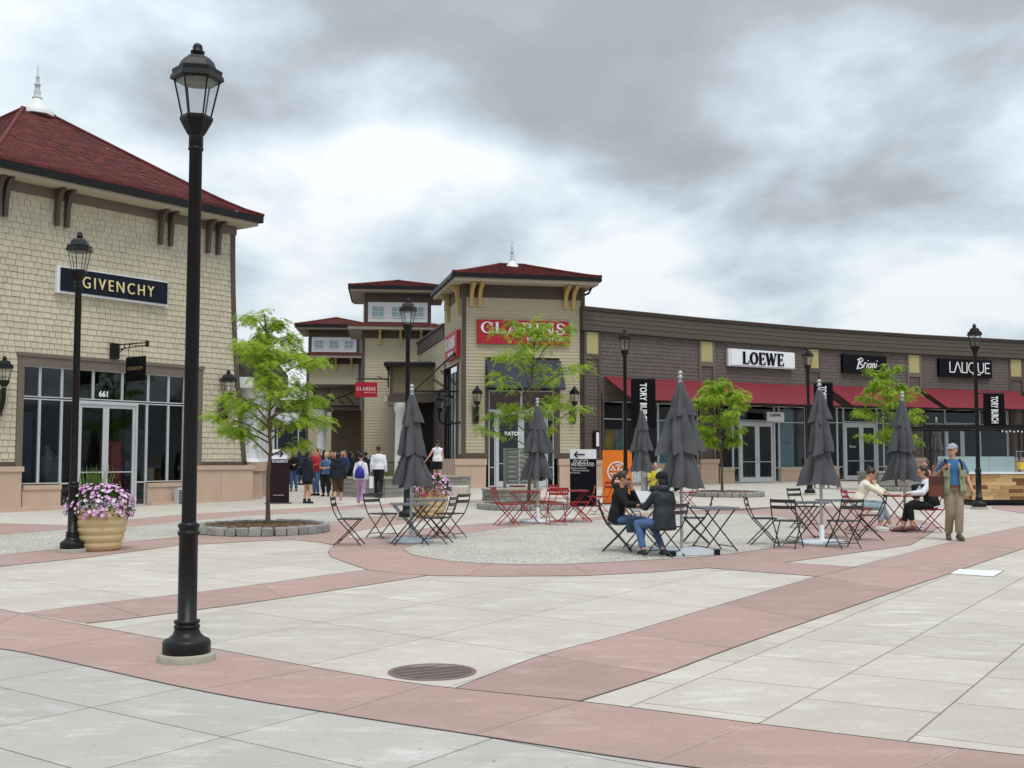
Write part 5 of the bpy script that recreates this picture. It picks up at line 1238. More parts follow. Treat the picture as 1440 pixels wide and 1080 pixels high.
# ------------------------------------------------------------------ planters and low walls
def planter(lab, c, r, h, seed, grasses=True, red=False):
    rnd = random.Random(seed)
    t = thing('flower_planter', lab, 'planter', c, 0, 'round ribbed tan planters')
    pr = [(0, .0), (r * .66, 0), (r * .70, .02)]; n = 5
    for k in range(n):
        z = .03 + (h - .05) * k / n; z2 = .03 + (h - .05) * (k + 1) / n
        R0 = r * (.72 + .28 * math.sin(math.pi / 2 * (k + .3) / n)); R1 = r * (.72 + .28 * math.sin(math.pi / 2 * (k + 1) / n))
        pr += [(R0 - .010, z), (R0 + .012, z + .018), (R1 + .012, z2 - .035), (R1 - .006, z2 - .012)]
    pr += [(r * .98, h), (r * .9, h), (r * .88, h - .07), (0, h - .07)]
    MB().lathe(pr, 40).build('pot', POTW, t)
    lf = MB(); fl = MB(); fr = MB(); flw = MB()
    def leaf(p, d, l, w, mb):
        s = d.cross(Vector((rnd.gauss(0, 1), rnd.gauss(0, 1), rnd.gauss(0, 1)))).normalized() * w
        mb.add([p, p + d * l * .5 + s, p + d * l, p + d * l * .5 - s], [(0, 1, 2, 3)])
    def flower(p, nrm, s, mb):
        a = nrm.orthogonal().normalized(); b_ = nrm.cross(a); vs_ = [p]
        for k in range(10):
            q = 2 * math.pi * k / 10; rr = s * (1 if k % 2 == 0 else .82); vs_.append(p + (a * math.cos(q) + b_ * math.sin(q)) * rr + nrm * s * .35)
        mb.add(vs_, [(0, 1 + k, 1 + (k + 1) % 10) for k in range(10)])
    for k in range(1500):
        a = rnd.uniform(0, 6.28); e = rnd.uniform(-.55, 1.2); rr = (r + .08) * rnd.uniform(.75, 1.0)
        n_ = Vector((math.cos(a) * math.cos(e), math.sin(a) * math.cos(e), math.sin(e))); p = Vector((n_.x * rr, n_.y * rr, h + .03 + n_.z * .27 * rr / r))
        leaf(p, (n_ + Vector((rnd.gauss(0, .5), rnd.gauss(0, .5), rnd.gauss(0, .5)))).normalized(), rnd.uniform(.04, .08), .018, lf)
    for k in range(400):
        a = rnd.uniform(0, 6.28); e = rnd.uniform(-.45, 1.25); rr = (r + .11) * rnd.uniform(.90, 1.06)
        n_ = Vector((math.cos(a) * math.cos(e), math.sin(a) * math.cos(e), math.sin(e))); p = Vector((n_.x * rr, n_.y * rr, h + .04 + n_.z * .30 * rr / r))
        isred = red and abs(a - 4.8) < .5 and e < .35
        flower(p, (n_ + Vector((0, -.2, .3))).normalized(), rnd.uniform(.018, .040), fr if isred else (flw if rnd.random() < .35 else fl))
    lf.build('foliage', LEAFD, t, 'stuff'); fl.build('flowers', PETAL, t, 'stuff'); flw.build('pale_flowers', mat('petal_pale', rgb(232, 196, 224), .7, island=.1), t, 'stuff')
    if len(fr.v): fr.build('magenta_flowers', PETALR, t, 'stuff')
    g_ = MB()
    for k in range(46 if grasses else 22):
        a = rnd.uniform(0, 6.28); l = rnd.uniform(.38, .66) * (1 if grasses else .7); o = rnd.uniform(.05, .42); b0 = Vector((rnd.gauss(0, .12) - (0 if k % 2 else .22), rnd.gauss(0, .08), h + .18)); d = Vector((math.cos(a) * o, math.sin(a) * o, 1)).normalized()
        s = Vector((-math.sin(a), math.cos(a), 0)) * .011; m1 = b0 + d * l * .55; m2 = b0 + d * l * .9 + Vector((math.cos(a), math.sin(a), 0)) * o * .18 * l
        g_.add([b0 - s, b0 + s, m1 + s, m1 - s, m2], [(0, 1, 2, 3), (3, 2, 4)])
    g_.build('grass_blades', leafmat('spike_leaf', (.06, .16, .03, 1), (.20, .34, .08, 1), .3), t, 'stuff')
    return t
planter('ribbed tan planter of pink petunias and spiky grass beside the second lamp post', G(139, 774), .44, .68, 31)
planter('ribbed tan planter of pink and magenta petunias behind the folded umbrella and lamp post', G(604, 728), .44, .66, 32, grasses=False, red=True)

def block_wall(lab, c0, c1, h, depth, seed, rz=None, bl=.42, bh=.15):
    c0 = Vector(c0); c1 = Vector(c1); a = math.atan2(c1.y - c0.y, c1.x - c0.x); L = (c1 - c0).length; rnd = random.Random(seed)
    t = thing('block_planter_wall', lab, 'low wall', (c0.x, c0.y, min(c0.z, c1.z)), a)
    me = MB().box(0, 1, -.02, .12, 0, 1).mesh('block'); me.materials.append(BLOCK)
    rows = round(h / bh); bh = h / rows
    def run(ox, oy, rot, Ln):
        for r_ in range(rows):
            x = -(bl * .5 if r_ % 2 else 0)
            while x < Ln - .02:
                w = bl * rnd.uniform(.75, 1.2); a0 = max(x, 0); a1 = min(x + w, Ln)
                if a1 - a0 > .05:
                    o = bpy.data.objects.new('block', me); COL.objects.link(o); o.parent = t; jj = rnd.uniform(-.008, .008)
                    o.rotation_euler = (0, 0, rot); o.location = (ox + math.cos(rot) * (a0 + .005) + math.sin(rot) * jj, oy + math.sin(rot) * (a0 + .005) + math.cos(rot) * jj, r_ * bh); o.scale = (a1 - a0 - .01, 1, bh - .01)
                x += w
    run(0, 0, 0, L); run(-.02, depth, -math.pi / 2, depth - .03); run(L + .02, .03, math.pi / 2, depth - .03)
    B(t, 'core', mat('wall_core', rgb(80, 78, 74), .9), .02, L - .02, .12, depth - .02, 0, h - .01)
    B(t, 'cap_stone', CAPST, -.06, L + .06, -.06, depth + .04, h, h + .06)
    return t
wl = block_wall('curved-end low grey block wall with stone cap behind the round planter', G(541, 700), G(661, 692), .62, 2.2, 41)
rnd = random.Random(4); gm = MB()
for k in range(160):
    x = rnd.uniform(1.2, 3.3); y = rnd.uniform(.4, 1.8); l = rnd.uniform(.2, .5); a = rnd.uniform(0, 6.28); o = rnd.uniform(0, .5)
    gm.add([(x - .012, y, .66), (x + .012, y, .66), (x + math.cos(a) * o * l, y + math.sin(a) * o * l, .68 + l)], [(0, 1, 2)])
o = tag(gm.build('grass_clump', LEAFD), 'sparse ornamental grass growing on top of the low block wall by the tower', 'grass'); o.location = wl.location; o.rotation_euler = wl.rotation_euler; o['kind'] = 'stuff'
g = G(548, 694); t = thing('handrail', 'short black metal handrail standing behind the low block wall by the porch', 'railing', (g.x, g.y + 3.2, g.z))
mb = MB(); mb.path([(0, 0, 0), (0, 0, 1.15), (.05, 0, 1.2), (1.3, 0, 1.2), (1.3, 0, 0)], .03, 6); mb.build('rail', BLACK, t)
block_wall('low weathered block wall behind the flat tree pit at the right', G(1236, 684), G(1304, 682.5), .58, 1.2, 42, bh=.19)
# stone trough behind the red tables
block_wall('short rough stone plinth under the mall directory board', G(700, 706), G(759, 704.5), .34, 1.0, 43, bh=.17, bl=.3)

# ------------------------------------------------------------------ signs on the plaza
g = G(731, 703.5)
ds = thing('directory_board', 'large grey two-column mall directory board behind the tree and folded umbrella', 'sign', g + Vector((0, .5, 0)), R(-2))
s_ = g.y / 1600; GREYB = mat('directory_grey', rgb(108, 112, 104), .6, var=.04); GREYL = mat('directory_text', rgb(166, 168, 160), .6)
zt, zb = (646 - 631) * s_ + 1.7 - g.z, (646 - 681.5) * s_ + 1.7 - g.z; hw = 23.5 * s_
B(ds, 'post', GREYB, -hw, -hw + .1, 0, .12, .3, zt + .02); B(ds, 'post', GREYB, hw - .1, hw, 0, .12, .3, zt + .02)
B(ds, 'header', GREYB, -hw + .1, hw - .1, .0, .12, zt - .04, zt + .02)
rows = 7
for cx in (0, 1):
    for r_ in range(rows):
        a0 = -hw + .1 + (2 * hw - .2) * cx / 2 + .01; a1 = -hw + .1 + (2 * hw - .2) * (cx + 1) / 2 - .01; z0 = zb + (zt - .05 - zb) * r_ / rows
        p_ = B(ds, 'listing_panel', GREYB, a0, a1, .02, .1, z0 + .01, z0 + (zt - .05 - zb) / rows - .008)
        wd = random.Random(r_ * 7 + cx).uniform(.2, .42); B(p_, 'listing_line', GREYL, a0 + .06, a0 + .06 + wd, .012, .019, z0 + .10, z0 + .125)
B(ds, 'base_panel', mat('rust_panel', rgb(150, 60, 30), .6, var=.15), -hw + .2, hw - .35, .01, .1, .42, zb - .03)
def wedge_board(name, lab, px0, px1, pyt, pyb, top_m, main_m, split, rz=0, lean=0):
    g = G((px0 + px1) / 2, pyb); s_ = g.y / 1600; hw = (px1 - px0) / 2 * s_; H = (646 - pyt) * s_ + 1.7 - g.z
    t = thing(name, lab, 'sign', g, rz)
    B(t, 'foot_plate', BLACK, -hw - .08, hw + .08, -.15, .4, 0, .02)
    mb = MB(); mb.add([(-hw, -.02 + 0, .03), (hw, -.02, .03), (hw, .05 + lean, H * split - .003), (-hw, .05 + lean, H * split - .003), (-hw, .10, .03), (hw, .10, .03), (hw, .12 + lean, H * split - .003), (-hw, .12 + lean, H * split - .003)], [(0, 1, 2, 3), (7, 6, 5, 4), (0, 4, 5, 1), (1, 5, 6, 2), (2, 6, 7, 3), (3, 7, 4, 0)]); mb.build('panel', main_m, t)
    if top_m:
        d1 = .05 + lean; mb = MB(); mb.add([(-hw, d1 - .002, H * split), (hw, d1 - .002, H * split), (hw, d1 + .01, H), (-hw, d1 + .01, H), (-hw, .12 + lean, H * split), (hw, .12 + lean, H * split), (hw, .12 + lean, H), (-hw, .12 + lean, H)], [(0, 1, 2, 3), (7, 6, 5, 4), (0, 4, 5, 1), (1, 5, 6, 2), (2, 6, 7, 3), (3, 7, 4, 0)]); mb.build('header_panel', top_m, t)
    return t, hw, H
def arrow(parent, x, y, z, l, d):   # d=+1 right
    mb = MB(); seg(mb, (-l * .5, 0), (l * .42, 0), .035, .01); seg(mb, (l * .2, .09), (l * .5, 0), .035, .01); seg(mb, (l * .2, -.09), (l * .5, 0), .035, .01)
    mb.v = [(v[0] * d, v[1], v[2]) for v in mb.v]
    if d < 0: mb.f = [f[::-1] for f in mb.f]
    o = mb.build('arrow', SIGNBLK, parent); o.location = (x, y, z)
t, hw, H = wedge_board('notice_board', 'black standing board with white top, left arrow and words GUCCI HAS RELOCATED', 802, 839, 632, 712, SIGNWHT, SIGNBLK, .835)
arrow(t, -hw + .28, .04, H * .91, .3, -1)
text('GUCCI', .2, LETW, t, (0, .03, 0), depth=.006, bold=.0, fit=(.42, .11)).location = (-hw + .30, .024, H * .785)
text('HAS RELOCATED', .2, LETW, t, (-.02, .02, H * .735), depth=.006, bold=.0, fit=(hw * 1.75, .10))
text('Please visit our new location', .1, LETW, t, (-.14, .005, H * .67), depth=.004, fit=(hw * 1.15, .05)); text('inside the centre near the entrance', .1, LETW, t, (-.08, .004, H * .63), depth=.004, fit=(hw * 1.3, .045)); text('from this store', .1, LETW, t, (-.24, .003, H * .59), depth=.004, fit=(hw * .75, .045))
t, hw, H = wedge_board('notice_board', 'plum standing board with white top, right arrow and the word RESTROOM', 377, 406, 632, 708, SIGNWHT, PLUM, .82, rz=R(8))
arrow(t, -.05, .04, H * .92, .34, 1); B(t, 'word_strip', SIGNWHT, -hw * .62, hw * .8, .005, .03, H * .755, H * .80); text('RESTROOM', .2, PLUM, t, (hw * .09, .002, H * .777), depth=.004, bold=.004, fit=(hw * 1.3, .06))
B(t, 'small_print', GREYL, -hw * .5, hw * .5, -.03, -.012, .24, .26)
t, hw, H = wedge_board('logo_board', 'orange standing board with a white round double T emblem', 848, 889, 633, 709, None, ORANGE, 1.0)
# round emblem
mb = MB(); ez = H * .60; er = .31
arcs(mb, 0, 0, er, er, 0, 360, .045, .045, .012, 36)
for s in (1, -1):
    seg(mb, (-.05, s * .19), (-.05 + .17, s * .19), .05, .012); seg(mb, (.03, s * .19), (.03, s * .03), .055, .012)
    seg(mb, (-.21, s * .06), (-.05, s * .06), .045, .012); seg(mb, (.09, s * .06), (.21, s * .06), .045, .012); seg(mb, (-.13, s * .06), (-.13, s * .16), .045, .012)
mb.v = [(v[0], v[1] - .01 + .02, v[2] + ez) for v in mb.v]; mb.build('emblem', LETW, t)
# banners on lamp posts
def banner(lab, lamp, px0, px1, pyt, pyb, word, bold=.012, d=1):
    g = lamp; s_ = g.y / 1600; X0 = (px0 - 720) * s_; X1 = (px1 - 720) * s_; zt = (646 - pyt) * s_ + 1.7; zb = (646 - pyb) * s_ + 1.7
    t = thing('banner', lab, 'banner', (g.x, g.y, zt), 0, 'black banners on lamp posts'); x0, x1 = X0 - g.x, X1 - g.x; h = zt - zb
    mb = MB(); n = 8
    for i in range(n):
        for j in range(6):
            def P_(i, j): xx = x0 + (x1 - x0) * i / n; return (xx + .02 * j / 6 * math.sin(i), .03 * math.sin(i * .9 + j * .5) * (j / 6), -h * j / 6)
            mb.add([P_(i, j), P_(i + 1, j), P_(i + 1, j + 1), P_(i, j + 1)], [(3, 2, 1, 0)], True)
    mb.build('cloth', mat('banner_black', rgb(10, 10, 16), .7, spec=.15), t)
    mb = MB(); mb.tube((0, 0, .02), (x1, 0, .02), .018, n=6); mb.build('arm', BLACK, t)
    if word: text(word, .4, LETW, t, ((x0 + x1) / 2, -.05, -h * .5), depth=.004, bold=bold, rot=(0, R(90), 0), fit=(h * .84, .2), spacing=1.05)
    return t
banner('tall black banner reading TORY BURCH on the lamp post behind a folded umbrella', LAMPS[3][0], 887.5, 922, 533.5, 602, 'TORY BURCH')
banner('black banner reading TORY BURCH on the right-hand lamp post above the bar', LAMPS[5][0], 1383.5, 1413, 554, 599, 'TORY BURCH')
banner('black banner edge showing behind a folded umbrella on the middle lamp post', LAMPS[4][0], 1145, 1172, 539, 590, 'TORY BURCH')

# ------------------------------------------------------------------ folded market umbrellas
def umbrella(lab, base, H, seed, style='round'):
    rnd = random.Random(seed); t = thing('folded_umbrella', lab, 'umbrella', base, rnd.uniform(0, 6), 'dark grey market umbrellas, folded and tied')
    k = H / 2.87
    MB().tube((0, 0, .05), (0, 0, 2.72 * k), .026, n=12).build('pole', ALU, t)
    m = MB(); m.lathe([(.03, 2.66 * k), (.045, 2.69 * k), (.018, 2.73 * k), (.02, 2.75 * k)], 12); m.ball((0, 0, 2.775 * k), .042); m.ball((0, 0, 2.84 * k), .040); m.build('finial', ALU, t)
    bw_ = 1.08 if style == 'square' else .93
    tiers = [(2.70, 2.17, .045, .215, 6), (2.30, 1.62, .13, .305, 6), (1.76, 1.06, .11, .375, 7)]
    for ti, (za_, zb_, ra, rb, nf) in enumerate(tiers):
        ra *= bw_; rb *= bw_; mb = MB(); N_ = nf * 14; M_ = 12; ph = rnd.uniform(0, 6)
        amp = [rnd.uniform(.45, 1.35) for _ in range(nf)]; ztip = [rnd.uniform(-.06, .09) for _ in range(nf)]; wid = [rnd.gauss(0, .2) for _ in range(nf)]
        if rnd.random() < .7: amp[rnd.randrange(nf)] = 1.6
        vs_ = []
        for j in range(M_ + 1):
            f = j / M_
            for i in range(N_):
                u = i / N_ * nf; a_i = int(u) % nf; loc = u - int(u)
                tri = 1 - abs(2 * loc - 1)                       # 0 in the valley, 1 at the crease
                loc2 = loc / .64 if loc < .64 else (1 - loc) / .36; tri = loc2; A = amp[a_i] * tri
                th = 2 * math.pi * (u + wid[a_i] * tri * f + .10 * math.sin(3 * f + a_i)) / nf + ph + .12 * f * (1 if ti % 2 else -1)
                r0 = ra + (rb - ra) * f ** .85; r_ = r0 * (.52 + .24 * (1 - f)) + r0 * A * (.20 + .36 * f)
                r_ *= 1 + .03 * math.sin(9 * f + 2.1 * a_i)
                z = za_ + (zb_ - za_) * f - f ** 2 * tri * (.035 + ztip[a_i] * .8) + f ** 2 * (1 - tri) * .02 * math.sin(5 * th)
                vs_.append((r_ * math.cos(th), r_ * math.sin(th), z * k))
        fs = [(j * N_ + i, j * N_ + (i + 1) % N_, (j + 1) * N_ + (i + 1) % N_, (j + 1) * N_ + i) for j in range(M_) for i in range(N_)]
        mb.add(vs_, [f[::-1] for f in fs], False)
        o = mb.build('canopy_tier', FABRIC, t)
        md = o.modifiers.new('thickness', 'SOLIDIFY'); md.thickness = .006
        if ti < 2: 
            sb_ = MB(); sb_.lathe([(rb * .52, (zb_ + .03) * k), (rb * .55, (zb_ + .0) * k), (rb * .5, (zb_ - .03) * k)], 16, cap=False); sb_.build('tie_strap', GUTTER, t)
    for ti in range(4): pass
    inner = MB(); inner.tube((0, 0, 1.3 * k), (0, 0, 2.6 * k), .09, .04, n=10); inner.build('folded_ribs', GUTTER, t)
    if style == 'square':
        b = MB(); b.box(-.42, .42, -.42, .42, .012, .085); b.build('base_plate', BASEW, t)
        for sx in (-1, 1):
            for sy in (-1, 1): B(t, 'corner_cap', GUTTER, sx * .39 - .05, sx * .39 + .05, sy * .39 - .05, sy * .39 + .05, .0, .09)
    else:
        MB().lathe([(.38, 0), (.40, .02), (.40, .05), (.36, .08), (.12, .095), (.045, .10), (.045, .34), (.03, .35)], 32).build('base_plate', BASEW, t)
    MB().tube((0, 0, .34), (0, 0, .36), .034, n=10).build('collar', ALU, t)
    return t
for lab, px, py, top, seed, st in (
    ('folded dark grey umbrella among black bistro chairs, left of the round planter', 578, 763, 541, 1, 'round'),
    ('folded dark grey umbrella over the red tables, in front of the directory board', 756, 735, 560, 2, 'round'),
    ('folded dark grey umbrella partly covering the banner, behind the seated women', 903, 716, 568, 3, 'round'),
    ('largest folded dark grey umbrella, on a square base beside two seated women', 959, 779, 522, 4, 'square'),
    ('folded dark grey umbrella among black bistro sets right of centre', 1156, 766, 534, 5, 'round'),
    ('folded dark grey umbrella behind the red table where two people sit', 1273, 745, 551, 6, 'round'),
    ('small distant folded umbrella left of the walking man in the cap', 1319, 690, 587, 7, 'round')):
    g = G(px, py); H = PY(px, top, g.y).z - g.z
    u_ = umbrella(lab, g, H, seed, st)
    if seed == 4: u_.rotation_euler = (0, 0, R(20))

# ------------------------------------------------------------------ bistro chairs and tables
def bistro_chair(m, ms):
    t = thing('bistro_chair', 'folding slatted bistro chair', 'chair')
    hw = .205
    # faces +x; the long bar runs from the back top down to the front foot
    for nm, pts in (('back_frame', [(-.30, .83), (-.275, .70), (-.225, .56), (-.165, .45), (.05, .22), (.24, .0)]), ('seat_frame', [(.20, .455), (.19, .44), (.0, .235), (-.24, .0)])):
        w = hw if nm == 'back_frame' else hw - .028
        f = MB()
        for s in (-1, 1): f.path([(x, s * w, z) for x, z in pts], .0105, 6)
        if nm == 'back_frame': f.tube((.165, -w, .085), (.165, w, .085), .008, n=6); f.tube((-.165, -w, .45), (-.165, w, .45), .008, n=6)
        else: f.tube((-.165, -w, .085), (-.165, w, .085), .008, n=6); f.tube((.19, -w, .445), (.19, w, .445), .009, n=6)
        f.build(nm, m, t)
    sl = MB()
    for k in range(6): x = -.155 + k * .066; sl.box(x, x + .052, -hw + .01, hw - .01, .452, .462)
    sl.box(-.16, .22, -hw + .01, -hw + .03, .440, .452); sl.box(-.16, .22, hw - .03, hw - .01, .440, .452)
    sl.build('seat', ms, t)
    for z, x in ((.795, -.292), (.69, -.27)):
        s = MB(); M = Matrix.Translation((x, 0, z)) @ Matrix.Rotation(R(-10), 4, 'Y'); n = 6
        for i in range(n):
            y0 = -hw - .01 + (2 * hw + .02) * i / n; y1 = -hw - .01 + (2 * hw + .02) * (i + 1) / n; b0 = -.02 * (1 - (2 * i / n - 1) ** 2); b1 = -.02 * (1 - (2 * (i + 1) / n - 1) ** 2)
            s.add([M @ Vector(p) for p in ((b0, y0, -.028), (b1, y1, -.028), (b1, y1, .028), (b0, y0, .028), (b0 - .008, y0, -.028), (b1 - .008, y1, -.028), (b1 - .008, y1, .028), (b0 - .008, y0, .028))], [(0, 1, 2, 3), (7, 6, 5, 4), (0, 4, 5, 1), (2, 6, 7, 3)] + ([(3, 7, 4, 0)] if i == 0 else []) + ([(1, 5, 6, 2)] if i == n - 1 else []))
        s.build('back_slat', ms, t)
    return t
def bistro_table(m, mt):
    t = thing('bistro_table', 'folding square bistro table', 'table'); hw = .30
    mb = MB(); mb.box(-.32, .32, -.32, .32, .70, .712); mb.box(-.32, .32, -.325, -.315, .685, .70); mb.box(-.32, .32, .315, .325, .685, .70); mb.box(-.325, -.315, -.32, .32, .685, .70); mb.box(.315, .325, -.32, .32, .685, .70); mb.build('tabletop', mt, t)
    for nm, sx, w in (('leg_frame', 1, .27), ('leg_frame', -1, .24)):
        f = MB()
        for s in (-1, 1): f.tube((-.29 * sx, s * w, .695), (.30 * sx, s * w, .0), .0115, n=6)
        f.tube((.24 * sx, -w, .075), (.24 * sx, w, .075), .009, n=6); f.tube((-.29 * sx, -w, .69), (-.29 * sx, w, .69), .009, n=6); f.build(nm, m, t)
    return t
chK = bistro_chair(CHBLK, CHGREY); chR = bistro_chair(CHRED, CHRED); tbK = bistro_table(CHBLK, mat('table_grey', rgb(112, 118, 124), .3, var=.05)); tbR = bistro_table(CHRED, mat('table_red', rgb(150, 40, 46), .3, var=.05))
SN = {k: snapshot(v) for k, v in (('ck', chK), ('cr', chR), ('tk', tbK), ('tr', tbR))}
ORIG = {'ck': chK, 'cr': chR, 'tk': tbK, 'tr': tbR}; USED = set()
GRP = {'ck': 'black folding bistro chairs', 'cr': 'red folding bistro chairs', 'tk': 'folding bistro tables with black legs', 'tr': 'red folding bistro tables'}
def put(kind, px, py, ang, lab):
    g = G(px, py); g.z += .010
    o = ORIG[kind] if kind not in USED else dup(SN[kind]); USED.add(kind)
    o.location = g; o.rotation_euler = (0, 0, R(ang)); o['label'] = lab; o['group'] = GRP[kind]
    return o
FURN = [('ck', 491, 767, -2, 'black bistro chair standing alone at the far left, seen side-on'), ('ck', 537, 757, -38, 'black bistro chair second from the left, turned toward the camera'),
 ('tk', 576, 766, 12, 'black-legged bistro table at the foot of the left folded umbrella'), ('tk', 600, 756, 20, 'black-legged bistro table half behind the left umbrella pole'),
 ('ck', 615, 765, 166, 'nearer of two black bistro chairs overlapping right of the left umbrella'), ('ck', 634, 757, 150, 'farther of two black bistro chairs right of the left umbrella, in front of the planter'),
 ('cr', 712, 739, 15, 'leftmost red bistro chair, facing the red table'), ('tr', 737, 736, 8, 'red bistro table nearest the leftmost red chair, with pale glossy top'),
 ('cr', 764, 733, 215, 'red bistro chair behind the first red table, turned toward the camera'), ('cr', 783, 739, 97, 'red bistro chair with its back to the camera between two red tables'),
 ('tr', 806, 734, 5, 'red bistro table in front of the black notice board'), ('cr', 818, 735, 175, 'red bistro chair facing left, in front of the black notice board'),
 ('cr', 842, 724, 200, 'red bistro chair farther back, between the notice board and the orange board'),
 ('ck', 868, 776, -6, 'black bistro chair under the woman in the black jacket'), ('tk', 905, 773, 5, 'small bistro table with an open food box between two seated women'),
 ('ck', 936, 783, 140, 'black bistro chair under the woman in the dark hooded coat'), ('ck', 978, 765, 170, 'empty black bistro chair right of the largest umbrella pole'),
 ('tk', 1003, 775, 18, 'empty bistro table with grey top right of the largest umbrella'),
 ('cr', 901, 716, -10, 'red bistro chair behind the food table, left of the person in yellow'), ('cr', 968, 716, 190, 'red bistro chair behind the largest umbrella'), ('tr', 943, 716, 0, 'red bistro table mostly hidden behind the coated woman'),
 ('ck', 1073, 766, -3, 'black bistro chair seen side-on at the left of the right-hand group'), ('ck', 1108, 771, 62, 'black bistro chair with its back to us, left of the right-of-centre umbrella'),
 ('tk', 1134, 762, 6, 'black-legged bistro table left of the right-of-centre umbrella pole'), ('ck', 1132, 743, -55, 'small black bistro chair on the far side of the right-of-centre tables'),
 ('tk', 1180, 757, 10, 'black-legged bistro table right of the right-of-centre umbrella pole'), ('ck', 1187, 771, 104, 'black bistro chair with its back to us, right of the right-of-centre umbrella'),
 ('ck', 1223, 760, 168, 'black bistro chair in front of the woman in the cream sweater'),
 ('cr', 1208, 747, 0, 'red bistro chair under the woman in the cream sweater'), ('tr', 1266, 746, 8, 'red bistro table between the cream-sweatered woman and the walking man'),
 ('cr', 1311, 749, 178, 'red bistro chair under the seated person in black trousers'), ('cr', 1196, 716, -20, 'distant faded red bistro chair beyond the cream-sweatered woman'),
 ('ck', 921, 712, 265, 'black bistro chair under the person in the yellow top'), ('ck', 1303, 707, 200, 'black bistro chair under the person in the floral top')]
for f_ in FURN: put(*f_)

# grey slatted garden chairs against the brown shops
def garden_chair(lab, px, py, ang):
    g = G(px, py); t = thing('garden_chair', lab, 'chair', g, R(ang), 'grey slatted garden chairs by the brown shops'); m = mat('garden_grey', rgb(150, 158, 160), .6)
    for k in range(5): x = -.24 + k * .12; MB().add([(x - .05, -.1, .30), (x + .05, -.1, .30), (x + .05, .38, 1.0 - abs(k - 2) * .05), (x - .05, .38, 1.0 - abs(k - 2) * .05), (x - .05, -.07, .29), (x + .05, -.07, .29), (x + .05, .41, .99 - abs(k - 2) * .05), (x - .05, .41, .99 - abs(k - 2) * .05)], [(0, 1, 2, 3), (7, 6, 5, 4), (0, 4, 5, 1), (1, 5, 6, 2), (2, 6, 7, 3), (3, 7, 4, 0)]).build('back_slat', m, t)
    mb = MB()
    for k in range(5): y = -.5 + k * .1; z = .36 - k * .015; mb.box(-.28, .28, y, y + .085, z, z + .02)
    mb.build('seat', m, t)
    for s in (-1, 1):
        B(t, 'armrest', m, s * .34 - .06, s * .34 + .06, -.5, .28, .56, .585); B(t, 'leg', m, s * .34 - .02, s * .34 + .02, -.45, -.36, 0, .56); B(t, 'leg', m, s * .34 - .02, s * .34 + .02, .18, .26, 0, .56)
    return t
garden_chair('grey slatted garden chair left of the small group behind the umbrellas', 893, 692, -12); garden_chair('grey slatted garden chair just right of its twin, partly behind an umbrella', 923, 691, 10); garden_chair('grey slatted garden chair by the stone pier behind the right-of-centre umbrella', 1160, 687, 20)

# ------------------------------------------------------------------ bar on the right
g = G(1367, 711); bar = thing('bar_counter', 'outdoor bar counter clad in mixed wooden planks under a white top', 'bar', g, R(-2))
BL, BH = 4.6, .92; rnd = random.Random(9)
PLK = [mat('plank_%s' % n_, c_, .75, var=.18, scale=5, stretch=(.5, 1, 6), obj_var=.14, fine=.1, bscale=30) for n_, c_ in (('honey', rgb(190, 150, 96)), ('tan', rgb(206, 172, 122)), ('umber', rgb(120, 82, 50)), ('oat', rgb(180, 150, 108)))]
pm = {}
for face in ('front', 'side'):
    Lf = BL if face == 'front' else 1.0
    for r_ in range(7):
        x = 0; z0 = .17 + r_ * .105
        while x < Lf - .01:
            w = min(rnd.uniform(.35, .95), Lf - x); m = rnd.choice([PLK[0], PLK[0], PLK[1], PLK[1], PLK[2], PLK[3]])
            if m.name not in pm: q_ = MB().box(0, 1, -.02, 0, 0, .1).mesh('plank'); q_.materials.append(m); pm[m.name] = q_
            o = bpy.data.objects.new('plank', pm[m.name]); COL.objects.link(o); o.parent = bar
            if face == 'front': o.location = (x, rnd.uniform(-.008, .0), z0)
            else: o.location = (0, 1.0 - x, z0); o.rotation_euler = (0, 0, -math.pi / 2)
            o.scale = (w - .006, 1, 1); x += w
B(bar, 'carcass', ROOM, .01, BL, .002, 1.0, .1, BH - .02); B(bar, 'white_top', WHITE, -.08, BL, -.08, 1.05, BH, BH + .05); B(bar, 'plinth', GUTTER, .02, BL, .06, .95, .0, .12); B(bar, 'skirt_rail', GUTTER, -.02, BL, -.03, .0, .08, .16)
for x in (.3, 2.0, 3.8): MB().tube((x, -.02, .05), (x, .03, .05), .05, n=14).build('wheel', GUTTER, bar)
g2 = G(1340, 699); sc = thing('glass_screen', 'pale frosted screen panel standing behind the bar top, beside the man in the cap', 'screen', (g2.x, g2.y, g2.z), R(-2))
s2 = g2.y / 1600; x0, x1 = (1318 - 720) * s2 - g2.x, (1424 - 720) * s2 - g2.x; z0, z1_ = (646 - 668) * s2 + 1.7 - g2.z, (646 - 642) * s2 + 1.7 - g2.z
n = 3
for k in range(n): B(sc, 'panel', SCREEN, x0 + (x1 - x0) * k / n + .01, x0 + (x1 - x0) * (k + 1) / n - .01, 0, .015, z0, z1_)
B(sc, 'counter_block', mat('screen_counter', rgb(176, 178, 176), .6), x0, x1, .02, .7, 0, z0 - .02); mb = MB()
for k in range(n + 1): mb.box(x0 + (x1 - x0) * k / n - .008, x0 + (x1 - x0) * k / n + .008, -.004, .02, 0, z1_)
mb.build('rail', ALU, sc)
g3 = G(1380, 700); pg = thing('bar_pergola', 'flat black steel pergola with string lights over the bar at the right edge', 'pergola', (g3.x, g3.y, g3.z), R(-2)); s3 = g3.y / 1600; zt = (646 - 600) * s3 + 1.7 - g3.z; xa = (1309 - 1380) * s3
B(pg, 'front_beam', BLACK, xa, 4.5, -.06, .06, zt - .1, zt + .06); B(pg, 'rear_beam', BLACK, xa, 4.5, 2.4, 2.5, zt - .1, zt + .06)
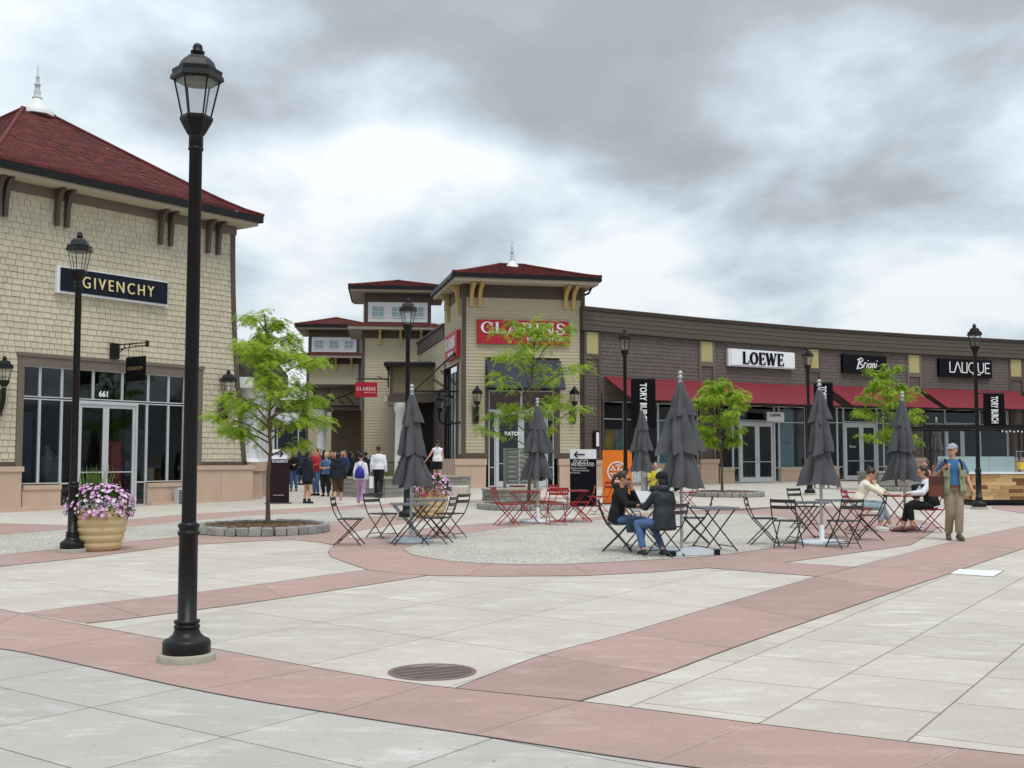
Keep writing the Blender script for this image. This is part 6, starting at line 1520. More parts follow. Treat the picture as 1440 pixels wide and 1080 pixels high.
for k in range(6): B(pg, 'cross_beam', BLACK, xa + .02 + k * 1.1, xa + .1 + k * 1.1, .06, 2.4, zt - .06, zt + .03)
for x in ((1434 - 1380) * s3, xa + .05): B(pg, 'post', BLACK, x - .03, x + .03, -.05, .01, 0, zt - .1)
mb = MB()
for k in range(9): mb.ball(((1410 - 1380) * s3 + k * .13, -.1, zt - .16 - .02 * (k % 2)), .03, 6, 5)
mb.build('string_lights', SIGNWHT, pg, 'stuff')
g4 = G(1428, 708); wr_ = thing('wire_rack', 'small wire rack holding a yellow bin on top of the bar counter', 'rack', (g4.x, g4.y - .6, g4.z + BH + .05 - .0), 0)
mb = MB()
for x in (-.14, .14):
    for y in (-.12, .12): mb.tube((x, y, 0), (x, y, .62), .008, n=5)
for z in (.05, .33, .6):
    for y in (-.12, -.04, .04, .12): mb.tube((-.14, y, z), (.14, y, z), .006, n=4)
mb.build('frame', ALU, wr_); B(wr_, 'yellow_bin', mat('bin_yellow', rgb(222, 190, 30), .5), -.13, .13, -.11, .11, .07, .28)

# ------------------------------------------------------------------ people
def voxel(mb, name, m, parent, vox=.014, smooth=2):
    me = mb.mesh(name); o = bpy.data.objects.new(name, me); COL.objects.link(o)
    md = o.modifiers.new('r', 'REMESH'); md.mode = 'VOXEL'; md.voxel_size = vox; md.use_smooth_shade = True
    if smooth: s = o.modifiers.new('s', 'SMOOTH'); s.factor = .5; s.iterations = smooth
    res = bpy.data.meshes.new_from_object(o.evaluated_get(bpy.context.evaluated_depsgraph_get())); res.name = name
    bpy.data.objects.remove(o); bpy.data.meshes.remove(me)
    res.materials.clear(); return link(name, res, m, parent)
def limb(mb, pts, rs, n=10):
    for i in range(len(pts) - 1): mb.tube(pts[i], pts[i + 1], rs[i], rs[i + 1], n=n)
    for p, r_ in zip(pts, rs): mb.ball(p, r_, 10, 7)
def loft(mb, secs, n=18):       # secs: (center, fwd, side, rf, rs)
    vs_ = []
    for c_, f_, s_, rf, rs in secs:
        for i in range(n):
            a = 2 * math.pi * i / n; ca, sa = math.cos(a), math.sin(a); e = .85
            vs_.append(c_ + f_ * rf * math.copysign(abs(ca) ** e, ca) + s_ * rs * math.copysign(abs(sa) ** e, sa))
    m_ = len(secs); fs = [(j * n + i, j * n + (i + 1) % n, (j + 1) * n + (i + 1) % n, (j + 1) * n + i) for j in range(m_ - 1) for i in range(n)]
    mb.add(vs_, fs + [tuple(range(n))[::-1], tuple(range((m_ - 1) * n, m_ * n))], True)
V = Vector
def person(lab, base, heading, h=1.7, pose=None, sit=False, top=None, bottom=None, shoes=None, hair=None, skin=SKIN, near=False, wom=False, head_yaw=0, head_pitch=0, lean=0, build=1.0, group=None, dz=0):
    """faces +x, left is +y; joints in metres for a 1.7 m body"""
    t = thing('person', lab, 'person', (base[0], base[1], base[2] + dz), R(heading), group); k = h / 1.7
    J = dict(pel=V((0, 0, .93)), hipL=V((0, .088, .90)), hipR=V((0, -.088, .90)), kneeL=V((.03, .095, .49)), kneeR=V((.02, -.095, .49)), ankL=V((-.02, .1, .075)), ankR=V((-.03, -.1, .075)))
    if sit: J.update(pel=V((-.02, 0, .55)), hipL=V((.0, .088, .53)), hipR=V((.0, -.088, .53)), kneeL=V((.43, .11, .52)), kneeR=V((.43, -.1, .52)), ankL=V((.42, .11, .08)), ankR=V((.38, -.1, .08)))
    up = V((math.sin(R(lean)), 0, math.cos(R(lean)))); f_ = V((up.z, 0, -up.x)); sd_ = V((0, 1, 0))
    if pose and 'pel' in pose: J['pel'] = V(pose['pel'])
    neck = J['pel'] + up * .53; sw = (.148 if wom else .168) * build
    sho = J['pel'] + up * .438
    J.update(neck=neck, shL=sho + sd_ * sw, shR=sho - sd_ * sw, head=neck + up * .145 + f_ * .015)
    J.update(elL=J['shL'] + V((-.03, .05, -.28)), elR=J['shR'] + V((-.03, -.05, -.28)), wrL=J['shL'] + V((.06, .06, -.52)), wrR=J['shR'] + V((.06, -.06, -.52)))
    if pose: J.update({a: V(b) for a, b in pose.items()})
    J = {a: b * k for a, b in J.items()}
    w = build * k; ht = .93 if wom else 1.0
    prof = [(-.03, .085, .13), (.04, .112, .165 if wom else .158), (.12, .108, .168 if wom else .155), (.24, .088, .122 if wom else .140), (.36, .108, .142 if wom else .160), (.45, .090, .150 if wom else .165), (.495, .068, .098), (.53, .05, .055)]
    def torso(mb, inf=0, lo=-.03, hi=.6, prof_=prof):
        secs = []
        for (z, a, b) in prof_:
            if lo - .001 <= z <= hi: secs.append((J['pel'] + up * z * k, f_, sd_, a * w + inf, b * w + inf))
        loft(mb, secs)
    # body
    vox = .0085 if near else .017
    mb = MB(); torso(mb); mb.tube(J['neck'] - up * .05 * k, J['head'] - up * .02 * k, .055 * w, .05 * w, n=12)
    hy = R(head_yaw); Mh = Matrix.Translation(J['head']) @ Matrix.Rotation(R(lean) * .5, 4, 'Y') @ Matrix.Rotation(hy, 4, 'Z') @ Matrix.Rotation(R(head_pitch), 4, 'Y')
    def H(p): return Mh @ (V(p) * k)
    def hball(mbx, p, r_, n=14, m_=10):
        q = MB().ball((0, 0, 0), (r_[0] * k, r_[1] * k, r_[2] * k), n, m_); T = Mh @ Matrix.Translation(V(p) * k); mbx.add([T @ V(v) for v in q.v], q.f, True)
    hball(mb, (-.008, 0, .035), (.096, .076, .092)); hball(mb, (.022, 0, -.03), (.068, .058, .075)); hball(mb, (.045, 0, -.075), (.035, .034, .028))
    mb.tube(H((.088, 0, .018)), H((.108, 0, -.018)), .009 * k, .014 * k, n=8); hball(mb, (.104, 0, -.022), (.014, .015, .011)); hball(mb, (.082, 0, -.055), (.016, .024, .011))
    for s in (-1, 1): hball(mb, (-.005, s * .078, -.005), (.020, .010, .030), 8, 6); hball(mb, (.078, s * .032, .030), (.016, .022, .010), 8, 6)
    hands = {}
    for S_, s in (('L', 1), ('R', -1)):
        limb(mb, [J['sh' + S_], J['sh' + S_].lerp(J['el' + S_], .5), J['el' + S_], J['el' + S_].lerp(J['wr' + S_], .35), J['wr' + S_]], [r_ * w * ht for r_ in (.050, .045, .038, .037, .025)])
        d = (J['wr' + S_] - J['el' + S_]).normalized(); nrm = V((0, -s, 0)) if abs(d.z) > .6 else V((0, 0, -1)); nrm = (nrm - d * nrm.dot(d)).normalized(); wd = d.cross(nrm).normalized()
        hw_ = J['wr' + S_]; palm = hw_ + d * .055 * k
        q = MB().ball((0, 0, 0), 1, 12, 8); mb.add([palm + d * v[0] * .05 * k + wd * v[1] * .038 * k + nrm * v[2] * .016 * k for v in q.v], q.f, True)
        if near:
            for i, (o_, l_) in enumerate(((-.028, .062), (-.0095, .074), (.0095, .070), (.027, .054))):
                b0 = hw_ + d * .085 * k + wd * o_ * k; m1 = b0 + (d * .9 + nrm * .35).normalized() * l_ * .5 * k; m2 = m1 + (d * .55 + nrm * .85).normalized() * l_ * .5 * k
                limb(mb, [b0 - d * .02 * k, b0, m1, m2], [.009 * k, .009 * k, .008 * k, .0068 * k], 8)
            th = hw_ + d * .03 * k - wd * .03 * k; t1 = th + (d * .6 - wd * .7 + nrm * .3).normalized() * .035 * k; limb(mb, [th, t1, t1 + (d * .95 - wd * .1 + nrm * .3).normalized() * .03 * k], [.012 * k, .010 * k, .008 * k], 8)
        else: mb.tube(palm + d * .02 * k, palm + (d + nrm * .3) * .09 * k, .026 * k, .012 * k, n=8)
        limb(mb, [J['hip' + S_], J['hip' + S_].lerp(J['knee' + S_], .5), J['knee' + S_], J['knee' + S_].lerp(J['ank' + S_], .3), J['ank' + S_]], [r_ * w for r_ in (.082, .072, .052, .054, .036)])
        a = J['ank' + S_]; toe = (J.get('toe' + S_) if J.get('toe' + S_) is not None else a + V((.15, s * .02, -.045)) * k); limb(mb, [a + V((-.03, 0, -.04)) * k, toe], [.034 * w, .026 * w])
        J['toe' + S_] = toe
    voxel(mb, 'body', skin, t, vox, 1)
    cv = .013 if near else .02
    if near:
        for s in (-1, 1): MB().ball(H((.090, s * .030, .016)), .0085 * k, 8, 6).build('eye', mat('eye_dark', rgb(30, 22, 20), .3), t)
        mm = MB(); mm.ball((0, 0, 0), 1, 10, 6); mm.v = [tuple(Mh @ V((.096 * k + v[0] * .005 * k, v[1] * .022 * k, -.056 * k + v[2] * .006 * k))) for v in mm.v]; mm.build('mouth', mat('lip', rgb(150, 84, 76), .5), t)
    # trousers / skirt
    if bottom:
        kind, m = bottom; mb = MB(); end = {'pants': 1.0, 'shorts': .0, 'capri': .7, 'long_shorts': .15}.get(kind, 1.0)
        torso(mb, .014, -.03, .13)
        for S_ in 'LR':
            hp, kn, an = J['hip' + S_], J['knee' + S_], J['ank' + S_]
            pts = [hp, hp.lerp(kn, .5)]; rs = [.100 * w, .090 * w]
            if kind == 'shorts': pts.append(hp.lerp(kn, .62)); rs.append(.092 * w)
            elif kind == 'long_shorts': pts += [kn, kn.lerp(an, .22)]; rs += [.080 * w, .078 * w]
            else:
                loose = 1.15 if kind == 'loose' else 1.0; pts += [kn, kn.lerp(an, .4), kn.lerp(an, .88 if kind != 'capri' else .7)]; rs += [.070 * w * loose, .066 * w * loose, .060 * w * loose]
            limb(mb, pts[:-1], rs[:-1]); mb.tube(pts[-2], pts[-1], rs[-2], rs[-1], n=12)
        if kind != 'skirt': voxel(mb, 'trousers' if kind != 'shorts' else 'shorts', m, t, cv, 2)
    if top:
        kind, m = top[0], top[1]; ln = top[2] if len(top) > 2 else -.01; mb = MB(); puff = .03 if kind in ('coat', 'puffer') else .018
        loft(mb, [(J['pel'] + up * z * k, f_, sd_, a * w + puff, b * w + puff) for z, a, b in ([(ln, .118, .172)] if ln < .03 else []) + [q for q in prof if q[0] >= .035 and q[0] < .5]] + [(J['pel'] + up * .512 * k, f_, sd_, .062 * w + puff * .6, .10 * w + puff * .6), (J['pel'] + up * .53 * k, f_, sd_, .052 * w + .012, .062 * w + .012)])
        for S_ in 'LR':
            a, b, c_ = J['sh' + S_], J['el' + S_], J['wr' + S_]
            if kind == 'short': limb(mb, [a, a.lerp(b, .35)], [.058 * w, .060 * w]); mb.tube(a.lerp(b, .3), a.lerp(b, .72), .059 * w, .062 * w, n=12)
            elif kind == 'vest': mb.ball(a, .06 * w)
            else: limb(mb, [a, a.lerp(b, .5), b, b.lerp(c_, .5)], [(.058 if puff < .02 else .068) * w, .056 * w + puff * .3, .054 * w + puff * .3, .048 * w + puff * .3]); mb.tube(b.lerp(c_, .5), b.lerp(c_, .93), .048 * w + puff * .3, .040 * w + puff * .3, n=12)
        if kind == 'coat' or kind == 'puffer':
            hd = J['neck'] - f_ * .075 * k; mb.ball(hd, (.075 * w, .12 * w, .07 * w))
        voxel(mb, {'short': 'shirt', 'vest': 'vest', 'coat': 'coat', 'puffer': 'coat'}.get(kind, 'sweater'), m, t, cv, 2 if near else 1)
    if shoes:
        for S_ in 'LR':
            mb = MB(); sl = MB()
            a, b = J['ank' + S_], J['toe' + S_]; d = (b - a); d.z = 0; d.normalize(); c0 = a + V((0, 0, -.035)) * k - d * .045 * k
            limb(mb, [c0, a.lerp(b, .5) + V((0, 0, -.006)) * k, b + d * .015 * k], [.044 * k, .042 * k, .036 * k])
            if shoes[0] == 'boot': mb.tube(a + V((0, 0, -.02)), a.lerp(J['knee' + S_], .22), .052 * k, .056 * k, n=12)
            else: mb.tube(a + V((0, 0, -.03)) * k, a + V((0, 0, .03)) * k, .046 * k, .044 * k, n=12)
            q = MB().ball((0, 0, 0), 1, 14, 6); mid = (c0 + b + d * .02 * k) / 2; zz = min(c0.z, b.z) - .030 * k; L2 = (b + d * .02 * k - c0).length / 2 + .045 * k; sdv = V((-d.y, d.x, 0))
            ax = (b - c0).normalized()
            sl.add([mid + ax * v[0] * L2 + sdv * v[1] * .046 * k + V((0, 0, max(-1, min(1, v[2] * 2)) * .012 * k - .032 * k)) for v in q.v], q.f, True)
            so_ = voxel(mb, 'shoe', shoes[1], t, cv * .8, 1); sl.build('sole', shoes[2] if len(shoes) > 2 else shoes[1], so_)
    if hair:
        kind, m = hair; mb = MB()
        hball(mb, (-.022, 0, .048), (.098, .086, .094))
        if kind in ('long', 'bob'): hball(mb, (-.05, 0, -.03), (.065, .085, .10))
        if kind == 'long': loft(mb, [(H((-.055, 0, .02)), f_, sd_, .06 * k, .08 * k), (H((-.075, 0, -.12)), f_, sd_, .055 * k, .095 * k), (H((-.085, 0, -.28)), f_, sd_, .04 * k, .085 * k), (H((-.09, 0, -.36)), f_, sd_, .02 * k, .05 * k)])
        if kind == 'pony': limb(mb, [H((-.09, 0, .04)), H((-.15, 0, .02)), H((-.17, 0, -.08)), H((-.15, 0, -.19))], [.03 * k, .035 * k, .03 * k, .012 * k])
        if kind == 'bun': hball(mb, (-.10, 0, .10), (.045, .05, .045))
        if kind == 'low': hball(mb, (-.09, 0, -.02), (.05, .055, .05))
        # cut the face free
        o = voxel(mb, 'hair', m, t, .010 if near else .018, 1)
        T = Mh.inverted(); bm = bmesh.new(); bm.from_mesh(o.data); kill = []
        for v in bm.verts:
            p = (T @ v.co) / k
            if p.x > .045 and p.z < .085 and abs(p.y) < .088: kill.append(v)
            elif kind in ('short', 'bun', 'pony') and p.x > -.02 and p.z < .0: kill.append(v)
            elif kind == 'short' and p.z < -.03: kill.append(v)
        bmesh.ops.delete(bm, geom=kill, context='VERTS'); bm.to_mesh(o.data); bm.free()
    t['_'] = 0; del t['_']
    return t, J, H, k, Mh
def clothmat(n_, c_, **kw): return mat(n_, c_, .9, var=.14, scale=7, bump=.35, bscale=22, **kw)
JEAN = clothmat('denim', rgb(74, 100, 140)); NAVYC = clothmat('cloth_navy', rgb(26, 30, 46)); BLKC = clothmat('cloth_black', rgb(20, 20, 23)); KHAKI = clothmat('cloth_khaki', rgb(150, 134, 112)); POLO = clothmat('cloth_blue', rgb(58, 108, 156))
VESTM = clothmat('cloth_sage', rgb(150, 156, 124)); CREAMC = clothmat('cloth_cream', rgb(226, 220, 200)); GREYP = clothmat('cloth_greyblue', rgb(146, 164, 172)); WHTC = clothmat('cloth_white', rgb(226, 228, 234)); REDC = clothmat('cloth_red', rgb(172, 52, 52)); LILAC = clothmat('cloth_lilac', rgb(180, 152, 186))
BRNC = clothmat('cloth_brown', rgb(76, 50, 36)); YELC = clothmat('cloth_yellow', rgb(206, 200, 60)); FLOR = mat('cloth_floral', rgb(190, 130, 128), .9, var=.6, scale=14); PATT = mat('cloth_patterned', rgb(76, 104, 140), .9, var=.6, scale=12); SUIT = clothmat('cloth_suit', rgb(44, 56, 84)); PNKC = clothmat('cloth_pink', rgb(220, 180, 186)); BLUEBAG = mat('bag_blue', rgb(34, 38, 140), .6)
HBLK = mat('hair_black', rgb(22, 18, 18), .5, var=.2, scale=30, stretch=(1, 1, .2)); HBRN = mat('hair_brown', rgb(62, 42, 34), .5, var=.25, scale=30, stretch=(1, 1, .2)); HBLD = mat('hair_blonde', rgb(196, 172, 130), .6, var=.2, scale=30)
SHW = mat('shoe_white', rgb(214, 212, 204), .6); SHB = mat('shoe_black', rgb(26, 24, 26), .6); SHT = mat('shoe_taupe', rgb(96, 88, 74), .8, var=.3, scale=20); BRNL = mat('leather_brown', rgb(110, 56, 40), .5, var=.12)
def strap(mb, pts, w=.02, th=.006):
    mb.path(pts, w, 5)

# the walking man
g = G(1342, 760); t, J, H, k, Mh = person('man in grey cap, blue polo, sage vest and khaki trousers walking past the red table', g, -97, 1.73, near=True, head_yaw=-38, build=1.0,
    pose=dict(kneeL=(.10, .07, .50), ankL=(.10, .06, .10), kneeR=(.05, -.075, .49), ankR=(-.12, -.07, .09), elR=(-.06, -.27, 1.16), wrR=(.15, -.16, 1.31), elL=(-.06, .27, 1.13), wrL=(.06, .31, .90)),
    top=('short', POLO, .02), bottom=('loose', KHAKI), shoes=('shoe', SHT, SHT), hair=('short', mat('hair_grey', rgb(150, 146, 140), .6)))
mb = MB(); pel = J['pel']; up = V((0, 0, 1))
for s in (-1, 1):      # open vest: two fronts and a back
    secs = []
    for z, a, b in ((-.10, .165, .225), (.05, .165, .222), (.2, .150, .205), (.34, .155, .212), (.455, .125, .175)):
        ring_ = [(math.cos(R(q)) * a, s * math.sin(R(q)) * b) for q in (24, 48, 80, 110, 140, 180)]
        secs.append([(pel.x + x * k, pel.y + y * k, pel.z + z * k) for x, y in ring_])
    vs_ = [p for r_ in secs for p in r_]; n = 6; fs = [(j * n + i, j * n + i + 1, (j + 1) * n + i + 1, (j + 1) * n + i) for j in range(4) for i in range(5)]
    mb.add(vs_, fs if s > 0 else [f[::-1] for f in fs], True)
o = mb.build('vest', VESTM, t); md = o.modifiers.new('th', 'SOLIDIFY'); md.thickness = .014
for s, z in ((1, .02), (1, .28), (-1, .28)): MB().box(pel.x + .125, pel.x + .178, pel.y + s * .145 - .055, pel.y + s * .145 + .055, pel.z + z - .06, pel.z + z + .06).build('vest_pocket', VESTM, t)
mb = MB(); mb.lathe([(1, .075), (1, .112)], 24, cap=False); mb.v = [(pel.x + v[0] * .142 * k, pel.y + v[1] * .19 * k, pel.z + v[2] - .05) for v in mb.v]; mb.build('belt', BRNL, t)
mb = MB()
for s in (-1, 1): mb.path([tuple(pel + V((x * k, s * y * k, z * k))) for x, y, z in ((-.14, .12, .30), (-.10, .125, .46), (.0, .13, .525), (.10, .13, .47), (.16, .135, .34), (.12, .17, .22))], .017, 6)
mb.build('backpack_strap', BLKC, t)
mb = MB(); mb.box(-.26, -.13, -.14, .14, 1.0, 1.42); o = voxel(mb, 'backpack', NAVYC, t, .02, 3)
cp = MB(); q = MB().ball((0, 0, 0), 1, 18, 12)
cp.add([Mh @ (V((v[0] * .108 - .012, v[1] * .09, .055 + max(v[2], -.05) * .082)) * k) for v in q.v], q.f, True); cp.build('cap', mat('cap_grey', rgb(160, 164, 176), .8, var=.2, scale=12), t)
bmb = MB(); n = 10; vs_ = []
for i in range(n + 1):
    a = R(-70 + 140 * i / n); vs_ += [Mh @ (V((.085 * math.cos(a) + .005, .085 * math.sin(a), .062)) * k), Mh @ (V((.085 * math.cos(a) + .005 + .085 * max(0, math.cos(a)) ** .7, .080 * math.sin(a), .042)) * k)]
bmb.add(vs_, [(2 * i, 2 * i + 1, 2 * i + 3, 2 * i + 2) for i in range(n)], True); o = bmb.build('cap_brim', MATS['cap_grey'], t); md = o.modifiers.new('th', 'SOLIDIFY'); md.thickness = .006
bg = thing('shoulder_bag', 'brown leather shoulder bag carried by the walking man in the cap', 'bag', t.location, t.rotation_euler.z)
mb = MB(); mb.box(.02, .12, -.44, -.20, .80, 1.18); voxel(mb, 'pouch', BRNL, bg, .012, 2); mb = MB(); mb.path([(.07, -.42, 1.15), (.05, -.30, 1.40), (.02, -.17, 1.50), (.10, -.21, 1.36), (.09, -.23, 1.16)], .013, 6); mb.build('strap', BRNL, bg)
MB().box(.118, .128, -.43, -.21, 1.02, 1.17).build('flap', mat('leather_dark', rgb(78, 38, 28), .5), bg)

# seated women at the centre table
g = G(868, 776); t, J, H, k, Mh = person('woman in black jacket and jeans with sunglasses and ponytail, seated at the food table', g, -14, 1.66, sit=True, near=True, wom=True, build=.92, lean=10, head_pitch=8,
    pose=dict(kneeL=(.44, .10, .53), ankL=(.36, .12, .09), kneeR=(.45, -.08, .53), ankR=(.40, -.06, .09), elL=(.32, .17, .80), wrL=(.235, .07, 1.04), elR=(.20, -.22, .80), wrR=(.42, -.16, .79)),
    top=('puffer', BLKC, -.06), bottom=('capri', JEAN), shoes=('shoe', SHW, SHW), hair=('pony', HBRN))
mb = MB()
for s in (-1, 1): q = MB().ball((0, 0, 0), 1, 12, 8); mb.add([Mh @ (V((.098 + v[0] * .008, s * .034 + v[1] * .029, .018 + v[2] * .024)) * k) for v in q.v], q.f, True); mb.tube(H((.095, s * .06, .022)), H((-.0, s * .082, .02)), .004, n=5)
mb.tube(H((.105, -.01, .02)), H((.105, .01, .02)), .004, n=5); mb.build('sunglasses', SHB, t)
mb = MB(); mb.path([tuple(J['pel'] + V(p)) for p in ((.02, .15, .42), (.16, .06, .36), (.175, -.04, .22), (.155, -.12, .08))], .014, 6); mb.build('bag_strap', mat('strap_rose', rgb(150, 86, 88), .7), t)
g2_ = G(893, 779); bag = thing('tote_bag', 'dark teal tote bag resting on the knees of the woman in the black jacket', 'bag', (g2_.x + .02, g2_.y, g2_.z + .36), R(10))
mb = MB(); mb.box(-.15, .15, -.07, .07, -.02, .22); voxel(mb, 'pouch', mat('bag_teal', rgb(40, 60, 78), .7), bag, .014, 3); mb = MB(); mb.path([(-.1, 0, .2), (-.06, 0, .32), (.06, 0, .32), (.1, 0, .2)], .009, 5); mb.build('handles', SHB, bag)
g = G(934, 783); t, J, H, k, Mh = person('woman in dark hooded puffer coat and black cap seated with her back to us', g, 104, 1.66, sit=True, near=True, wom=True, build=.93, lean=9, head_yaw=12,
    pose=dict(kneeL=(.24, .36, .52), ankL=(.06, .32, .09), kneeR=(.36, .06, .52), ankR=(-.02, .02, .09), elL=(.16, .25, .78), wrL=(.34, .26, .80), elR=(.17, -.23, .78), wrR=(.38, .02, .80)),
    top=('puffer', mat('coat_ink', rgb(28, 34, 42), .55, var=.15, scale=7, bump=.6, bscale=16), -.13), bottom=('pants', JEAN), shoes=('shoe', SHB, SHW), hair=('bob', HBLK))
cp = MB(); q = MB().ball((0, 0, 0), 1, 18, 12); cp.add([Mh @ (V((v[0] * .115 - .018, v[1] * .097, .055 + max(v[2], -.35) * .09)) * k) for v in q.v], q.f, True); cp.build('cap', BLKC, t)
g = G(905, 773); fd = thing('food_box', 'open white takeaway box with salad on the table between the two seated women', 'food', (g.x, g.y, g.z + .725), R(12))
mb = MB(); mb.box(-.17, .17, -.13, .13, 0, .012); mb.box(-.17, -.165, -.13, .13, .012, .06); mb.box(.165, .17, -.13, .13, .012, .06); mb.box(-.165, .165, -.13, -.125, .012, .06); mb.box(-.165, .165, .125, .13, .012, .06); mb.add([(-.17, .13, .06), (.17, .13, .06), (.17, .20, .24), (-.17, .20, .24)], [(0, 1, 2, 3)]); mb.build('box', SIGNWHT, fd)
rnd = random.Random(5); sal = MB()
for i in range(60): sal.ball((rnd.uniform(-.14, .14), rnd.uniform(-.1, .1), rnd.uniform(.02, .05)), (rnd.uniform(.01, .025), rnd.uniform(.01, .02), .008), 6, 4)
sal.build('salad', LEAFD, fd, 'stuff')
np_ = thing('napkin', 'crumpled white napkin with a red print beside the food box', 'napkin', (g.x + .24, g.y - .06, g.z + .725), 0); mb = MB(); mb.ball((0, 0, .03), (.08, .07, .035), 10, 6); mb.v = [(v[0] + rnd.gauss(0, .008), v[1] + rnd.gauss(0, .008), max(0, v[2] + rnd.gauss(0, .008))) for v in mb.v]; mb.sm = [False] * len(mb.sm); mb.build('paper', SIGNWHT, np_)
# person in yellow beyond them
person('person in yellow top seated far side, facing us above the coated woman', G(922, 713), -92, 1.62, sit=True, wom=True, top=('short', YELC), bottom=('pants', NAVYC), shoes=('shoe', SHB), hair=('bob', HBLK), pose=dict(elL=(.1, .22, .78), wrL=(.30, .12, .82), elR=(.08, -.22, .78), wrR=(.30, -.12, .82)))
# right-hand pair
g = G(1207, 747); t, J, H, k, Mh = person('woman in cream sweater and pale trousers seated on a red chair, hand at her mouth', g, -8, 1.68, sit=True, near=True, wom=True, lean=24, head_pitch=22,
    pose=dict(kneeL=(.47, .07, .56), ankL=(.66, .04, .12), kneeR=(.48, -.09, .50), ankR=(.40, -.10, .09), elL=(.44, .16, .86), wrL=(.58, .12, .80), elR=(.44, -.16, .78), wrR=(.345, -.05, .965)),
    top=('sweater', CREAMC, -.02), bottom=('capri', GREYP), shoes=('shoe', SHW, SHW), hair=('bun', HBRN))
g = G(1311, 749); t, J, H, k, Mh = person('person in black trousers and white shirt seated on a red chair near the walking man', g, 176, 1.70, sit=True, near=True, lean=14, head_pitch=10,
    pose=dict(kneeL=(.44, .06, .55), ankL=(.40, .05, .12), kneeR=(.44, -.10, .52), ankR=(.56, -.06, .09), elL=(.22, .20, .80), wrL=(.44, .10, .78), elR=(.20, -.2, .78), wrR=(.46, -.08, .76)),
    top=('sweater', WHTC, -.05), bottom=('capri', BLKC), shoes=('shoe', BRNL, SHB), hair=('bob', HBRN))
mb = MB(); loft(mb, [(J['pel'] + V((.24 * z, 0, z)) * k, V((.97, 0, -.24)), V((0, 1, 0)), a, b) for z, a, b in ((-.02, .14, .19), (.12, .135, .185), (.3, .13, .175), (.44, .12, .19))]); mb.build('waistcoat', BLKC, t)
person('person in floral pink top seated beyond the red table, left of the walking man', G(1303, 707), 200, 1.62, sit=True, wom=True, top=('short', FLOR), bottom=('pants', BLKC), shoes=('shoe', SHB), hair=('long', HBRN))
person('person in pale shirt at the extreme right edge behind the bar', G(1446, 706), 180, 1.25, top=('short', WHTC), bottom=('pants', BLKC), shoes=('shoe', SHB), hair=('short', HBLK))
# the crowd in the passage
CR = 'people walking and standing in the passage'
walkA = dict(kneeL=(.14, .09, .50), ankL=(.12, .09, .08), kneeR=(-.0, -.09, .49), ankR=(-.22, -.09, .14)); walkB = dict(kneeR=(.12, -.09, .50), ankR=(.10, -.09, .08), kneeL=(0, .09, .49), ankL=(-.20, .09, .13))
fold = dict(elL=(.02, .24, 1.12), wrL=(.22, .05, 1.12), elR=(.02, -.24, 1.12), wrR=(.22, -.05, 1.10))
def crowd(lab, px, py, top_px, hd, **kw):
    g = G(px, py); h = (646 - top_px) * g.y / 1600 + 1.7 - g.z; h = max(1.5, min(1.85, h)); return person(lab, g, hd, h, group=CR, **kw)
crowd('woman in black jacket and light jeans facing us beside the plum board', 413, 691, 634, -80, wom=True, top=('coat', BLKC, -.05), bottom=('pants', JEAN), shoes=('shoe', BRNL), hair=('bob', HBLK), pose=fold)
t, J, H, k, Mh = crowd('woman with long black hair, navy coat, bare legs and black ankle boots', 432, 708, 636, 58, wom=True, top=('coat', NAVYC, -.20), bottom=('shorts', NAVYC), shoes=('boot', SHB), hair=('long', HBLK))
o = B(t, 'handbag', mat('bag_navy', rgb(24, 30, 66), .5), -.16, .12, .20, .34, .86, 1.08)
crowd('person in red jacket and jeans facing left in the crowd', 444, 697, 632, -125, top=('coat', REDC, -.03), bottom=('pants', JEAN), shoes=('shoe', SHB), hair=('short', HBRN), pose=fold)
crowd('blonde woman in blue patterned top and black trousers facing us', 458, 698, 637, -95, wom=True, top=('short', PATT, -.08), bottom=('loose', BLKC), shoes=('shoe', SHB), hair=('short', HBLD), pose=fold)
crowd('person in dark hoodie and long brown shorts with white shoes seen from behind', 475, 709, 639, 92, build=1.1, top=('coat', NAVYC, -.08), bottom=('long_shorts', BRNC), shoes=('shoe', SHW, SHW), hair=('bob', HBLK), pose=walkB)
t, J, H, k, Mh = crowd('person in white top and lilac trousers with a blue drawstring bag on the back', 507, 712, 643, 88, wom=True, top=('sweater', WHTC, -.06), bottom=('pants', LILAC), shoes=('shoe', SHW, SHW), hair=('short', HBLK), pose=walkA)
mb = MB(); pk = J['pel']; loft(mb, [(pk + V((-.18, 0, z)), V((1, 0, 0)), V((0, 1, 0)), a, b) for z, a, b in ((-.02, .05, .13), (.05, .08, .15), (.2, .07, .13), (.33, .03, .05))]); mb.build('drawstring_bag', BLUEBAG, t)
mb = MB()
for s in (-1, 1): mb.path([tuple(pk + V(p)) for p in ((-.17, s * .03, .33), (-.12, s * .09, .46), (-.02, s * .11, .52))], .008, 4)
mb.build('bag_cord', BLUEBAG, t); B(t, 'white_tote', SIGNWHT, -.12, .1, -.36, -.27, .52, .86)
crowd('person in black coat and broad black hat beyond the blue drawstring bag', 503, 698, 636, 85, top=('coat', BLKC, -.1), bottom=('pants', BLKC), shoes=('shoe', SHB), hair=('bob', HBLK))
crowd('man in white shirt and black trousers walking away from us', 532, 700, 628, 86, build=1.08, top=('shirt', WHTC, .01), bottom=('pants', BLKC), shoes=('shoe', SHB), hair=('short', HBRN), pose=walkA, skin=SKIND)
crowd('man in dark suit with pale pink shirt at the back of the crowd', 411, 681, 625, -85, top=('shirt', PNKC, .02), bottom=('pants', SUIT), shoes=('shoe', SHB), hair=('short', HBLK), skin=SKIND)
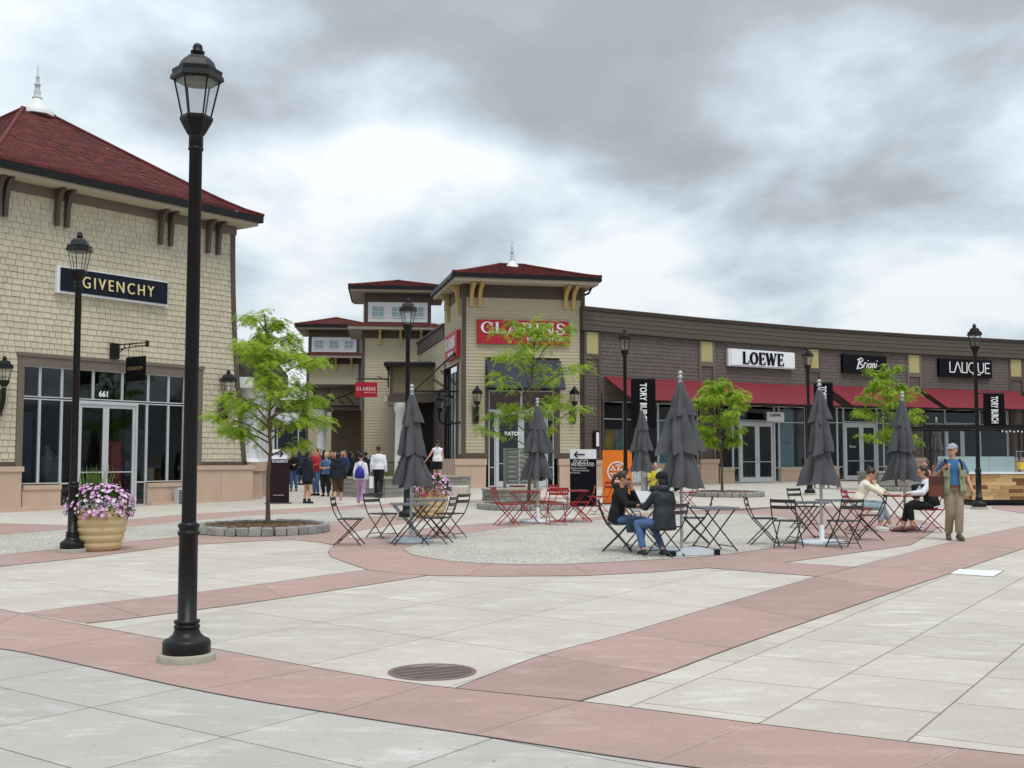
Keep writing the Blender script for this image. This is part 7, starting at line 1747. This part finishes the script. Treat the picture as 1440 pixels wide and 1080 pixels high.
crowd('man in dark blue suit turned right at the back of the crowd', 424, 682, 623, -40, top=('coat', SUIT, -.06), bottom=('pants', SUIT), shoes=('shoe', SHB), hair=('short', HBRN))
crowd('person in navy cap and dark top behind the red jacket', 449, 688, 632, -90, top=('short', NAVYC), bottom=('pants', BLKC), shoes=('shoe', SHB), hair=('short', HBLK))
crowd('person in blue vest and white sleeves behind the dark hoodie', 485, 692, 634, -140, top=('sweater', clothmat('cloth_deepblue', rgb(40, 66, 110))), bottom=('pants', BLKC), shoes=('shoe', SHB), hair=('short', HBRN))
crowd('person in black standing between the dark hoodie and the white top', 493, 690, 637, 60, top=('coat', BLKC, -.05), bottom=('pants', BLKC), shoes=('shoe', SHB), hair=('bob', HBLK))
for lab_, px_, py_, tp_, hd_, tm_, hr_ in (('person in charcoal coat half hidden behind the navy coated woman', 438, 692, 634, -70, BLKC, HBLK), ('person in dark green jacket behind the blonde woman', 462, 690, 635, -110, clothmat('cloth_forest', rgb(34, 46, 40)), HBRN),
        ('person with back turned in dark plum jacket near the far column', 455, 684, 634, 80, clothmat('cloth_plum', rgb(52, 30, 40)), HBLK), ('person in dark grey jacket at the right rear of the crowd', 480, 686, 635, -60, clothmat('cloth_slate', rgb(58, 60, 66)), HBLK),
        ('person in black top between the column and the brown shorts', 471, 694, 638, -95, BLKC, HBRN), ('person in dark coat beside the broad black hat', 514, 693, 637, 70, NAVYC, HBLK)):
    crowd(lab_, px_, py_, tp_, hd_, top=('coat', tm_, -.06), bottom=('pants', BLKC), shoes=('shoe', SHB), hair=('bob' if px_ % 2 else 'short', hr_), pose=fold if px_ % 3 else walkA)
crowd('woman in coral top in the thick of the crowd', 467, 689, 637, -100, wom=True, top=('short', clothmat('cloth_coral', rgb(170, 96, 100))), bottom=('pants', NAVYC), shoes=('shoe', SHB), hair=('bob', HBRN))
g = G(615, 696.5); pf = thing('porch_step', 'raised concrete step behind the block wall at the side entrance', 'step', (g.x, g.y, g.z), 0); B(pf, 'slab', CON, -2.0, 1.05, -.5, 3.5, -.1, .30)
person('woman in white sleeveless top and black shorts walking to the side entrance', g, 100, 1.64, wom=True, dz=.30, top=('vest', WHTC, .0), bottom=('shorts', BLKC), shoes=('shoe', SHB), hair=('pony', HBLK), pose=dict(walkA, elL=(-.05, .30, 1.14), wrL=(-.02, .42, .98)))

# plain unseen shops added right of the frame for the left storefront to reflect
east = thing('reflection_shops', 'unseen plain shops added beyond the right edge as a reflection for the left storefront glass', 'building', (44, 14, gz(14)), R(90))
B(east, 'wall', mat('east_wall', rgb(205, 205, 208), .8, var=.1), 0, 36, 0, .4, 0, 5.6); B(east, 'fascia', SIGNWHT, -.2, 36.2, -.3, .1, 5.0, 5.9)
for k_ in range(6):
    B(east, 'shop_window', mat('east_glass', rgb(30, 40, 62), .2), 1.2 + k_ * 6, 5.6 + k_ * 6, -.06, -.01, .6, 3.4); B(east, 'awning_band', mat('east_awning', rgb(60, 70, 110), .7), 1.0 + k_ * 6, 5.8 + k_ * 6, -1.2, -.07, 3.5, 3.9)
for k_ in (6, 24):
    mb = MB(); mb.ext([(k_ - 3.5, 5.9), (k_ + 3.5, 5.9), (k_, 8.6)], -.4, 4); mb.build('gable', WHITE, east)
